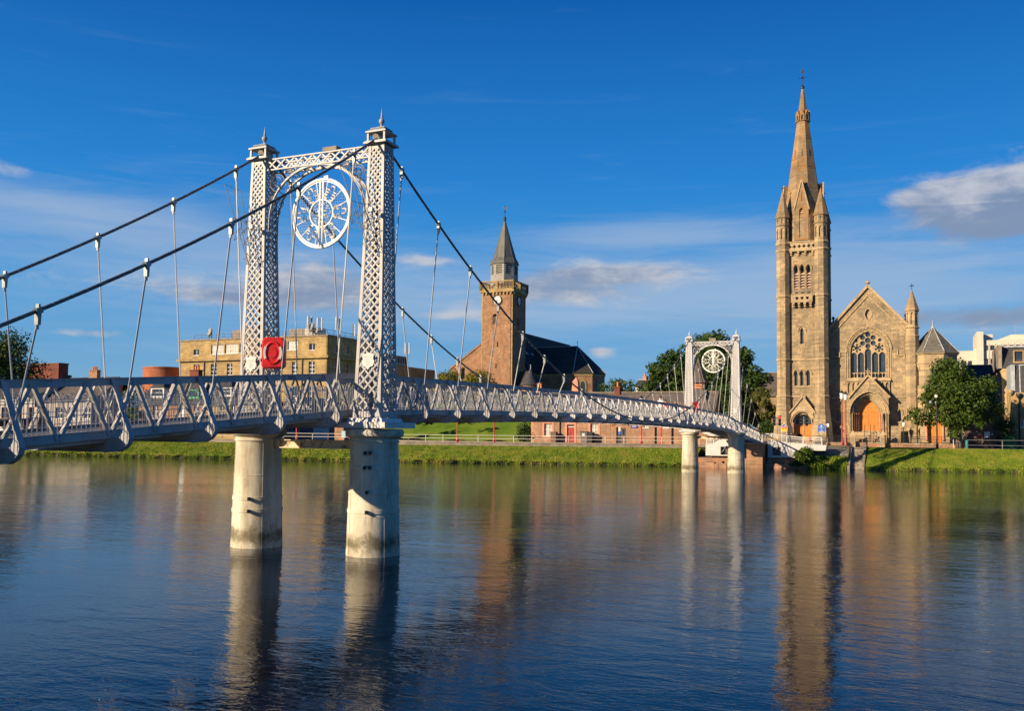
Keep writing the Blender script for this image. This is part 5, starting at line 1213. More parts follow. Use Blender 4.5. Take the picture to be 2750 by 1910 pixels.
for (xa, ya), (xb, yb_) in zip(rim2, rim2[1:]): m.poly([(xa, ya, ze), (xb, yb_, ze), (txe - 1, ty, zrd)])
ar = m.build('apse_roof', SLATED, oc_)
m = MB()
for (xa, ya) in rim2: m.tube((xa, ya, ze + .05), (txe - 1, ty, zrd + .05), .08, n=4)
m.tube((tx0, ty, zrd + .05), (txe - 1, ty, zrd + .05), .09, n=4); m.tube((txe - 1, ty, zrd), (txe - 1, ty, zrd + 1.3), .05, n=4); m.lathe(txe - 1, ty, [(.02, zrd + .7), (.16, zrd + .85), (.02, zrd + 1.0)], 6); m.build('lead_ridge', LEAD, ar)
m = MB()
for (xa, ya), (xb, yb_) in zip(base, base[1:]): m.bar((xa, ya, ze - .3), (xb, yb_, ze - .3), .25, .45)
m.build('eaves_course', OFFST, ta)
for k, ((xa, ya), (xb, yb_)) in enumerate(zip(rim, rim[1:])):
    xm_, ym_ = (xa + xb) / 2, (ya + yb_) / 2; a = math.atan2(ym_ - ty, xm_ - txe); P = lambda p, q, d, a=a, xm_=xm_, ym_=ym_: (xm_ + math.cos(a) * d - math.sin(a) * p, ym_ + math.sin(a) * d + math.cos(a) * p, q)
    m = MB(); m.plate(arch(-.75, .75, ze - 4.2, ze - 2.4, ze - 1.3), [arch(-.5, .5, ze - 4.0, ze - 2.4, ze - 1.6)], lambda p, q, d, P=P: P(p, q, .12 - d), .12); w = m.build('window', OFFST, ta); m = MB(); m.poly([P(p, q, .03) for p, q in arch(-.5, .5, ze - 4.0, ze - 2.4, ze - 1.6)]); m.build('pane', glassmat('green_leaded_glass', (.02, .05, .05), .2) if k == 0 else GLASSD, w)
# porch turret with conical slate roof
qx, qz = fy(1425, 991, YH + 2); zz = fy(1425, 1035, YH + 2)[1]
m = MB(); m.lathe(qx, YH + 2, [(1.8, HG - 4), (1.8, zz)], 16); q_ = m.build('porch_turret', OLDST, oc_); m = MB(); m.lathe(qx, YH + 2, [(2.1, zz - .05), (.1, qz)], 16); m.build('turret_roof', SLATE, q_, smooth=40); m = MB(); m.lathe(qx, YH + 2, [(.16, qz - .2), (.05, qz + .5), (.12, qz + .7), (.02, qz + .9)], 8); m.build('turret_finial', LEAD, q_)
m = MB(); m.hexa([(qx - 3.4, YH + 1, zz - 1), (qx - .5, YH + 1, zz - 1), (qx - .5, YH + 4, zz - 1), (qx - 3.4, YH + 4, zz - 1), (qx - 2.6, YH + 2.4, qz - .4), (qx - .5, YH + 2.4, qz - .4), (qx - .5, YH + 2.6, qz - .4), (qx - 2.6, YH + 2.6, qz - .4)]); m.build('lean_to_roof', SLATED, oc_)

# ------------------------------------------------------------------ ochre stone office block
YO = 112.0
def OP(px, py): return fy(px, py, YO)
ox0, ox1 = OP(484, 950)[0], OP(879, 950)[0]; zo = OP(700, 909)[1]; zcn = OP(700, 962)[1]; yo1 = fx(1008, 950, ox1)[0]
of = thing('stone_office_block', 'large ochre stone office block with white windows and roof aerials', 'building', (ox0 + ox1) / 2, YO, 2)
up = [(520, 535, 933, 949), (830, 846, 928, 945)]; strips = [(567, 601, 922, 948, 3), (604, 640, 921, 947, 3), (643, 668, 920, 946, 2), (772, 799, 919, 943, 3), (700, 735, 920, 945, 3)]
lows = [(520, 535), (566, 582), (609, 624), (655, 670), (700, 715), (740, 755), (784, 799), (829, 845)]
hl = [rect(OP(a, 940)[0], OP(c, 940)[0], OP(700, d)[1], OP(700, b_)[1]) for a, c, b_, d in up] + [rect(OP(a, 940)[0], OP(c, 940)[0], OP(700, d)[1], OP(700, b_)[1]) for a, c, b_, d, n_ in strips]
zl0, zl1 = OP(700, 1016)[1], OP(700, 974)[1]; zm0, zm1 = zl0 - 5.2, zl0 - 1.6
hl += [rect(OP(a, 990)[0], OP(c, 990)[0], zl0, zl1) for a, c in lows] + [rect(OP(a, 990)[0], OP(c, 990)[0], zm0, zm1) for a, c in lows]
m = MB(); m.plate(rect(ox0, ox1, 2, zo), hl, front(YO), .3)
sw = [YO + (yo1 - YO) * f for f in (.16, .38, .6, .82)]
hs_ = [rect(y - .7, y + .7, z0, z1) for y in sw for z0, z1 in ((zl0, zl1), (OP(700, 949)[1], OP(700, 931)[1]))]
m.plate(rect(YO, yo1, 2, zo), hs_, sideR(ox1), .3); m.poly([(ox0, YO, 2), (ox0, yo1, 2), (ox0, yo1, zo), (ox0, YO, zo)]); m.poly([(ox0, yo1, 2), (ox1, yo1, 2), (ox1, yo1, zo), (ox0, yo1, zo)]); m.poly([(ox0, YO, zo), (ox1, YO, zo), (ox1, yo1, zo), (ox0, yo1, zo)])
m.build('wall', OFFST, of)
for a, c, b_, d in up: sash(of, YO, OP(a, 940)[0], OP(c, 940)[0], OP(700, d)[1], OP(700, b_)[1], 2, 1)
for a, c, b_, d, n_ in strips: sash(of, YO, OP(a, 940)[0], OP(c, 940)[0], OP(700, d)[1], OP(700, b_)[1], n_, 2, glass=GLASSB, w=.13)
for a, c in lows:
    sash(of, YO, OP(a, 990)[0], OP(c, 990)[0], zl0, zl1, 2, 4, w=.1); sash(of, YO, OP(a, 990)[0], OP(c, 990)[0], zm0, zm1, 2, 4, w=.1)
for y in sw:
    for z0, z1 in ((zl0, zl1), (OP(700, 949)[1], OP(700, 931)[1])): sash(of, 0, y - .7, y + .7, z0, z1, 2, 3, fn=sideR(ox1))
m = MB(); m.box(ox0 - .5, ox1 + .5, YO - .5, YO - .002, zcn - .3, zcn + .15); m.box(ox1 + .002, ox1 + .5, YO, yo1, zcn - .3, zcn + .15); m.build('cornice', OFFST, of)
m = MB(); m.box(ox0 - .15, ox1 + .15, YO - .15, yo1 + .15, zo, zo + .25); m.build('parapet_cap', KERB, of)
for px_ in (549, 812): x = OP(px_, 980)[0]; m = MB(); m.tube((x, YO - .15, 2), (x, YO - .15, zcn + .1), .1); m.build('downpipe', KERB, of)
m = MB()
for y in (YO + .5,):
    for h in (.6, 1.15): m.tube((ox0 + 3, y, zo + h), (ox1 - .4, y, zo + h), .04, n=4)
    for k in range(18): x = ox0 + 3 + (ox1 - .4 - ox0 - 3) * k / 17; m.tube((x, y, zo), (x, y, zo + 1.15), .04, n=4)
for k in range(9): y = YO + .5 + (yo1 - YO - 1) * k / 8; m.tube((ox1 - .4, y, zo), (ox1 - .4, y, zo + 1.15), .04, n=4)
for h in (.6, 1.15): m.tube((ox1 - .4, YO + .5, zo + h), (ox1 - .4, yo1 - .5, zo + h), .04, n=4)
m.build('roof_railing', GREYST, of)
p0, p1 = OP(585, 900)[0], OP(648, 900)[0]; m = MB(); m.box(p0, p1, YO + 4, YO + 9, zo, zo + 2.3); m.box(p0 + 2, p1, YO + 5, YO + 8, zo + 2.3, zo + 2.9); m.build('penthouse', KERB, of)
x = OP(758, 900)[0]; m = MB(); m.box(x - 1.5, x + 2.5, YO + 4, YO + 7, zo, zo + 2.0); m.build('plant_room', KERB, of)
x = OP(812, 900)[0]; m = MB(); m.box(x - 1.7, x + 1.6, YO + 3, YO + 5, zo, zo + 1.9); m.build('equipment_cabin', WHITE_D, of)
# lower rear wing
wx = ox1 - .6; ya, yb2 = fx(1010, 980, wx)[0], fx(1168, 1000, wx)[0]; zw = fx(1168, 995, wx)[1]; yu = fx(1108, 960, wx)[0]; zu = fx(1108, 959, wx)[1]
wy = [ya + (yb2 - ya) * (k + .5) / 11 for k in range(11)]; dy = (yb2 - ya) / 11 * .36
m = MB(); m.plate(rect(ya, yb2, 2, zw), [rect(y - dy, y + dy, zw - 5.0, zw - 2.2) for y in wy], sideR(wx), .3); m.poly([(wx - 12, yb2, 2), (wx, yb2, 2), (wx, yb2, zw), (wx - 12, yb2, zw)]); m.poly([(wx - 12, ya, zw), (wx, ya, zw), (wx, yb2, zw), (wx - 12, yb2, zw)])
wg = m.build('rear_wing', OFFST, of)
for y in wy: sash(wg, 0, y - dy, y + dy, zw - 5.0, zw - 2.2, 2, 2, fn=sideR(wx), w=.12)
uy = [ya + (yu - ya) * (k + .5) / 5 for k in range(5)]; du = (yu - ya) / 5 * .42
m = MB(); m.plate(rect(ya, yu, zw + .01, zu), [rect(y - du, y + du, zw + .5, zw + 2.0) for y in uy], sideR(wx - 1.2), .3); m.poly([(wx - 9, yu, zw), (wx - 1.2, yu, zw), (wx - 1.2, yu, zu), (wx - 9, yu, zu)]); m.poly([(wx - 9, ya, zu), (wx - 1.2, ya, zu), (wx - 1.2, yu, zu), (wx - 9, yu, zu)]); ug = m.build('attic_storey', KERB, of)
for y in uy: sash(wg, 0, y - du, y + du, zw + .5, zw + 2.0, 3, 1, fn=sideR(wx - 1.2), w=.12)
# aerials and dishes
def dish(px, py, y, r, label, back=False):
    x, z = fy(px, py, y); t = thing('satellite_dish', label, 'dish', x, y, zo, 'satellite dishes on the office roof')
    m = MB(); prof = [(.02, 0)] + [(r * k / 5, .28 * r * (k / 5) ** 2) for k in range(1, 6)]; m.lathe(0, 0, prof, 18)
    d = unit((-.35, -.92, .18)); xa = unit(cross(d, (0, 0, 1))); ya_ = cross(d, xa); m.v = [add3((x, y, z), mul3(xa, a), mul3(ya_, b_), mul3(d, c)) for a, b_, c in m.v]; m.build('reflector', WHITE_D, t, smooth=True)
    m = MB(); m.tube((x, y + .2, zo), (x, y + .2, z), .09); m.build('mast', GREYST, t)
    m = MB(); p = add3((x, y, z), mul3(d, r * .9)); m.tube((x, y, z), p, .04, n=4); m.build('feed_horn', GREYST, t)
dish(567, 894, YO + 1.5, 1.0, 'white satellite dish at the left end of the office roof')
dish(840, 880, YO + 2.5, .95, 'grey drum dish beneath the tall aerials on the office roof')
dish(854, 889, YO + 2.0, .55, 'small white dish right of the drum dish')
def aerial(px, pyt, pyb, y, n_, label):
    x, z1 = fy(px, pyt, y); z0 = zo if pyb is None else fy(px, pyb, y)[1]; t = thing('phone_mast', label, 'aerial', x, y, z0, 'phone masts on the office roof')
    m = MB(); m.tube((x, y, z0), (x, y, z1), .07); m.build('pole', GREYST, t)
    for k in range(n_):
        a = 2 * math.pi * k / n_ + .4; px2, py2 = x + .42 * math.cos(a), y + .42 * math.sin(a); m = MB(); m.box(px2 - .12, px2 + .12, py2 - .1, py2 + .1, z1 - 2.3, z1); m.build('antenna_panel', WHITE_D, t); m = MB(); m.tube((x, y, z1 - .6), (px2, py2, z1 - .6), .03, n=4); m.tube((x, y, z1 - 1.8), (px2, py2, z1 - 1.8), .03, n=4); m.build('bracket', GREYST, t)
aerial(831, 850, None, YO + 2.5, 3, 'tallest phone mast beside the drum dish'); aerial(859, 853, None, YO + 2.5, 2, 'slim phone mast right of the dishes'); aerial(907, 852, None, YO + 2.5, 3, 'three panelled phone mast near the roof corner'); aerial(948, 871, None, YO + 8, 1, 'thin single phone mast behind the right tower leg'); aerial(1094, 921, 958, (ya + yu) / 2 + 2, 2, 'small phone mast on the rear wing')

# ------------------------------------------------------------------ sandstone cottage and hall on the street
YR = 88.0
def RP(px, py): return fy(px, py, YR)
def house(name, label, x0, x1, y0, dp, ze, zr, wall, roofm, zg=2.0, holes=(), cat='house', right=True):
    t = thing(name, label, cat, (x0 + x1) / 2, y0, zg)
    m = MB(); ym = y0 + dp / 2; m.plate(rect(x0, x1, zg, ze), list(holes), front(y0), .22)
    for x in (x0, x1): m.poly([(x, y0, zg), (x, y0 + dp, zg), (x, y0 + dp, ze), (x, ym, zr - .05), (x, y0, ze)])
    m.poly([(x0, y0 + dp, zg), (x1, y0 + dp, zg), (x1, y0 + dp, ze), (x0, y0 + dp, ze)]); m.build('wall', wall, t)
    r = gable_roof(t, x0, x1, y0, y0 + dp, ze, zr, roofm, .22)
    m = MB(); m.box(x0 - .2, x1 + .2, ym - .16, ym + .16, zr + .1, zr + .22); m.build('ridge', LEAD if roofm is SLATE else KERB, r)
    return t
rx0, rxm, rx1 = RP(1427, 1150)[0], RP(1640, 1150)[0], RP(1913, 1150)[0]; zr = fy(1600, 1058, YR + 3)[1]; ze = 5.6
w1 = (RP(1461.5, 1150)[0], RP(1482.5, 1150)[0], RP(1470, 1171)[1], RP(1470, 1138)[1]); w2 = (RP(1585.5, 1150)[0], RP(1606.5, 1150)[0], RP(1596, 1171)[1], RP(1596, 1138)[1]); d1 = (RP(1523, 1150)[0], RP(1542.5, 1150)[0], 2.15, RP(1532, 1141)[1])
co = house('stone_cottage', 'pink sandstone cottage with a dark red door and two sash windows on the street', rx0, rxm - .01, YR, 6, ze, zr, ROWST, SLATEB, holes=[rect(*w1), rect(*w2), rect(*d1)])
for w in (w1, w2):
    o = sash(co, YR, *w, 2, 2, glass=GLASSB, w=.09)
    m = MB(); m.plate(rect(w[0] - .26, w[1] + .26, w[2] - .25, w[3] + .28), [rect(w[0] - .003, w[1] + .003, w[2] - .12, w[3] + .003)], front(YR - .04), .039); m.build('window_margin', PINKTR, co)
m = MB(); m.plate(rect(d1[0] - .26, d1[1] + .26, d1[2], d1[3] + .3), [rect(d1[0] - .003, d1[1] + .003, d1[2] + .001, d1[3] + .003)], front(YR - .05), .049); m.build('door_margin', PINKTR, co)
m = MB(); m.box(d1[0], d1[1], YR + .12, YR + .17, d1[2], d1[3] - .35); 
for z0, z1 in ((.15, .85), (1.0, 1.7)):
    for a, c in ((.1, .42), (.52, .9)): ww = d1[1] - d1[0]; m.box(d1[0] + a * ww, d1[0] + c * ww, YR + .10, YR + .12, d1[2] + z0, d1[2] + z1)
dr_ = m.build('door', DRED, co); m = MB(); m.box(d1[0], d1[1], YR + .10, YR + .16, d1[3] - .34, d1[3] - .22); m.build('transom', WHITE, dr_); m = MB(); m.poly([(a, YR + .15, b_) for a, b_ in rect(d1[0], d1[1], d1[3] - .22, d1[3])]); m.build('fanlight', GLASS, dr_)
m = MB(); m.box(d1[0] - .5, d1[1] + .5, YR - .35, YR - .002, d1[3] + .42, d1[3] + .55); m.build('door_canopy', PINKTR, co)
for px_ in (1504,): x = RP(px_, 1150)[0]; m = MB(); m.tube((x, YR - .1, 2), (x, YR - .1, ze), .06); m.build('downpipe', BLACK, co)
m = MB(); m.box(rx0 - .02, rx0 + .35, YR - .03, YR - .002, 2, ze); m.build('quoin', PINKTR, co)
m = MB(); m.tube((rx0, YR - .3, ze - .05), (rxm, YR - .3, ze - .05), .07); m.build('gutter', BLACK, co)
def chimney(par, x, y, z0, z1, w, d, mat, pots=2, potmat=None):
    m = MB(); m.box(x - w / 2, x + w / 2, y - d / 2, y + d / 2, z0, z1); m.box(x - w / 2 - .08, x + w / 2 + .08, y - d / 2 - .08, y + d / 2 + .08, z1, z1 + .15); c = m.build('chimney', mat, par)
    for k in range(pots):
        px2 = x + (k - (pots - 1) / 2) * .42; m = MB(); m.lathe(px2, y, [(.15, z1 + .15), (.13, z1 + .6), (.17, z1 + .63), (.17, z1 + .75)], 10); m.build('chimney_pot', potmat or ORANGE, c)
xq = fy(1449, 1050, YR + 3)[0]; chimney(co, xq, YR + 3, zr - .3, fy(1449, 1045, YR + 3)[1], .8, .8, PINKTR, 2)
xq = fy(1659, 1050, YR + 3)[0]
d2 = (RP(1655, 1150)[0], RP(1681, 1150)[0], 2.15, RP(1665, 1148)[1])
ha = house('stone_hall', 'long red sandstone hall with brown slate roof behind the far bridge tower', rxm + .01, rx1, YR, 6, ze, zr, ROWST, SLATEB, holes=[rect(*d2)] + [rect(RP(p, 1150)[0], RP(p + 14, 1150)[0], 4.2, 4.9) for p in (1728, 1782)], cat='hall')
for p in (1728, 1782): sash(ha, YR, RP(p, 1150)[0], RP(p + 14, 1150)[0], 4.2, 4.9, 3, 1)
chimney(ha, xq, YR + 3, zr - .4, fy(1659, 1042, YR + 3)[1], .75, .75, BRICK, 1)
xq = (d2[0] + d2[1]) / 2
m = MB(); m.box(d2[0], xq, YR + .16, YR + .2, d2[2], d2[3]); m.build('door', BLACK, ha); m = MB(); m.box(xq, d2[1], YR - .02, YR + .05, d2[2], d2[3]); dl = m.build('door', BROWN, ha); m = MB(); m.box(xq + .15, d2[1] - .15, YR - .025, YR - .02, d2[3] - 1.0, d2[3] - .2); m.build('pane', GLASS, dl)
m = MB(); m.box(d2[0] - .7, d2[1] + .5, YR - .9, YR - .002, d2[3] + .75, d2[3] + .85); m.build('canopy', WHITE, ha)
for x in (d2[0] - .5, d2[0] + .9, d2[1] + .3): m = MB(); m.bar((x, YR - .02, d2[3] + .2), (x, YR - .7, d2[3] + .74), .06, .06); m.build('canopy_bracket', BLACK, ha)
for px_ in (1760, 1805): x = RP(px_, 1150)[0]; m = MB(); m.tube((x, YR - .12, 2), (x, YR - .12, ze), .08); m.build('downpipe', BLACK, ha)
m = MB(); m.tube((rxm, YR - .3, ze - .05), (rx1, YR - .3, ze - .05), .07); m.build('gutter', BLACK, ha)
# roof spirelet on the hall
yv = YR + 3.0; sx, szt = fy(1875, 962, yv); sz0 = fy(1880, 1028, yv)[1]; sz1 = fy(1880, 1047, yv)[1]
m = MB(); m.frust(sx, yv, sz0 - .05, sz0 + .6, 1.15, 1.15, .8, .8); m.frust(sx, yv, sz0 + .6, szt, .8, .8, .03, .03); vs = m.build('roof_spirelet', SLATEB, ha)
m = MB(); m.box(sx - .8, sx + .8, yv - .8, yv + .8, sz1, sz0 - .06); m.build('louvre_stage', BROWN, vs)
for k in range(3): m = MB(); m.box(sx - .7, sx + .7, yv - .9, yv - .8, sz1 + .15 + k * .32, sz1 + .33 + k * .32); m.build('louvre', ORANGE, vs)
m = MB(); m.frust(sx, yv, zr - 1.6, sz1 - .01, 1.5, 1.5, .85, .85); m.build('spirelet_skirt', SLATEB, vs)
# shop sign
x0, z0 = RP(1695, 1150); x1, z1 = RP(1712.5, 1139)
def text_on(parent_or_none, s_, x, y, z, h, mat, name='lettering', wmax=None):
    cu = bpy.data.curves.new(name, 'FONT'); cu.body = s_; cu.size = h * 1.35; cu.align_x = 'CENTER'; cu.align_y = 'CENTER'; cu.extrude = .004
    o = bpy.data.objects.new(name, cu); COL.objects.link(o); bpy.context.view_layer.update()
    dg = bpy.context.evaluated_depsgraph_get(); me = bpy.data.meshes.new_from_object(o.evaluated_get(dg)); bpy.data.objects.remove(o)
    me.materials.clear(); me.materials.append(mat); o = bpy.data.objects.new(name, me); COL.objects.link(o); o.rotation_euler = (math.pi / 2, 0, 0)
    if wmax:
        w = max(v.co.x for v in me.vertices) - min(v.co.x for v in me.vertices)
        if w > wmax: o.scale = (wmax / w, 1, 1)
    o.parent = parent_or_none; g = ORG[parent_or_none]; o.location = (x - g[0], y - g[1], z - g[2]); return o
sg_ = thing('shop_sign', 'small navy blue shop sign with white letters on the sandstone hall', 'sign', (x0 + x1) / 2, YR, z0)
m = MB(); m.box(x0, x1, YR - .1, YR - .002, z0, z1); m.build('board', NAVY, sg_)
text_on(sg_, 'CHARITY', (x0 + x1) / 2, YR - .105, z0 + (z1 - z0) * .72, .17, INK, wmax=(x1 - x0) * .8); text_on(sg_, 'SHOP', (x0 + x1) / 2, YR - .105, z0 + (z1 - z0) * .3, .17, INK, wmax=(x1 - x0) * .55)
m = MB(); n0, n1 = RP(1661, 1170); m.box(n0, n0 + .27, YR - .04, YR - .002, n1 + .5, n1 + 1.1); nt = m.build('notice', WHITE, ha); m = MB(); m.box(n0, n0 + .27, YR - .045, YR - .002, n1 + .1, n1 + .49); m.build('notice_panel', BLUES, nt)

# ------------------------------------------------------------------ terrace and other buildings on the left
def yl(x): return 72 + .10 * (x + 80)
def LP(px, py, y=72.0): return fy(px, py, y)
YL = 72.0
HARL = nmat('pale_harl', (.33, .29, .26), .9, .12, .8, .2)
def dormer(par, px0, px1, pyt, pym, pyb, y, frm):
    a, c = fy(px0, pyb, y)[0], fy(px1, pyb, y)[0]; z0, zm, z1 = fy(px0, pyb, y)[1], fy(px0, pym, y)[1], fy(px0, pyt, y)[1]; q = (c - a) * .3; xm = (a + c) / 2
    holes_ = [rect(a + .25, c - .25, z0 + .35, zm - .2)]
    m = MB(); m.plate(rect(a, c, z0, zm), holes_, front(y), .15); m.poly([(c, y, z0), (c, y + 2.5, z0), (c, y + 2.5, zm), (c, y, zm)]); m.poly([(a, y, z0), (a, y + 2.5, z0), (a, y + 2.5, zm), (a, y, zm)]); d = m.build('dormer', frm, par)
    m = MB(); e = .15; m.hexa([(a - e, y - e, zm), (c + e, y - e, zm), (c + e, y + 3, zm), (a - e, y + 3, zm), (xm - .1, y + 1.0, z1), (xm + .1, y + 1.0, z1), (xm + .1, y + 3, z1), (xm - .1, y + 3, z1)]); m.build('dormer_roof', SLATE, d)
    m = MB(); h_ = holes_[0]; m.poly([(p, y + .12, q_) for p, q_ in h_]); m.build('pane', GLASS, d); m = MB(); zc_ = (h_[0][1] + h_[2][1]) / 2; m.box(h_[0][0], h_[1][0], y + .04, y + .1, zc_ - .04, zc_ + .04); m.build('sash_bar', frm, d)
ze_, zr_ = LP(500, 1084)[1], LP(500, 1022, YL + 3.5)[1]
def terr(name, label, p0, p1, wall, wins, door=None):
    a, c = LP(p0, 1100)[0], LP(p1, 1100)[0]; y = YL
    z0, z1 = LP(500, 1120)[1], LP(500, 1089)[1]; hl_ = [rect(LP(q, 1100)[0], LP(q + 14, 1100)[0], z0, z1) for q in wins]
    if door: hl_.append(rect(LP(door, 1100)[0], LP(door + 15, 1100)[0], 2.1, z1))
    h = house(name, label, a, c - .02, y, 7, ze_, zr_, wall, SLATE, holes=hl_)
    for q in wins: sash(h, y, LP(q, 1100)[0], LP(q + 14, 1100)[0], z0, z1, 2, 2, w=.08)
    if door: m = MB(); m.box(LP(door, 1100)[0], LP(door + 15, 1100)[0], y + .12, y + .17, 2.1, z1); m.build('door', WHITE, h)
    return h
h1 = terr('terraced_house', 'pink stone terraced house with a white bay dormer beside the green trees', 372, 478, ROWST, (410,))
dormer(h1, 404, 440, 1024, 1042, 1071, YL + .3, WHITE); chimney(h1, LP(476, 1040)[0], YL + 3.5, zr_ - .4, zr_ + 1.3, 1.6, .8, BRICK, 3)
h2 = terr('terraced_house', 'pink stone terraced house with a green painted dormer', 478, 566, ROWST, (520,), 482)
dormer(h2, 504, 533, 1026, 1046, 1072, YL + .3, GREENP)
h3 = terr('terraced_house', 'ochre stone terraced house with a white dormer left of the near tower', 566, 668, OFFST, (588, 618), 640)
dormer(h3, 589, 622, 1025, 1040, 1066, YL + .3, WHITE); chimney(h3, LP(664, 1040)[0], YL + 3.5, zr_ - .4, zr_ + 1.0, 1.4, .8, OFFST, 2)
a, c = LP(128, 1060)[0], LP(262, 1060)[0]
wq = [(150, 168), (185, 203), (225, 243)]; z0, z1 = LP(200, 1125)[1], LP(200, 1095)[1]
h4 = house('slate_roofed_house', 'grey harled house with a wide brown slate roof left of the green trees', a, c, YL - 1, 7, LP(200, 1078)[1], LP(200, 1040, YL + 2.5)[1], HARL, SLATEB, holes=[rect(LP(p, 1100, YL - 1)[0], LP(q, 1100, YL - 1)[0], z0, z1) for p, q in wq])
for p, q in wq: sash(h4, YL - 1, LP(p, 1100, YL - 1)[0], LP(q, 1100, YL - 1)[0], z0, z1, 2, 2, w=.09)
z = LP(200, 1060, YL)[1]; x = LP(206, 1055, YL)[0]; m = MB(); m.hexa([(x - .5, YL + .2, z - .4), (x + .5, YL + .2, z - .4), (x + .5, YL + 1.0, z + .5), (x - .5, YL + 1.0, z + .5), (x - .5, YL + .1, z - .25), (x + .5, YL + .1, z - .25), (x + .5, YL + .9, z + .65), (x - .5, YL + .9, z + .65)]); m.build('skylight', GLASS, h4)
a, c = LP(-60, 1060)[0], LP(126, 1060)[0]; wq = [(4, 22), (60, 78), (92, 106)]
h5 = house('white_house', 'pale rendered house behind the left end of the truss under the dark tree', a, c, YL - 2, 8, LP(50, 1070)[1], LP(50, 1030, YL + 2)[1], nmat('cream_harl', (.40, .36, .32), .9, .12, .8, .2), SLATE, holes=[rect(LP(p, 1100, YL - 2)[0], LP(q, 1100, YL - 2)[0], z0, z1) for p, q in wq])
for p, q in wq: sash(h5, YL - 2, LP(p, 1100, YL - 2)[0], LP(q, 1100, YL - 2)[0], z0, z1, 2, 2, fr=BROWN, w=.09)
# orange brick range, red brick block and round brick stair tower further back
y = 92; a, c = fy(140, 1034, y)[0], fy(232, 1034, y)[0]; z = fy(180, 1026, y)[1]
t = thing('orange_brick_range', 'orange brick range with small square vents above the slate roof', 'building', (a + c) / 2, y, 2); m = MB(); m.box(a, c, y, y + 8, 2, z); m.build('wall', BRICKO, t)
for p in (174, 195, 215): x = fy(p, 1035, y)[0]; zq = fy(p, 1036, y)[1]; m = MB(); m.box(x - .3, x + .3, y - .25, y - .002, zq - .3, zq + .3); m.build('vent', BROWN, t)
y = 112; a, c = fy(96, 1000, y)[0], fy(157, 1000, y)[0]; z = fy(110, 979, y)[1]; e = fx(183, 1000, c)[0]
t = thing('red_brick_block', 'plain dark red brick block standing behind the left tree', 'building', (a + c) / 2, y, 2); m = MB(); m.box(a - 4, c, y, e, 2, z); m.build('wall', BRICK, t); m = MB(); m.box(a - 4.1, c + .1, y - .1, e + .1, z, z + .25); m.build('coping', BROWN, t); m = MB(); yy = fx(160, 1000, c)[0] + 1; m.box(c + .002, c + .05, yy, yy + 2, z - 3.4, z - 2.2); m.build('window', GLASS, t)
y = 118; x, z = fy(440, 989, y); r = fy(480, 989, y)[0] - x
t = thing('round_brick_tower', 'low round orange brick tower left of the stone office', 'building', x, y, 2); m = MB(); m.lathe(x, y, [(r, 2), (r, z - .3), (r + .1, z - .25), (r + .1, z)], 36); m.build('wall', BRICKO, t, smooth=35); m = MB(); m.lathe(x, y, [(r - .2, z), (r - .2, z + .1)], 30); m.build('roof_deck', KERB, t)
y = 100; x, z = fy(255, 992, y); t = thing('tenement', 'distant stone tenement with a tall chimney stack', 'building', x, y, 2); m = MB(); m.box(x - 6, x + 6, y - 3, y + 3, 2, z - 4); m.build('wall', OFFST, t); gable_roof(t, x - 6, x + 6, y - 3, y + 3, z - 4, z - 1.6, SLATE); chimney(t, x, y, z - 2, z - .3, 2.0, .8, ROWST, 3)
m = MB(); m.tube((x + 1.6, y, z - 2), (x + 1.6, y, z + 2.5), .03); m.tube((x + 1.2, y, z + 2.2), (x + 2.1, y, z + 2.2), .02); m.build('tv_aerial', GREYST, t)
# white house and slate roofs far behind
y = 135; a, c = fy(1706, 1045, y)[0], fy(1746, 1045, y)[0]; z0, z1 = fy(1725, 1060, y)[1], fy(1725, 1038, y)[1]
t = house('white_dormer_house', 'distant pale house with a slate roof seen left of the big trees', a, c, y, 6, z1, z1 + 1.2, WHITE_D, SLATE, zg=2, holes=[rect(fy(1716, 1045, y)[0], fy(1730, 1045, y)[0], z0 + .2, z1 - .2), rect(fy(1733, 1045, y)[0], fy(1742, 1045, y)[0], z0 + .2, z1 - .2)])
sash(t, y, fy(1716, 1045, y)[0], fy(1730, 1045, y)[0], z0 + .2, z1 - .2, 2, 2); sash(t, y, fy(1733, 1045, y)[0], fy(1742, 1045, y)[0], z0 + .2, z1 - .2, 1, 2); chimney(t, a + 1, y + 3, z1, z1 + 1.8, .6, .6, PINKTR, 1)
y = 104; a, c = fy(2030, 1060, y)[0], fy(2110, 1060, y)[0]
t = house('church_hall', 'dark slate roofed hall half hidden left of the spired church', a, c, y, 8, fy(2060, 1062, y)[1], fy(2060, 1005, y + 4)[1], CHST, SLATEB)
# ------------------------------------------------------------------ under the bridge: sheds across the street
y = 84; a, c = fy(768, 1150, y)[0], fy(905, 1150, y)[0]; z = fy(800, 1120, y)[1]
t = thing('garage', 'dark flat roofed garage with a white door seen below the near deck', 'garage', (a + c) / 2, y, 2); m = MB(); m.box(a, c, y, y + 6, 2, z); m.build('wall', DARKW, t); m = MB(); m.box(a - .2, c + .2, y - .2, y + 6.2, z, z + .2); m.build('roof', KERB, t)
g0, g1 = fy(842, 1150, y)[0], fy(884, 1150, y)[0]; m = MB(); m.box(g0, g1, y - .06, y - .002, 2.1, z - .2)
for k in range(6): m.box(g0 + .05, g1 - .05, y - .09, y - .06, 2.2 + k * (z - 2.4) / 6, 2.2 + (k + .75) * (z - 2.4) / 6)
m.build('garage_door', WHITE, t)
w0, w1_ = fy(776, 1150, y)[0], fy(806, 1150, y)[0]; sash(t, y - .3, w0, w1_, 3.2, z - .6, 3, 2, dep=.1)
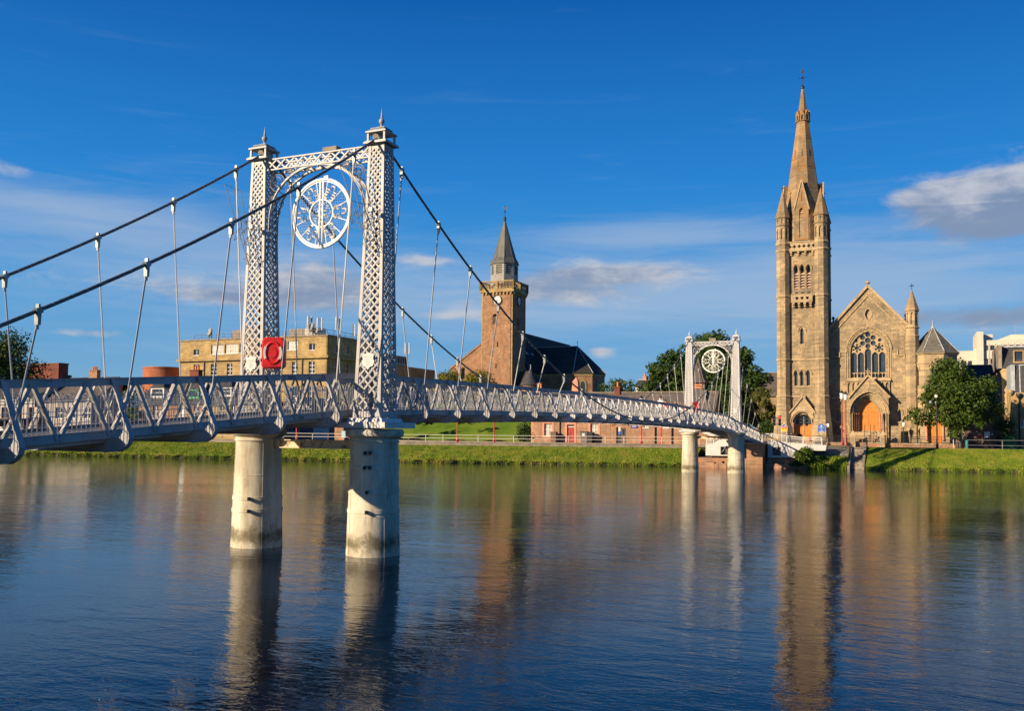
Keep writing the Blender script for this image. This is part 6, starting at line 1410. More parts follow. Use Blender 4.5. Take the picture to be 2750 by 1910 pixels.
y = 79; x = fy(915, 1160, y)[0]; t = thing('brick_gate_pier', 'square pink brick gate pier left of the right bridge pier', 'gate pier', x, y, 2); m = MB(); m.box(x - .7, x + .7, y - .4, y + .4, 2, 4.0); m.build('shaft', ROWST, t); m = MB(); m.box(x - .8, x + .8, y - .5, y + .5, 4.0, 4.15); m.build('cap', PINKTR, t)
y = 77.5; x = fy(923, 1165, y)[0]; t = thing('notice_board', 'small pale blue notice board by the brick gate pier', 'sign', x, y, 2); m = MB(); m.box(x - .3, x + .3, y - .04, y, 2.5, 3.4); m.build('board', nmat('pale_blue', (.25, .42, .48), .5, .1, 3), t); m = MB(); m.tube((x, y + .04, 2), (x, y + .04, 3.3), .04); m.build('post', GREYST, t)
x = fy(938, 1176, y)[0]; t = thing('road_sign', 'small round red road sign beside the right bridge pier', 'sign', x, y, 2); m = MB(); m.plate(circ(x, 2.75, .3, 18), [], front(y - .02), .03, True); m.build('disc', RED, t); m = MB(); m.tube((x, y + .04, 2), (x, y + .04, 2.9), .035); m.build('post', GREYST, t)

# ------------------------------------------------------------------ buildings on the right
YW = 136.0
def WP(px, py): return fy(px, py, YW)
t = thing('white_office', 'white modern office block with rows of square windows behind the right tree', 'office', WP(2690, 950)[0], YW, 2)
zt1 = WP(2690, 913)[1]; a, c = WP(2640, 950)[0], WP(2850, 950)[0]
bw = (WP(2672, 940)[0] - WP(2655, 940)[0]); cols = [WP(2642 + 17.2 * k, 940)[0] for k in range(12)]; ww = WP(2655.5, 940)[0] - WP(2642, 940)[0]
rows = [(WP(2690, 941)[1], WP(2690, 927)[1]), (WP(2690, 978)[1], WP(2690, 963)[1])]; dz = rows[0][0] - rows[1][0]; rows += [(rows[1][0] - dz * k, rows[1][1] - dz * k) for k in (1, 2, 3)]
hl = [rect(x, x + ww, z0, z1) for x in cols for z0, z1 in rows if x + ww < c - .2]
m = MB(); m.plate(rect(a, c, 2, zt1), hl, front(YW), .35); m.poly([(a, YW, zt1), (c, YW, zt1), (c, YW + 14, zt1), (a, YW + 14, zt1)]); m.poly([(c, YW, 2), (c, YW + 14, 2), (c, YW + 14, zt1), (c, YW, zt1)]); m.build('wall', CREAM, t)
for i, x in enumerate(cols):
    if x + ww > c - .2: continue
    for j, (z0, z1) in enumerate(rows): sash(t, YW, x, x + ww, z0, z1, 1, 1, fr=CREAM, glass=GLASSB if (i % 3 == 0) else GLASS, w=.06, dep=.2, sill=False)
for i, x in enumerate(cols):
    m = MB(); m.box(x - .27, x - .18, YW - .08, YW - .002, 8, zt1 - .5); m.build('fin', CREAM, t)
s0, s1 = WP(2622, 900)[0], WP(2640, 900)[0]; m = MB(); m.box(s0, s1 - .01, YW - .6, YW + 8, 2, WP(2630, 892)[1]); m.build('stair_tower', CREAM, t)
m = MB(); m.box(s1 + .2, WP(2668, 900)[0], YW + 1.5, YW + 7, zt1, WP(2650, 896)[1]); m.build('roof_box', CREAM, t)
q0 = WP(2674, 905)[0]; zq = WP(2700, 897)[1]; m = MB(); m.plate([(q0, zt1), (c, zt1), (c, zq), (q0 + 2.2, zq)], [], front(YW + 1.5), 6, True); m.build('roof_box', CREAM, t)
l0, l1, zl = WP(2548, 950)[0], WP(2614, 950)[0], WP(2590, 942)[1]
lw = [(WP(p, 950)[0], WP(p + 12, 950)[0]) for p in (2551, 2566, 2584, 2600)]; hl = [rect(p, q, zl - 3.2, zl - 1.6) for p, q in lw]
m = MB(); m.plate([(l0, 2), (s0, 2), (s0, WP(2622, 934)[1]), (l1, zl), (l0, zl)], hl, front(YW + .5), .35); m.poly([(l0, YW + .5, zl), (l1, YW + .5, zl), (l1, YW + 9, zl), (l0, YW + 9, zl)]); lwg = m.build('low_wing', CREAM, t)
for p, q in lw: sash(lwg, YW + .5, p, q, zl - 3.2, zl - 1.6, 1, 1, fr=CREAM, w=.05, sill=False)
m = MB(); m.tube((WP(2733, 900)[0], YW + 3, zq), (WP(2733, 900)[0], YW + 3, zq + 1.4), .04); m.build('aerial', GREYST, t)
# mansard roofed block and its neighbour at the right edge
YQ = 98.0
def QP(px, py, y=YQ): return fy(px, py, y)
a, c = QP(2690, 1000)[0], QP(2790, 1000)[0]; ze, zr = QP(2720, 989)[1], QP(2720, 932)[1]
t = thing('mansard_house', 'tall tan house with a steep slate mansard roof at the right edge', 'house', a + 2, YQ, 2)
m = MB(); m.box(a, c, YQ, YQ + 9, 2, ze); m.build('wall', TANW, t); m = MB(); m.hexa([(a + .05, YQ - .1, ze), (c, YQ - .1, ze), (c, YQ + 9, ze), (a + .05, YQ + 9, ze), (a + .05, YQ + .9, zr), (c, YQ + .9, zr), (c, YQ + 8, zr), (a + .05, YQ + 8, zr)]); mr_ = m.build('mansard_roof', SLATE, t)
m = MB(); m.box(a - .3, a + .04, YQ - .15, YQ + 9, ze, zr + .25); m.build('skew', KERB, t); m = MB(); m.box(a, c, YQ + .7, YQ + 1.1, zr + .005, zr + .2); m.build('ridge', LEAD, mr_)
x, z = QP(2735, 958, YQ + .3); m = MB(); m.plate(rect(x - .55, x + .55, z - .75, z + .75), [rect(x - .42, x + .42, z - .62, z + .62)], front(YQ + .1), .5); w = m.build('roof_window', OFFST, mr_); m = MB(); m.poly([(p, YQ + .3, q) for p, q in rect(x - .45, x + .45, z - .65, z + .65)]); m.build('pane', GLASS, w)
y = 93.0; a, c = fy(2715, 1100, y)[0], fy(2800, 1100, y)[0]; zw, zt3 = fy(2730, 1055, y)[1], fy(2730, 982, y)[1]
wh = (fy(2739, 1130, y)[0], fy(2760, 1130, y)[0], fy(2745, 1147, y)[1], fy(2745, 1127, y)[1])
t = thing('slate_dormer_house', 'ochre stone house with a slate hung upper storey at the far right', 'house', a + 2, y, 2)
m = MB(); m.plate(rect(a, c, 2, zw), [rect(*wh)], front(y), .3); m.poly([(a, y, 2), (a, y + 4.5, 2), (a, y + 4.5, zw), (a, y, zw)]); m.build('wall', OFFST, t); sash(t, y, *wh, 2, 1)
m = MB(); m.hexa([(a + .5, y + .02, zw), (c, y + .02, zw), (c, y + 4.5, zw), (a + .5, y + 4.5, zw), (a + .5, y + .35, zt3), (c, y + .35, zt3), (c, y + 4.5, zt3), (a + .5, y + 4.5, zt3)]); sh = m.build('slate_storey', SLATE, t)
m = MB(); m.box(a + .02, a + .46, y + .1, y + 4.5, zw, zt3 + .1); m.build('lead_flank', LEAD, sh); m = MB(); m.bar((a + .95, y, zw), (a + .95, y + .33, zt3), .12, .08); m.bar((a + .9, y + .3, zt3 + .05), (c, y + .3, zt3 + .05), .12, .12); m.build('lead_roll', LEAD, sh)
x = fy(2737, 1100, y)[0]; m = MB(); m.tube((x, y - .12, 2), (x, y - .12, zw - .6), .08); m.lathe(x, y - .12, [(.1, zw - .7), (.3, zw - .35), (.3, zw - .1)], 8); m.build('downpipe', BLACK, t)
m = MB(); m.lathe(a - .02, y - .1, [(.1, zw - .3), (.28, zw), (.25, zw + .3)], 8); m.build('corner_block', OFFST, t)
# low dark building between church and mansard
y = 101.0; a, c = fy(2588, 1100, y)[0], fy(2692, 1100, y)[0]; z = fy(2640, 1094, y)[1]
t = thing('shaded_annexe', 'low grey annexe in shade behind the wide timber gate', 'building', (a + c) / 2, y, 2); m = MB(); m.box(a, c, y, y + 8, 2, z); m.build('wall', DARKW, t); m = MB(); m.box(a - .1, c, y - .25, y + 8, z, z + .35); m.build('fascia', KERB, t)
y = 112.0; a, c = fy(2600, 1100, y)[0], fy(2668, 1100, y)[0]; ze, zr = fy(2640, 1022, y)[1], fy(2640, 984, y + 4)[1]
t = house('dark_slate_hall', 'dark slate roofed building between the church and the white office', a, c, y, 8, ze, zr, BRICK, SLATED)
a2 = fy(2694, 1100, y)[0]; m = MB(); m.plate([(c + .25, 2), (a2, 2), (a2, ze + .6), (c + .25, ze + 1.6)], [], front(y + 1), 5, True); m.build('side_wing', ROWST, t)

# ------------------------------------------------------------------ far abutment and ramps
ab = thing('bridge_abutment', 'sandstone abutment block carrying the far end of the bridge', 'abutment', 0, 77, 0)
ax = 2.62
m = MB(); m.box(-ax, ax, 74.2, 82.5, -.8, 2.45); m.build('block', masonry('abutment_stone', (.36, .20, .12), (.30, .19, .115), (.18, .12, .08), .9, .4, stain=(.09, .10, .03), stain_amt=.75), ab)
m = MB(); m.box(-ax - .12, ax + .12, 74.05, 82.5, 2.45, 2.62); m.build('coping', KERB, ab)
def ramp(pts, y, dep, hole, label, posts, pz):
    P = [fy(a, b_, y) for a, b_ in pts]; x0 = min(p[0] for p in P)
    t = thing('approach_ramp', label, 'ramp', sum(p[0] for p in P) / len(P), y, .9, 'white ramps at the far end of the bridge')
    m = MB(); m.plate(P, [rect(fy(hole[0], hole[3], y)[0], fy(hole[1], hole[3], y)[0], fy(hole[0], hole[3], y)[1], fy(hole[0], hole[2], y)[1])], front(y), dep, True); m.build('body', WHITE, t)
    h = [fy(hole[0], hole[3], y), fy(hole[1], hole[2], y)]; m = MB(); m.poly([(a, y + .5, b_) for a, b_ in rect(h[0][0] - .1, h[1][0] + .1, h[0][1] - .1, h[1][1] + .1)]); m.build('recess', DARKW, t)
    m = MB(); m.tube((h[0][0] + .2, y - .05, h[0][1] + .3), ((h[0][0] + h[1][0]) / 2 + .2, y - .1, h[1][1] + .1), .05); m.build('stay_rod', GREYST, t)
    tops = [fy(a, b_, y + .15) for a, b_ in posts]; bots = [fy(a, b_, y + .15) for a, b_ in pz]
    for (xa, za), (xb, zb_) in zip(tops, bots): m = MB(); m.box(xa - .06, xa + .06, y + .08, y + .2, zb_ - .1, za); m.build('post', WHITE, t)
    for (xa, za), (xb, zb_), (xc_, zc_), (xd, zd_) in zip(tops, tops[1:], bots, bots[1:]):
        m = MB(); m.bar((xa, y + .14, za), (xb, y + .14, zb_), .12, .1); m.bar((xa, y + .14, za - .22), (xb, y + .14, zb_ - .22), .05, .05); m.bar((xa, y + .14, zc_ + .08), (xb, y + .14, zd_ + .08), .05, .05); m.build('rail', WHITE, t)
        m = MB(); n_ = int(abs(xb - xa) / .11) + 1
        for k in range(n_): f = (k + .5) / n_; x = xa + (xb - xa) * f; m.box(x - .01, x + .01, y + .13, y + .15, zc_ + (zd_ - zc_) * f, za + (zb_ - za) * f - .05)
        m.build('baluster', WHITE, t, kind='stuff')
    return t
ramp([(2062, 1186), (2072, 1187), (2113, 1190), (2157, 1194), (2207, 1196), (2220, 1196), (2217, 1211), (2142, 1212), (2140, 1230), (2062, 1230)], 76.3, 2.2, (2074, 2097, 1202, 1224), 'white approach ramp with railing right of the bridge end', [(2048, 1166), (2072, 1166), (2113, 1171), (2157, 1176), (2207, 1176)], [(2048, 1187), (2072, 1188), (2113, 1191), (2157, 1195), (2207, 1196)])
ramp([(1895, 1193), (1915, 1193), (1930, 1183), (1992, 1181), (1992, 1226), (1895, 1224)], 73.7, 2.4, (1935, 1957, 1200, 1222), 'white approach steps left of the bridge end behind the far piers', [(1898, 1180), (1917, 1180), (1932, 1172), (1975, 1170)], [(1898, 1193), (1917, 1193), (1932, 1184), (1975, 1182)])
ft = thing('stone_footing', 'rough sandstone footing under the white ramps', 'footing', 0, 76, 0)
for (x0, x1, yf_) in ((-4.4, -.6, 73.6), (2.8, 7.2, 76)):
    m = MB()
    for k in range(9):
        xx = x0 + (x1 - x0) * k / 9; m.frust(xx + .25, yf_ + .2 * random.random(), -.4, .35 + .35 * random.random(), .4, .9, .28, .7)
    m.box(x0, x1, yf_ + .35, 79, -.3, .95); m.build('rubble_course', ROWST, ft)
# cobbled apron, river steps
ap = MB(); q = [(7.6, 80.7, 2.38), (10.85, 80.9, 2.38), (10.85, 77.9, 1.62), (7.4, 77.6, 1.62)]; ap.poly(q); ap.poly([(7.4, 77.6, 1.62), (10.85, 77.9, 1.62), (10.85, 77.8, .7), (7.4, 77.5, .7)])
tag(ap.build('cobbled_slope', COBBLE, org=(9, 79, 1)), kind='structure')
m = MB(); m.poly([(6.0, 80.9, 2.3), (11.0, 80.9, 2.3), (11.0, 82, 2.2), (6.0, 82, 2.2)]); m.poly([(GAP[0], 75, -.2), (7.2, 75.6, -.2), (7.2, 81, 2.0), (GAP[0], 81, 2.0)]); m.poly([(-6, top_y(-6) - .04, -.6), (8.7, top_y(8.7) - .04, -.6), (8.7, top_y(8.7) - .04, 2.1), (-6, top_y(-6) - .04, 2.02)]); tag(m.build('bank_fill', EARTH, org=(0, 78, 0)), kind='structure')
stp = thing('river_steps', 'stone steps running down the bank to the water below the church', 'steps', 11.7, 78, 0)
for k in range(13):
    f = k / 12; m = MB(); m.box(11.05, 12.25, 75.4 + 5.2 * f, 76.0 + 5.2 * f, -.3 + 2.3 * f, .0 + 2.2 * f); m.build('step', KERB, stp)
for x in (10.95, 12.35):
    m = MB(); m.hexa([(x - .12, 75.2, -.4), (x + .12, 75.2, -.4), (x + .12, 81.2, 1.8), (x - .12, 81.2, 1.8), (x - .12, 75.2, .35), (x + .12, 75.2, .35), (x + .12, 81.2, 2.55), (x - .12, 81.2, 2.55)]); m.build('side_kerb', KERB, stp)
m = MB()
for k in range(12): f = k / 11; m.box(10.8, 10.9, 75.5 + 5.2 * f, 75.7 + 5.2 * f, .3 + 2.2 * f, .5 + 2.2 * f)
m.build('kerb_stud', BLACK, stp, kind='stuff')

# ------------------------------------------------------------------ trees and shrubs
def leaf_material(name, c1, c2, c3, sc_=.9):
    m = bpy.data.materials.new(name); t, p = nodes_of(m); N = t.nodes.new; L = t.links.new
    tcn = N('ShaderNodeTexCoord'); n = N('ShaderNodeTexNoise'); n.inputs['Scale'].default_value = sc_; n.inputs['Detail'].default_value = 9; n.inputs['Roughness'].default_value = .8; L(tcn.outputs['Object'], n.inputs['Vector'])
    rp = N('ShaderNodeValToRGB'); e = rp.color_ramp.elements; e[0].position = .3; e[0].color = rgba(c1); e[1].position = .72; e[1].color = rgba(c3); k = e.new(.5); k.color = rgba(c2); L(n.outputs[0], rp.inputs[0])
    L(rp.outputs[0], p.inputs['Base Color']); p.inputs['Roughness'].default_value = .6; p.inputs['Specular IOR Level'].default_value = .25
    tr = N('ShaderNodeBsdfTranslucent'); L(rp.outputs[0], tr.inputs['Color']); mx = N('ShaderNodeMixShader'); mx.inputs[0].default_value = .22
    out = t.nodes['Material Output']; L(p.outputs[0], mx.inputs[1]); L(tr.outputs[0], mx.inputs[2]); L(mx.outputs[0], out.inputs['Surface']); return m
LF_D = leaf_material('dark_leaves', (.020, .045, .009), (.038, .075, .013), (.085, .115, .022)); LF_M = leaf_material('mid_leaves', (.024, .055, .007), (.055, .095, .012), (.125, .145, .026)); LF_Y = leaf_material('yellow_leaves', (.08, .11, .012), (.17, .17, .015), (.32, .22, .02)); LF_L = leaf_material('light_leaves', (.06, .10, .012), (.11, .17, .02), (.22, .25, .05)); LF_O = leaf_material('olive_leaves', (.05, .06, .014), (.10, .11, .022), (.17, .16, .045))
def leaves(clumps, n, size, seed):
    g = np.random.default_rng(seed); C = np.array([c[:3] for c in clumps]); Rr = np.array([c[3] for c in clumps]); wgt = Rr ** 2; idx = g.choice(len(C), n, p=wgt / wgt.sum())
    d = g.normal(size=(n, 3)); d /= np.linalg.norm(d, axis=1)[:, None]; rad = Rr[idx] * g.uniform(.15, 1.05, n) ** .55
    P = C[idx] + d * rad[:, None] * np.array([1, 1, .8])
    nrm = d + g.normal(0, .7, (n, 3)) + np.array([0, 0, .35]); nrm /= np.linalg.norm(nrm, axis=1)[:, None]
    a = np.cross(nrm, g.normal(size=(n, 3))); a /= np.linalg.norm(a, axis=1)[:, None]; b_ = np.cross(nrm, a); s = size * g.uniform(.6, 1.3, n)[:, None]
    V4 = np.stack([P - a * s * .5, P + b_ * s * .32, P + a * s * .5, P - b_ * s * .32], 1).reshape(-1, 3)
    return V4
def leafobj(name, V4, mat, parent):
    n = len(V4) // 4; me = bpy.data.meshes.new(name); me.vertices.add(n * 4); me.vertices.foreach_set('co', V4.astype(np.float32).ravel()); me.loops.add(n * 4); me.polygons.add(n)
    me.loops.foreach_set('vertex_index', np.arange(n * 4, dtype=np.int32)); me.polygons.foreach_set('loop_start', np.arange(0, n * 4, 4, dtype=np.int32)); me.update(calc_edges=True); me.materials.append(mat)
    o = bpy.data.objects.new(name, me); COL.objects.link(o); o.parent = parent; ORG[o] = ORG[parent]; return o
def tree(name, label, x, y, z, h, rx, rz_, mat, n=7000, size=.34, trunk=.16, bare=.28, seed=1, cat='tree', group=None, offx=0.0, ry=None, nclump=34, fill=.55, rs=1.0, extra=()):
    t = thing(name, label, cat, x, y, z, group); r_ = random.Random(seed); ry = ry or rx; czz = h - rz_; cl = []
    for k in range(nclump):
        while True:
            u, v, w = r_.uniform(-1, 1), r_.uniform(-1, 1), r_.uniform(-1, 1); q = u * u + v * v + w * w
            if fill * fill * .6 < q < 1: break
        sh = 1 - .30 * max(0, w) ** 2 - (.22 if w < -.5 else 0); f = r_.uniform(.86, 1.08); rr = r_.uniform(.26, .42) * min(rx, rz_) * rs
        cl.append((offx + u * rx * sh * f * .86, v * ry * sh * f * .86, czz + w * rz_ * f * .86, rr))
    cl += list(extra)
    leafobj('crown', leaves(cl, n, size, seed), mat, t)
    m = MB(); org = ORG[t]; A = lambda p: (p[0] + org[0], p[1] + org[1], p[2] + org[2])
    hb = h * bare; bend = [(0, 0, -.2), (r_.uniform(-.1, .1), 0, hb * .5), (offx * .25, 0, hb), (offx * .6, 0, czz), (offx, 0, czz + rz_ * .5)]
    m.path([A(p) for p in bend], [trunk * 1.35, trunk, trunk * .85, trunk * .5, trunk * .15], 9)
    for k in range(10):
        c = cl[r_.randrange(len(cl))]; s0 = r_.uniform(.0, .75); b0 = (offx * .25 + (offx * .5) * s0, 0, hb + (czz - hb) * s0)
        mid = ((b0[0] + c[0]) / 2 + r_.uniform(-.2, .2), (b0[1] + c[1]) / 2, (b0[2] + c[2]) / 2 + .25); m.path([A(b0), A(mid), A(c[:3])], [trunk * .45, trunk * .28, trunk * .08], 6)
    m.build('trunk', BARK, t, smooth=True); return t
def shrub(name, label, x, y, z, rx, h, mat, n=1500, size=.22, seed=1, ry=None, group=None):
    t = thing(name, label, 'shrub', x, y, z, group); r_ = random.Random(seed); cl = []
    for k in range(14): a = r_.uniform(0, 6.28); q = r_.uniform(0, .8); cl.append((q * rx * math.cos(a), q * (ry or rx) * math.sin(a), h * r_.uniform(.25, .8) * (1 - .4 * q), h * r_.uniform(.2, .32)))
    leafobj('foliage', leaves(cl, n, size, seed), mat, t)
    m = MB()
    for k in range(5): c = cl[k]; m.path([(x, y, z - .1), (x + c[0] * .5, y + c[1] * .5, z + c[2] * .5), (x + c[0], y + c[1], z + c[2])], [.05, .035, .01], 5)
    m.build('stem', BARK, t); return t
def T(px, pyt, y, wpx, zg=2.0):
    x, z1 = fy(px, pyt, y); w = (fy(px + wpx / 2, pyt, y)[0] - fy(px - wpx / 2, pyt, y)[0]) / 2; return x, z1 - zg, w
y = 83.2; x, h, w = T(2566, 957, y, 226); xt = fy(2576, 1200, y)[0]
tree('street_tree', 'bushy green street tree with a forked trunk in front of the church', xt, y, 2.15, h - .15, w, 4.5, LF_M, n=15500, size=.31, trunk=.30, bare=.26, seed=5, offx=x - xt, nclump=50, rs=.82, extra=[(-3.6, -.5, 3.6, .9), (-4.4, 0, 3.9, .8), (-3.0, .6, 2.9, .8), (-4.0, -.8, 2.8, .6), (-4.9, 0, 3.2, .5), (3.6, 0, 4.2, 1.0), (3.0, .5, 3.2, .8), (2.0, -1, 2.6, .6)])
y = 80; x, h, w = T(22, 888, y, 170); tree('garden_tree', 'dark bushy tree behind the left end of the bridge', x, y, 2, h, w, h * .42, LF_D, n=14000, size=.46, trunk=.35, seed=9, nclump=70)
y = 108; x, h, w = T(1802, 936, y, 165); tree('broad_tree', 'dark conical tree left of the far bridge tower', x, y, 2, h, w, h * .43, LF_D, n=17000, size=.48, trunk=.35, seed=13, nclump=70, group='trees behind the far tower')
x, h, w = T(1905, 886, y + 3, 225); tree('broad_tree', 'tallest dark tree directly behind the far bridge tower', x, y + 3, 2, h, w, h * .44, LF_D, n=25000, size=.5, trunk=.45, seed=14, nclump=90, group='trees behind the far tower')
x, h, w = T(1990, 928, y - 1, 150); tree('broad_tree', 'dark tree between the far bridge tower and the church spire', x, y - 1, 2, h, w, h * .44, LF_D, n=17000, size=.48, trunk=.35, seed=17, nclump=70, group='trees behind the far tower')
y = 97; x, h, w = T(2040, 1030, y, 88); tree('olive_tree', 'small olive green tree beside the church tower', x, y, 2.1, h, w, h * .42, LF_O, n=5500, size=.27, trunk=.13, seed=21, bare=.2)
y = 112; x, h, w = T(1662, 998, y, 104); tree('round_tree', 'round green tree right of the old church apse', x, y, 2, h, w, h * .36, LF_M, n=6000, size=.34, seed=23)
y = 104; x, h, w = T(1208, 993, y, 90); tree('golden_tree', 'low yellow green tree at the left of the mound', x, y, 4, h - 2, w, h * .30, LF_Y, n=4500, size=.3, seed=25, group='golden trees below the old church')
x, h, w = T(1290, 992, y, 110); tree('golden_tree', 'low golden tree in front of the clock tower', x, y, 4, h - 2, w, h * .30, LF_Y, n=5000, size=.3, seed=27, group='golden trees below the old church')
y = 78; x, h, w = T(300, 1022, y, 80); tree('pale_tree', 'pale green garden tree left of the white dormer', x, y, 2, h, w, h * .42, LF_L, n=4500, size=.26, trunk=.12, seed=31, bare=.2, group='pale garden trees')
x, h, w = T(365, 1024, y + 1, 80); tree('pale_tree', 'pale green garden tree beside the terraced house', x, y + 1, 2, h, w, h * .42, LF_L, n=4500, size=.26, trunk=.12, seed=32, bare=.2, group='pale garden trees')
def S(name, label, px, pyt, pyb, y, wpx, mat, seed, n=1500, size=.22):
    x, z0 = fy(px, pyb, y); z1 = fy(px, pyt, y)[1]; w = (fy(px + wpx / 2, pyb, y)[0] - fy(px - wpx / 2, pyb, y)[0]) / 2; return shrub(name, label, x, y, z0, w, z1 - z0, mat, n, size, seed)
S('ramp_bush', 'leafy green bush growing against the white right ramp', 2165, 1188, 1246, 75.6, 70, LF_L, 41, 3200, .2)
S('ramp_bush', 'dark low bush at the waterline below the white ramp', 2140, 1228, 1257, 75.0, 40, LF_D, 42, 1500, .17)
S('mound_shrub', 'dark green shrub at the left of the grass mound', 1140, 1122, 1142, 92, 60, LF_D, 43)
S('mound_shrub', 'dark green shrub in the middle of the grass mound', 1262, 1120, 1140, 94, 70, LF_D, 44)
S('mound_shrub', 'tall dark shrub against the cottage gable', 1408, 1122, 1190, 88.5, 42, LF_D, 45, 2600)
S('hedge', 'dark hedge below the olive tree by the traffic lights', 2058, 1120, 1178, 92, 70, LF_D, 46, 2600)
S('hedge', 'dark garden hedge right of the shaded annexe', 2700, 1095, 1195, 91, 22, LF_D, 47, 1800)
S('garden_shrub', 'bright green shrub under the pale garden trees', 340, 1085, 1130, 70, 90, LF_L, 48, 2200)

# ------------------------------------------------------------------ street furniture
def onstreet(px, pyb, dy):
    y = 74.0
    for _ in range(8): x = fy(px, pyb, y)[0]; y = top_y(x) + dy
    return x, y
LANT = nmat('opal_glass', (.80, .78, .74), .3, .04, 2)
def red_lamp(x, y, h, label):
    t = thing('street_lamp', label, 'street lamp', x, y, 2.1, 'red street lamps with white lanterns')
    m = MB(); m.lathe(x, y, [(.17, 2.1), (.17, 2.5), (.10, 2.7), (.075, 3.2), (.06, 2.1 + h - .9), (.09, 2.1 + h - .85)], 12); m.build('pole', REDP, t, smooth=35)
    z = 2.1 + h - .85; m = MB(); m.lathe(x, y, [(.13, z), (.23, z + .6), (.24, z + .64)], 8); m.build('lantern', LANT, t); m = MB(); m.lathe(x, y, [(.27, z + .64), (.24, z + .72), (.09, z + .86), (.05, z + .95), (.02, z + 1.05)], 8); m.build('lantern_cap', BLACK, t); m = MB(); m.lathe(x, y, [(.09, z - .06), (.14, z + .0)], 8); m.build('lantern_seat', BLACK, t)
    return t
red_lamp(fy(2262, 1200, 82.3)[0], 82.3, 6.2, 'taller red street lamp in front of the church door'); red_lamp(fy(2272, 1200, 85.5)[0], 85.5, 6.2, 'red street lamp just right of the taller one by the church door')
for px_, lb in ((73, 'red street lamp at the far left seen through the truss'), (796, 'red street lamp in front of the dark garage'), (1228, 'red street lamp left of the grass mound'), (1327, 'red street lamp in the middle of the grass mound'), (1722, 'red street lamp in front of the shop sign'), (1775, 'red street lamp just left of the far left pier')):
    x, y = onstreet(px_, 1187, 1.4); red_lamp(x, y, 5.6, lb)
def black_lamp(px, pyt, y, label, globes=0):
    x, z = fy(px, pyt, y); t = thing('black_lamp', label, 'street lamp', x, y, 2.05)
    if globes:
        m = MB(); m.lathe(x, y, [(.13, 2.05), (.13, 2.7), (.08, 2.8), (.06, z - .5), (.05, z - .2)], 10); m.build('pole', BLACK, t, smooth=35)
        for k, (dx, dz) in enumerate(((0, 0), (-.55, -.65), (.0, -.7))):
            m = MB(); m.lathe(x + dx, y + (.3 if k == 2 else 0), [(.03, z - .22 + dz), (.17, z - .12 + dz), (.2, z + dz), (.15, z + .14 + dz), (.03, z + .2 + dz)], 12); m.build('globe', LANT if not k else GREYST, t, smooth=True)
            if k: m = MB(); m.path([(x, y, z - 1.1), (x + dx * .6, y, z - 1.05), (x + dx, y + (.3 if k == 2 else 0), z + dz - .2)], .03, 5); m.build('arm', BLACK, t)
    else:
        m = MB(); m.lathe(x, y, [(.14, 2.05), (.12, 2.5), (.06, 2.7), (.045, z - 1.0), (.09, z - .95)], 10); m.build('pole', BLACK, t, smooth=35); m = MB(); m.tube((x - .3, y, z - 1.15), (x + .3, y, z - 1.15), .025); m.build('ladder_bar', BLACK, t)
        m = MB(); m.lathe(x, y, [(.10, z - .95), (.22, z - .42)], 4, math.pi / 4); m.build('lantern', LANT, t); m = MB(); m.lathe(x, y, [(.27, z - .42), (.1, z - .15), (.05, z - .1), (.02, z + .05)], 4, math.pi / 4); m.build('lantern_cap', BLACK, t)
black_lamp(2425.6, 1124, 88.6, 'old black lantern lamp right of the main church door'); black_lamp(2223, 1128, 88.0, 'old black lantern lamp in the shade between tower and nave'); black_lamp(2515, 1064, 82.2, 'tall black lamp post with globes in front of the street tree', 3)
SIG = emat('red_signal', (1, .03, .03), 2.5); SIGD = nmat('unlit_lens', (.03, .03, .02), .2, .1, 3); YELB = nmat('yellow_box', (.75, .45, .02), .5, .1, 2)
def traffic(px, y, label, lit):
    x, z = fy(px, 1117, y); t = thing('traffic_light', label, 'traffic light', x, y, 2.1, 'traffic lights at the church crossing')
    m = MB(); m.tube((x, y, 2.1), (x, y, z - .1), .055); m.build('pole', GREYST, t)
    for k, dx in enumerate((-.30, .30)):
        m = MB(); m.box(x + dx - .15, x + dx + .15, y - .1, y + .1, z - 1.15, z); m.bar((x, y, z - .3), (x + dx, y, z - .3), .05, .05); m.bar((x, y, z - .9), (x + dx, y, z - .9), .05, .05); hd_ = m.build('signal_head', BLACK, t)
        for j in range(3):
            zz = z - .2 - .37 * j; m = MB(); m.plate(circ(x + dx, zz, .1, 12), [], front(y - .115), .012, True); m.build('lens', SIG if (lit and k == 1 and j == 0) else SIGD, hd_)
            m = MB(); pts = [(x + dx + .125 * math.cos(a), zz + .125 * math.sin(a)) for a in np.linspace(-.3, 3.44, 9)]
            for (xa, za), (xb, zb2) in zip(pts, pts[1:]): m.poly([(xa, y - .1, za), (xb, y - .1, zb2), (xb, y - .28, zb2 - .03), (xa, y - .28, za - .03)])
            m.build('hood', BLACK, hd_)
    m = MB(); m.box(x - .1 + .06, x + .1 + .06, y - .2, y - .056, 3.0, 3.35); m.build('push_button_box', YELB, t)
traffic(2086.5, 83.0, 'traffic light showing red at the left of the church tower', True); traffic(2159, 83.0, 'traffic light in front of the tower doorway', False)
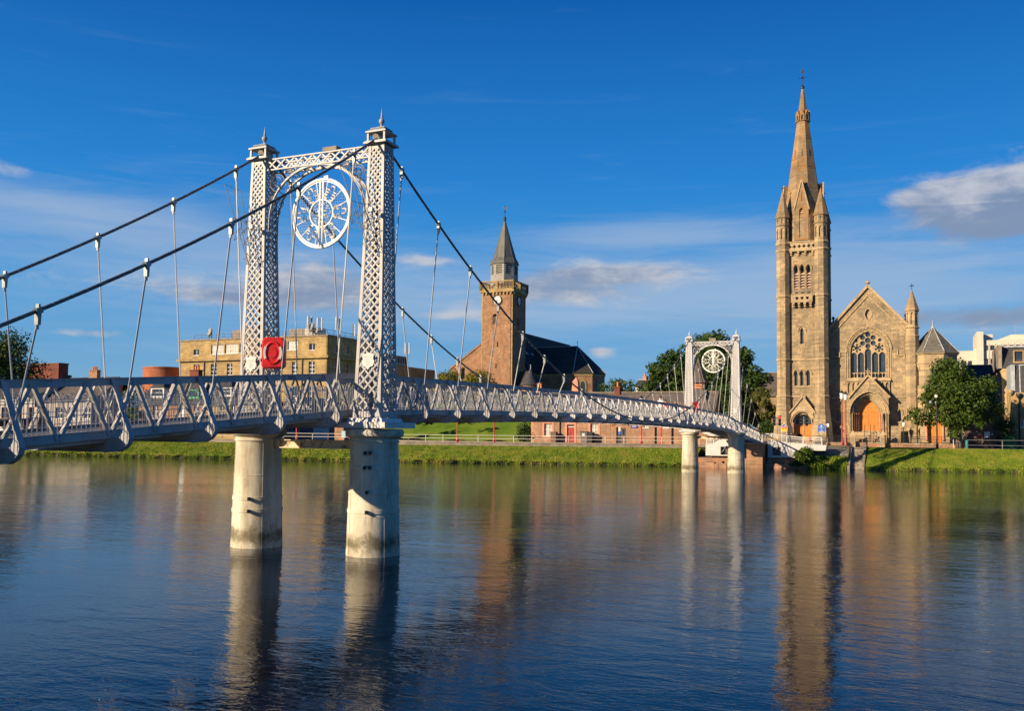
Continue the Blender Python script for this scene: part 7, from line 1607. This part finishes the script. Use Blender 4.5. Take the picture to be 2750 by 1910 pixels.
# church notice boards
def board(px0, px1, pyt, pys, pyb, y, mat, label, kind):
    x0, x1 = fy(px0, 1150, y)[0], fy(px1, 1150, y)[0]; zt_, zs_, z0 = [fy((px0 + px1) / 2, p, y)[1] for p in (pyt, pys, pyb)]; xm = (x0 + x1) / 2
    t = thing('notice_board', label, 'sign', xm, y, 2.1)
    m = MB(); o = [(x0, z0), (x1, z0), (x1, zs_), (xm, zt_), (x0, zs_)] if kind else [(x0, z0), (x1, z0), (x1, zs_), (x1 - .15, zs_ + .12), (xm, zt_), (x0 + .15, zs_ + .12), (x0, zs_)]
    m.plate(o, [], front(y), .06, True); m.build('frame', WHITE if kind else mat, t)
    e = .06; cxz = (z0 + zs_) / 2
    if kind:
        inn = [(xm + (a - xm) * .8, cxz + (b_ - cxz) * .86) for a, b_ in o]; zq = z0 + (zs_ - z0) * .55; zp = zs_ - .02
        m = MB(); m.plate([inn[0], inn[1], (inn[1][0], zq), (inn[0][0], zq)], [], front(y - .012), .01, True); m.build('yellow_panel', YEL, t)
        m = MB(); m.plate([(inn[0][0], zq + .002), (inn[1][0], zq + .002), (inn[1][0], zp), (inn[0][0], zp)], [], front(y - .012), .01, True); m.build('red_panel', RED, t)
        m = MB(); m.plate([(inn[0][0], zp + .002), (inn[1][0], zp + .002), inn[2], inn[3], inn[4]], [], front(y - .012), .01, True); m.build('violet_panel', NAVY, t)
        m = MB(); m.path([(xm - .2, y - .02, zq + .08), (xm - .05, y - .02, zq + .25), (xm + .2, y - .02, zq + .3)], .035, 5); m.path([(xm + .2, y - .02, zq + .08), (xm + .0, y - .02, zq + .16)], .03, 5); m.build('emblem', INK, t)
    else:
        m = MB(); m.plate(circ(xm, zs_ - .02, .09, 12), [], front(y - .012), .01, True); m.build('emblem', INK, t)
        for r_, (n_, ww) in enumerate(((6, .55), (3, .25), (0, 0), (4, .35), (6, .5), (7, .6), (5, .4))):
            if not n_: continue
            m = MB(); zz = zs_ - .2 - r_ * .115
            for k in range(n_): m.box(xm - ww / 2 + ww * k / n_, xm - ww / 2 + ww * (k + .75) / n_, y - .008, y - .001, zz - .02, zz + .02)
            m.build('text_line', INK, t)
    for x in (x0 + .1, x1 - .1): m = MB(); m.tube((x, y + .1, 2.1), (x, y + .1, z0 + .3), .04); m.build('leg', WHITE if kind else GREYST, t)
board(2097, 2114.5, 1137, 1145, 1160, 86.8, YEL, 'house shaped red and yellow notice board left of the church door', True); board(2197, 2215, 1138, 1144, 1160, 87.2, BLUES, 'blue notice board with white text right of the tower doorway', False)
# railings and fences
def guard(name, label, xa, xb, yf, zg, h, sp, mat, postmat, pick=.12, rails=(1.0, .12)):
    t = thing(name, label, 'railing', (xa + xb) / 2, yf((xa + xb) / 2), zg); n_ = max(1, int(round((xb - xa) / sp)))
    xs_ = [xa + (xb - xa) * k / n_ for k in range(n_ + 1)]
    for k, x in enumerate(xs_): m = MB(); m.tube((x, yf(x), zg - .05), (x, yf(x), zg + h), .035, n=6); m.build('post', postmat[k % len(postmat)], t)
    for a, c in zip(xs_, xs_[1:]):
        m = MB()
        for r_ in rails: m.bar((a, yf(a), zg + h * r_), (c, yf(c), zg + h * r_), .04, .04)
        m.build('rail', mat, t)
        if pick:
            m = MB(); q = int((c - a) / pick)
            for k in range(1, q): x = a + (c - a) * k / q; m.box(x - .009, x + .009, yf(x) - .009, yf(x) + .009, zg + h * rails[-1], zg + h * rails[0])
            m.build('picket', mat, t, kind='stuff')
    return t
yr = lambda x: top_y(x) + .3
xa, xb = fy(2222, 1195, 81)[0], fy(2560, 1200, 83)[0]
guard('guard_railing', 'dark picket guard railing along the pavement in front of the church', xa, xb, yr, 2.12, 1.05, 1.9, BLACK, (RAILR, GREYST, RAILR, RAILW))
xa = fy(2598, 1200, 83.3)[0]; guard('steel_railing', 'grey two-bar steel railing at the right edge of the bank', xa, xa + 16, yr, 2.15, .98, 3.4, GREYST, (GREYST,), 0, (1.0, .45))
m = MB(); m.box(xa - .22, xa - .04, yr(xa) - .09, yr(xa) + .09, 2.1, 3.1); o = m.build('bollard', nmat('teal_paint', (.05, .25, .2), .5, .1, 3), org=(xa - .13, yr(xa), 2.1)); tag(o, 'short teal post at the start of the grey steel railing', 'bollard')
wl_ = thing('church_boundary_wall', 'low stone boundary wall in front of the church', 'wall', 12, 88.2, 2.05); a, c = fy(2095, 1190, 88.2)[0], fy(2596, 1190, 88.2)[0]
m = MB(); m.box(a, c, 88.05, 88.35, 2.0, 2.55); m.build('wall_body', ROWST, wl_); m = MB(); m.box(a, c, 88.0, 88.4, 2.55, 2.65); m.build('coping', CHTR, wl_)
guard('iron_fence', 'black iron fence on the church boundary wall', a, c, lambda x: 88.2, 2.65, .85, 2.4, BLACK, (BLACK,), .14, (.9, .1))
for px_, lb in ((2290, 'stone gate pier with pyramid cap left of the main church door'), (2371, 'stone gate pier with pyramid cap right of the main church door')):
    x = fy(px_, 1180, 87.8)[0]; t = thing('gate_pier', lb, 'gate pier', x, 87.8, 2.05); m = MB(); m.box(x - .3, x + .3, 87.5, 88.04, 2, 3.35); m.build('shaft', CHTR, t); m = MB(); m.frust(x, 87.77, 3.35, 3.5, .36, .33, .36, .33); m.frust(x, 87.77, 3.5, 4.1, .33, .3, .02, .02); m.build('cap', CHTR, t)
# timber gate and its stone post
y = 90.5; g0, g1 = fy(2592, 1180, y)[0], fy(2694, 1180, y)[0]; gm = (g0 + g1) / 2
for k, (a, c) in enumerate(((g0, gm - .05), (gm + .05, g1))):
    t = thing('timber_gate', ('left', 'right')[k] + ' leaf of the wide brown timber gate beside the church', 'gate', (a + c) / 2, y, 2.05, 'leaves of the timber gate'); zt_, z0 = 4.1, 2.15
    m = MB(); m.box(a, c, y - .05, y + .05, zt_ - .12, zt_); m.box(a, c, y - .05, y + .05, z0, z0 + .12); m.box(a, a + .12, y - .05, y + .05, z0 + .121, zt_ - .121); m.box(c - .12, c, y - .05, y + .05, z0 + .121, zt_ - .121); m.build('frame', BROWN, t)
    p, q = ((a + .1, zt_ - .1), (c - .1, z0 + .8)) if k == 0 else ((c - .1, zt_ - .1), (a + .1, z0 + .8)); m = MB(); m.bar((p[0], y - .04, p[1]), (q[0], y - .04, q[1]), .05, .12); m.build('brace', BROWN, t)
    n_ = int((c - a - .3) / .16)
    for j in range(n_): x = a + .18 + (c - a - .36) * j / (n_ - 1); m = MB(); m.box(x - .025, x + .025, y - .015, y + .015, z0 + .12, zt_ - .12); m.build('slat', BROWN, t)
for (p0, p1, q0, q1, mt, lb) in ((2624, 2635, 1165, 1173, RED, 'small red and white notice on the timber gate'), (2643, 2658.5, 1160.5, 1176, WHITE, 'large white notice on the timber gate'), (2663, 2666.5, 1164, 1169, WHITE, 'tiny white notice on the right gate leaf')):
    x0, z1 = fy(p0, q0, y - .1); x1, z0 = fy(p1, q1, y - .1); t = thing('gate_notice', lb, 'sign', (x0 + x1) / 2, y - .1, z0); m = MB(); m.box(x0, x1, y - .1, y - .07, z0, z1); m.build('panel', mt, t)
    if mt is RED: m = MB(); m.box(x0, x1, y - .104, y - .1, z1 - (z1 - z0) * .28, z1); m.build('white_heading', WHITE, t)
x, zt_ = fy(2586, 1152, 89.5); t = thing('gate_pier', 'round topped stone post between the street tree and the gate', 'gate pier', x, 89.5, 2.05); m = MB(); m.lathe(x, 89.5, [(.32, 2), (.30, zt_ - .7), (.26, zt_ - .35), (.15, zt_ - .1), (.02, zt_)], 10); m.build('shaft', CHTR, t, smooth=35)
def bin_(px, pyb, y, w, h, mat, label, rnd=False):
    x = fy(px, pyb, y)[0]; t = thing('litter_bin', label, 'bin', x, y, 2.15)
    m = MB(); m.frust(x, y, 2.15, 2.15 + h, w * .42, w * .42, w * .5, w * .5); m.build('body', mat, t); m = MB(); m.frust(x, y, 2.15 + h, 2.15 + h + .1, w * .55, w * .55, w * .5, w * .5); m.build('lid', BLACK, t)
    for sg in (-1, 1): m = MB(); m.box(x + sg * w * .35 - .03, x + sg * w * .35 + .03, y - w * .45, y - w * .3, 2.1, 2.22); m.build('foot', BLACK, t)
    return t, x
bin_(1488, 1185, 87.2, .75, 1.3, BROWN, 'brown bin against the cottage wall'); bt, x = bin_(1570, 1185, 87.2, .9, 1.4, DARKW, 'dark bin with a white label left of the right cottage window'); m = MB(); m.box(x - .18, x + .18, 86.72, 86.75, 3.0, 3.4); m.build('paper_label', WHITE, bt); bin_(1584, 1185, 87.3, .95, 1.3, BLACK, 'black bin below the right cottage window'); bin_(2704, 1190, 91.5, 1.5, 1.7, GREENB, 'green wheeled bin at the right of the timber gate')
# obelisk in the churchyard
y = 118; x, zt_ = fy(1547, 1014, y); z0 = fy(1547, 1062, y)[1]; t = thing('obelisk', 'pink granite obelisk in front of the old church apse', 'monument', x, y, z0); m = MB(); m.frust(x, y, z0, zt_ - .7, .62, .62, .45, .45); m.frust(x, y, zt_ - .7, zt_, .45, .45, .02, .02); m.build('shaft', PINKTR, t); m = MB(); m.box(x - .9, x + .9, y - .9, y + .9, z0 - 4, z0 - .01); m.build('plinth', CHTR, t)
# white gable seen through the near truss
y = 88; a, c = fy(764, 1090, y)[0], fy(842, 1090, y)[0]; t = thing('white_gabled_house', 'white gabled house seen through the truss between the near towers', 'house', (a + c) / 2, y, 2); zq = fy(800, 1103, y)[1]; za = fy(800, 1068, y)[1]
m = MB(); m.plate([(a, 2), (c, 2), (c, zq), ((a + c) / 2, za), (a, zq)], [rect((a + c) / 2 - .5, (a + c) / 2 + .5, zq - .9, zq + .4)], front(y), .2); m.build('wall', WHITE_D, t); gable_roof(t, a, c, y, y + 9, zq, za, SLATE, .2, axis='y'); sash(t, y, (a + c) / 2 - .5, (a + c) / 2 + .5, zq - .9, zq + .4, 2, 2)
# parked car at the far left
def car(x, y, z, label, mat):
    t = thing('parked_car', label, 'car', x, y, z); L_, Wd = 4.2, 1.75
    prof = [(-2.1, .35), (-2.12, .6), (-2.0, .82), (-1.75, .92), (-1.25, 1.38), (-.9, 1.47), (.45, 1.46), (.75, 1.38), (1.15, .98), (1.9, .86), (2.08, .65), (2.1, .35), (1.7, .25), (-1.7, .25)]
    m = MB(); b0 = len(m.v)
    for yy, k in ((-Wd / 2, .0), (-Wd / 2 + .12, .05), (Wd / 2 - .12, .05), (Wd / 2, .0)):
        for a, b_ in prof: s_ = 1.0; tuck = .16 * max(0, (b_ - .9) / .55) * (1 if yy > 0 else -1) if abs(yy) > Wd / 2 - .05 else 0; m.v.append((x + a, y + yy - tuck, z + b_ + k * .4))
    n_ = len(prof)
    for j in range(3):
        for k in range(n_): m.face((j * n_ + k, j * n_ + (k + 1) % n_, (j + 1) * n_ + (k + 1) % n_, (j + 1) * n_ + k))
    m.face(tuple(reversed(range(n_)))); m.face(tuple(3 * n_ + k for k in range(n_))); m.build('body', mat, t, smooth=40)
    for sg in (-1, 1):
        for (p, q) in (((-1.15, .98), (-.25, 1.36)), ((-.15, .98), (.7, 1.34))):
            yy = y + sg * (Wd / 2 - .05); m = MB(); m.hexa([(x + p[0], yy - .02, z + p[1]), (x + q[0], yy - .02, z + p[1]), (x + q[0], yy + .03, z + p[1]), (x + p[0], yy + .03, z + p[1]), (x + p[0] + .25, yy - sg * .12 - .02, z + q[1]), (x + q[0] - .05, yy - sg * .12 - .02, z + q[1]), (x + q[0] - .05, yy - sg * .12 + .03, z + q[1]), (x + p[0] + .25, yy - sg * .12 + .03, z + q[1])]); m.build('side_window', GLASS, t)
        for a in (-1.3, 1.3): m = MB(); m.path([(x + a + .24 * math.cos(u), y + sg * (Wd / 2 - .1), z + .31 + .24 * math.sin(u)) for u in np.linspace(0, 6.283, 15)[:-1]], .075, 7, closed=True); w = m.build('wheel', BLACK, t, smooth=True); m = MB(); m.plate(circ(x + a, z + .31, .19, 12), [], front(y + sg * (Wd / 2 - .08) - .02), .05, True); m.build('rim', GREYST, w)
        m = MB(); m.box(x + 1.95, x + 2.09, y + sg * .6 - .15, y + sg * .6 + .15, z + .6, z + .75); m.build('headlight', LANT, t)
x, y = onstreet(8, 1165, 4.0); car(x, y, 2.05, 'white parked car at the left edge seen through the railing', WHITE)

# ------------------------------------------------------------------ people
SKIN = nmat('skin', (.50, .29, .20), .6, .05, 3); HAIR = nmat('dark_hair', (.03, .02, .015), .7, .2, 6)
def person(x, y, z, yaw, h, top, legs, hair, pose, label, group):
    me = bpy.data.meshes.new('person'); o = bpy.data.objects.new('person', me); COL.objects.link(o); k = h / 1.75; s = pose
    V = [(0, 0, .95), (0, .01, 1.15), (0, .02, 1.38), (0, .01, 1.48), (0, -.02, 1.56), (0, -.03, 1.64), (0, -.01, 1.72),
         (-.10, 0, .90), (-.11, -.12 * s, .50), (-.11, .06 * s, .08), (-.11, .06 * s - .16, .03), (.10, 0, .90), (.11, .14 * s, .50), (.11, .22 * s, .09), (.11, .22 * s - .16, .04),
         (-.19, .02, 1.40), (-.24, .06 * s, 1.12), (-.23, -.14 * s - .03, .90), (-.22, -.18 * s - .05, .80), (.19, .02, 1.40), (.24, -.04 * s, 1.12), (.23, .02 * s - .10, .90), (.22, .0 - .12, .80)]
    E = [(0, 1), (1, 2), (2, 3), (3, 4), (4, 5), (5, 6), (0, 7), (7, 8), (8, 9), (9, 10), (0, 11), (11, 12), (12, 13), (13, 14), (2, 15), (15, 16), (16, 17), (17, 18), (2, 19), (19, 20), (20, 21), (21, 22)]
    rad = [(.15, .11), (.145, .105), (.16, .11), (.06, .06), (.075, .085), (.085, .10), (.05, .06), (.10, .10), (.065, .065), (.05, .05), (.045, .03), (.10, .10), (.065, .065), (.05, .05), (.045, .03), (.065, .065), (.048, .048), (.036, .036), (.035, .025), (.065, .065), (.048, .048), (.036, .036), (.035, .025)]
    me.from_pydata([(a * k, b_ * k, c * k) for a, b_, c in V], E, []); sk = o.modifiers.new('skin', 'SKIN'); sub = o.modifiers.new('sub', 'SUBSURF'); sub.levels = 1; sub.render_levels = 1
    if not me.skin_vertices: bpy.data.objects.remove(o); return
    for i, d in enumerate(me.skin_vertices[0].data): d.radius = (rad[i][0] * k, rad[i][1] * k); d.use_root = (i == 0)
    bpy.context.view_layer.update(); dg = bpy.context.evaluated_depsgraph_get(); m2 = bpy.data.meshes.new_from_object(o.evaluated_get(dg)); bpy.data.objects.remove(o)
    m2.materials.clear()
    for mt in (top, legs, SKIN, hair, BLACK): m2.materials.append(mt)
    for p in m2.polygons:
        c = p.center / k; i = 1 if c.z < .97 else 0
        if c.z < .10: i = 4
        if abs(c.x) > .17 and c.z < .92: i = 2
        if c.z > 1.49: i = 2
        if c.z > 1.66 or (c.z > 1.56 and c.y > .02): i = 3
        p.material_index = i; p.use_smooth = True
    b_ = bpy.data.objects.new('person', m2); COL.objects.link(b_); b_.location = W(x, y, z); b_.rotation_euler = (0, 0, -TH + yaw); return tag(b_, label, 'person', group)
def cl(c): return nmat('cloth', c, .85, .12, 4)
BLOND = nmat('fair_hair', (.32, .18, .07), .7, .2, 6)
for i, (px_, tp, lg, hr, lb, yw) in enumerate(((1774, cl((.62, .60, .62)), cl((.05, .06, .10)), HAIR, 'person in a pale top walking on the bridge near the far tower', 0.0), (1787, cl((.70, .10, .03)), cl((.05, .05, .07)), HAIR, 'person in a bright orange red top on the bridge deck', 3.0), (1814, cl((.03, .03, .04)), cl((.03, .03, .04)), HAIR, 'person in black on the bridge left of the far tower', .2), (1828, cl((.65, .62, .60)), cl((.10, .12, .2)), BLOND, 'fair haired person in a light top by the far tower', 2.9), (1840, cl((.30, .08, .06)), cl((.05, .05, .07)), BLOND, 'person half hidden behind the far left tower leg', 0.0))):
    xq = (.2, -.3, .1, -.4, -.8)[i]; yq = fx(px_, 1072, xq)[0]; person(xq, yq, zb(yq) + .10, yw, 1.74 - .04 * (i % 3), tp, lg, hr, 1.0, lb, 'people crossing the bridge')
for i, (px_, tp, lb) in enumerate(((2115, cl((.04, .03, .03)), 'person in dark clothes left of the tower doorway'), (2125, cl((.03, .03, .04)), 'person in black at the foot of the church tower'), (2133, cl((.10, .05, .04)), 'person in a brown coat by the tower doorway'), (2148, cl((.02, .02, .03)), 'person in black in front of the orange tower door'))):
    yq = 85 + .4 * (i % 2); person(fy(px_, 1190, yq)[0], yq, 2.06, (.3, 2.6, 3.4, .1)[i], 1.7 + .03 * i, tp, cl((.03, .03, .05)), HAIR if i != 3 else BLOND, .4, lb, 'people outside the church')
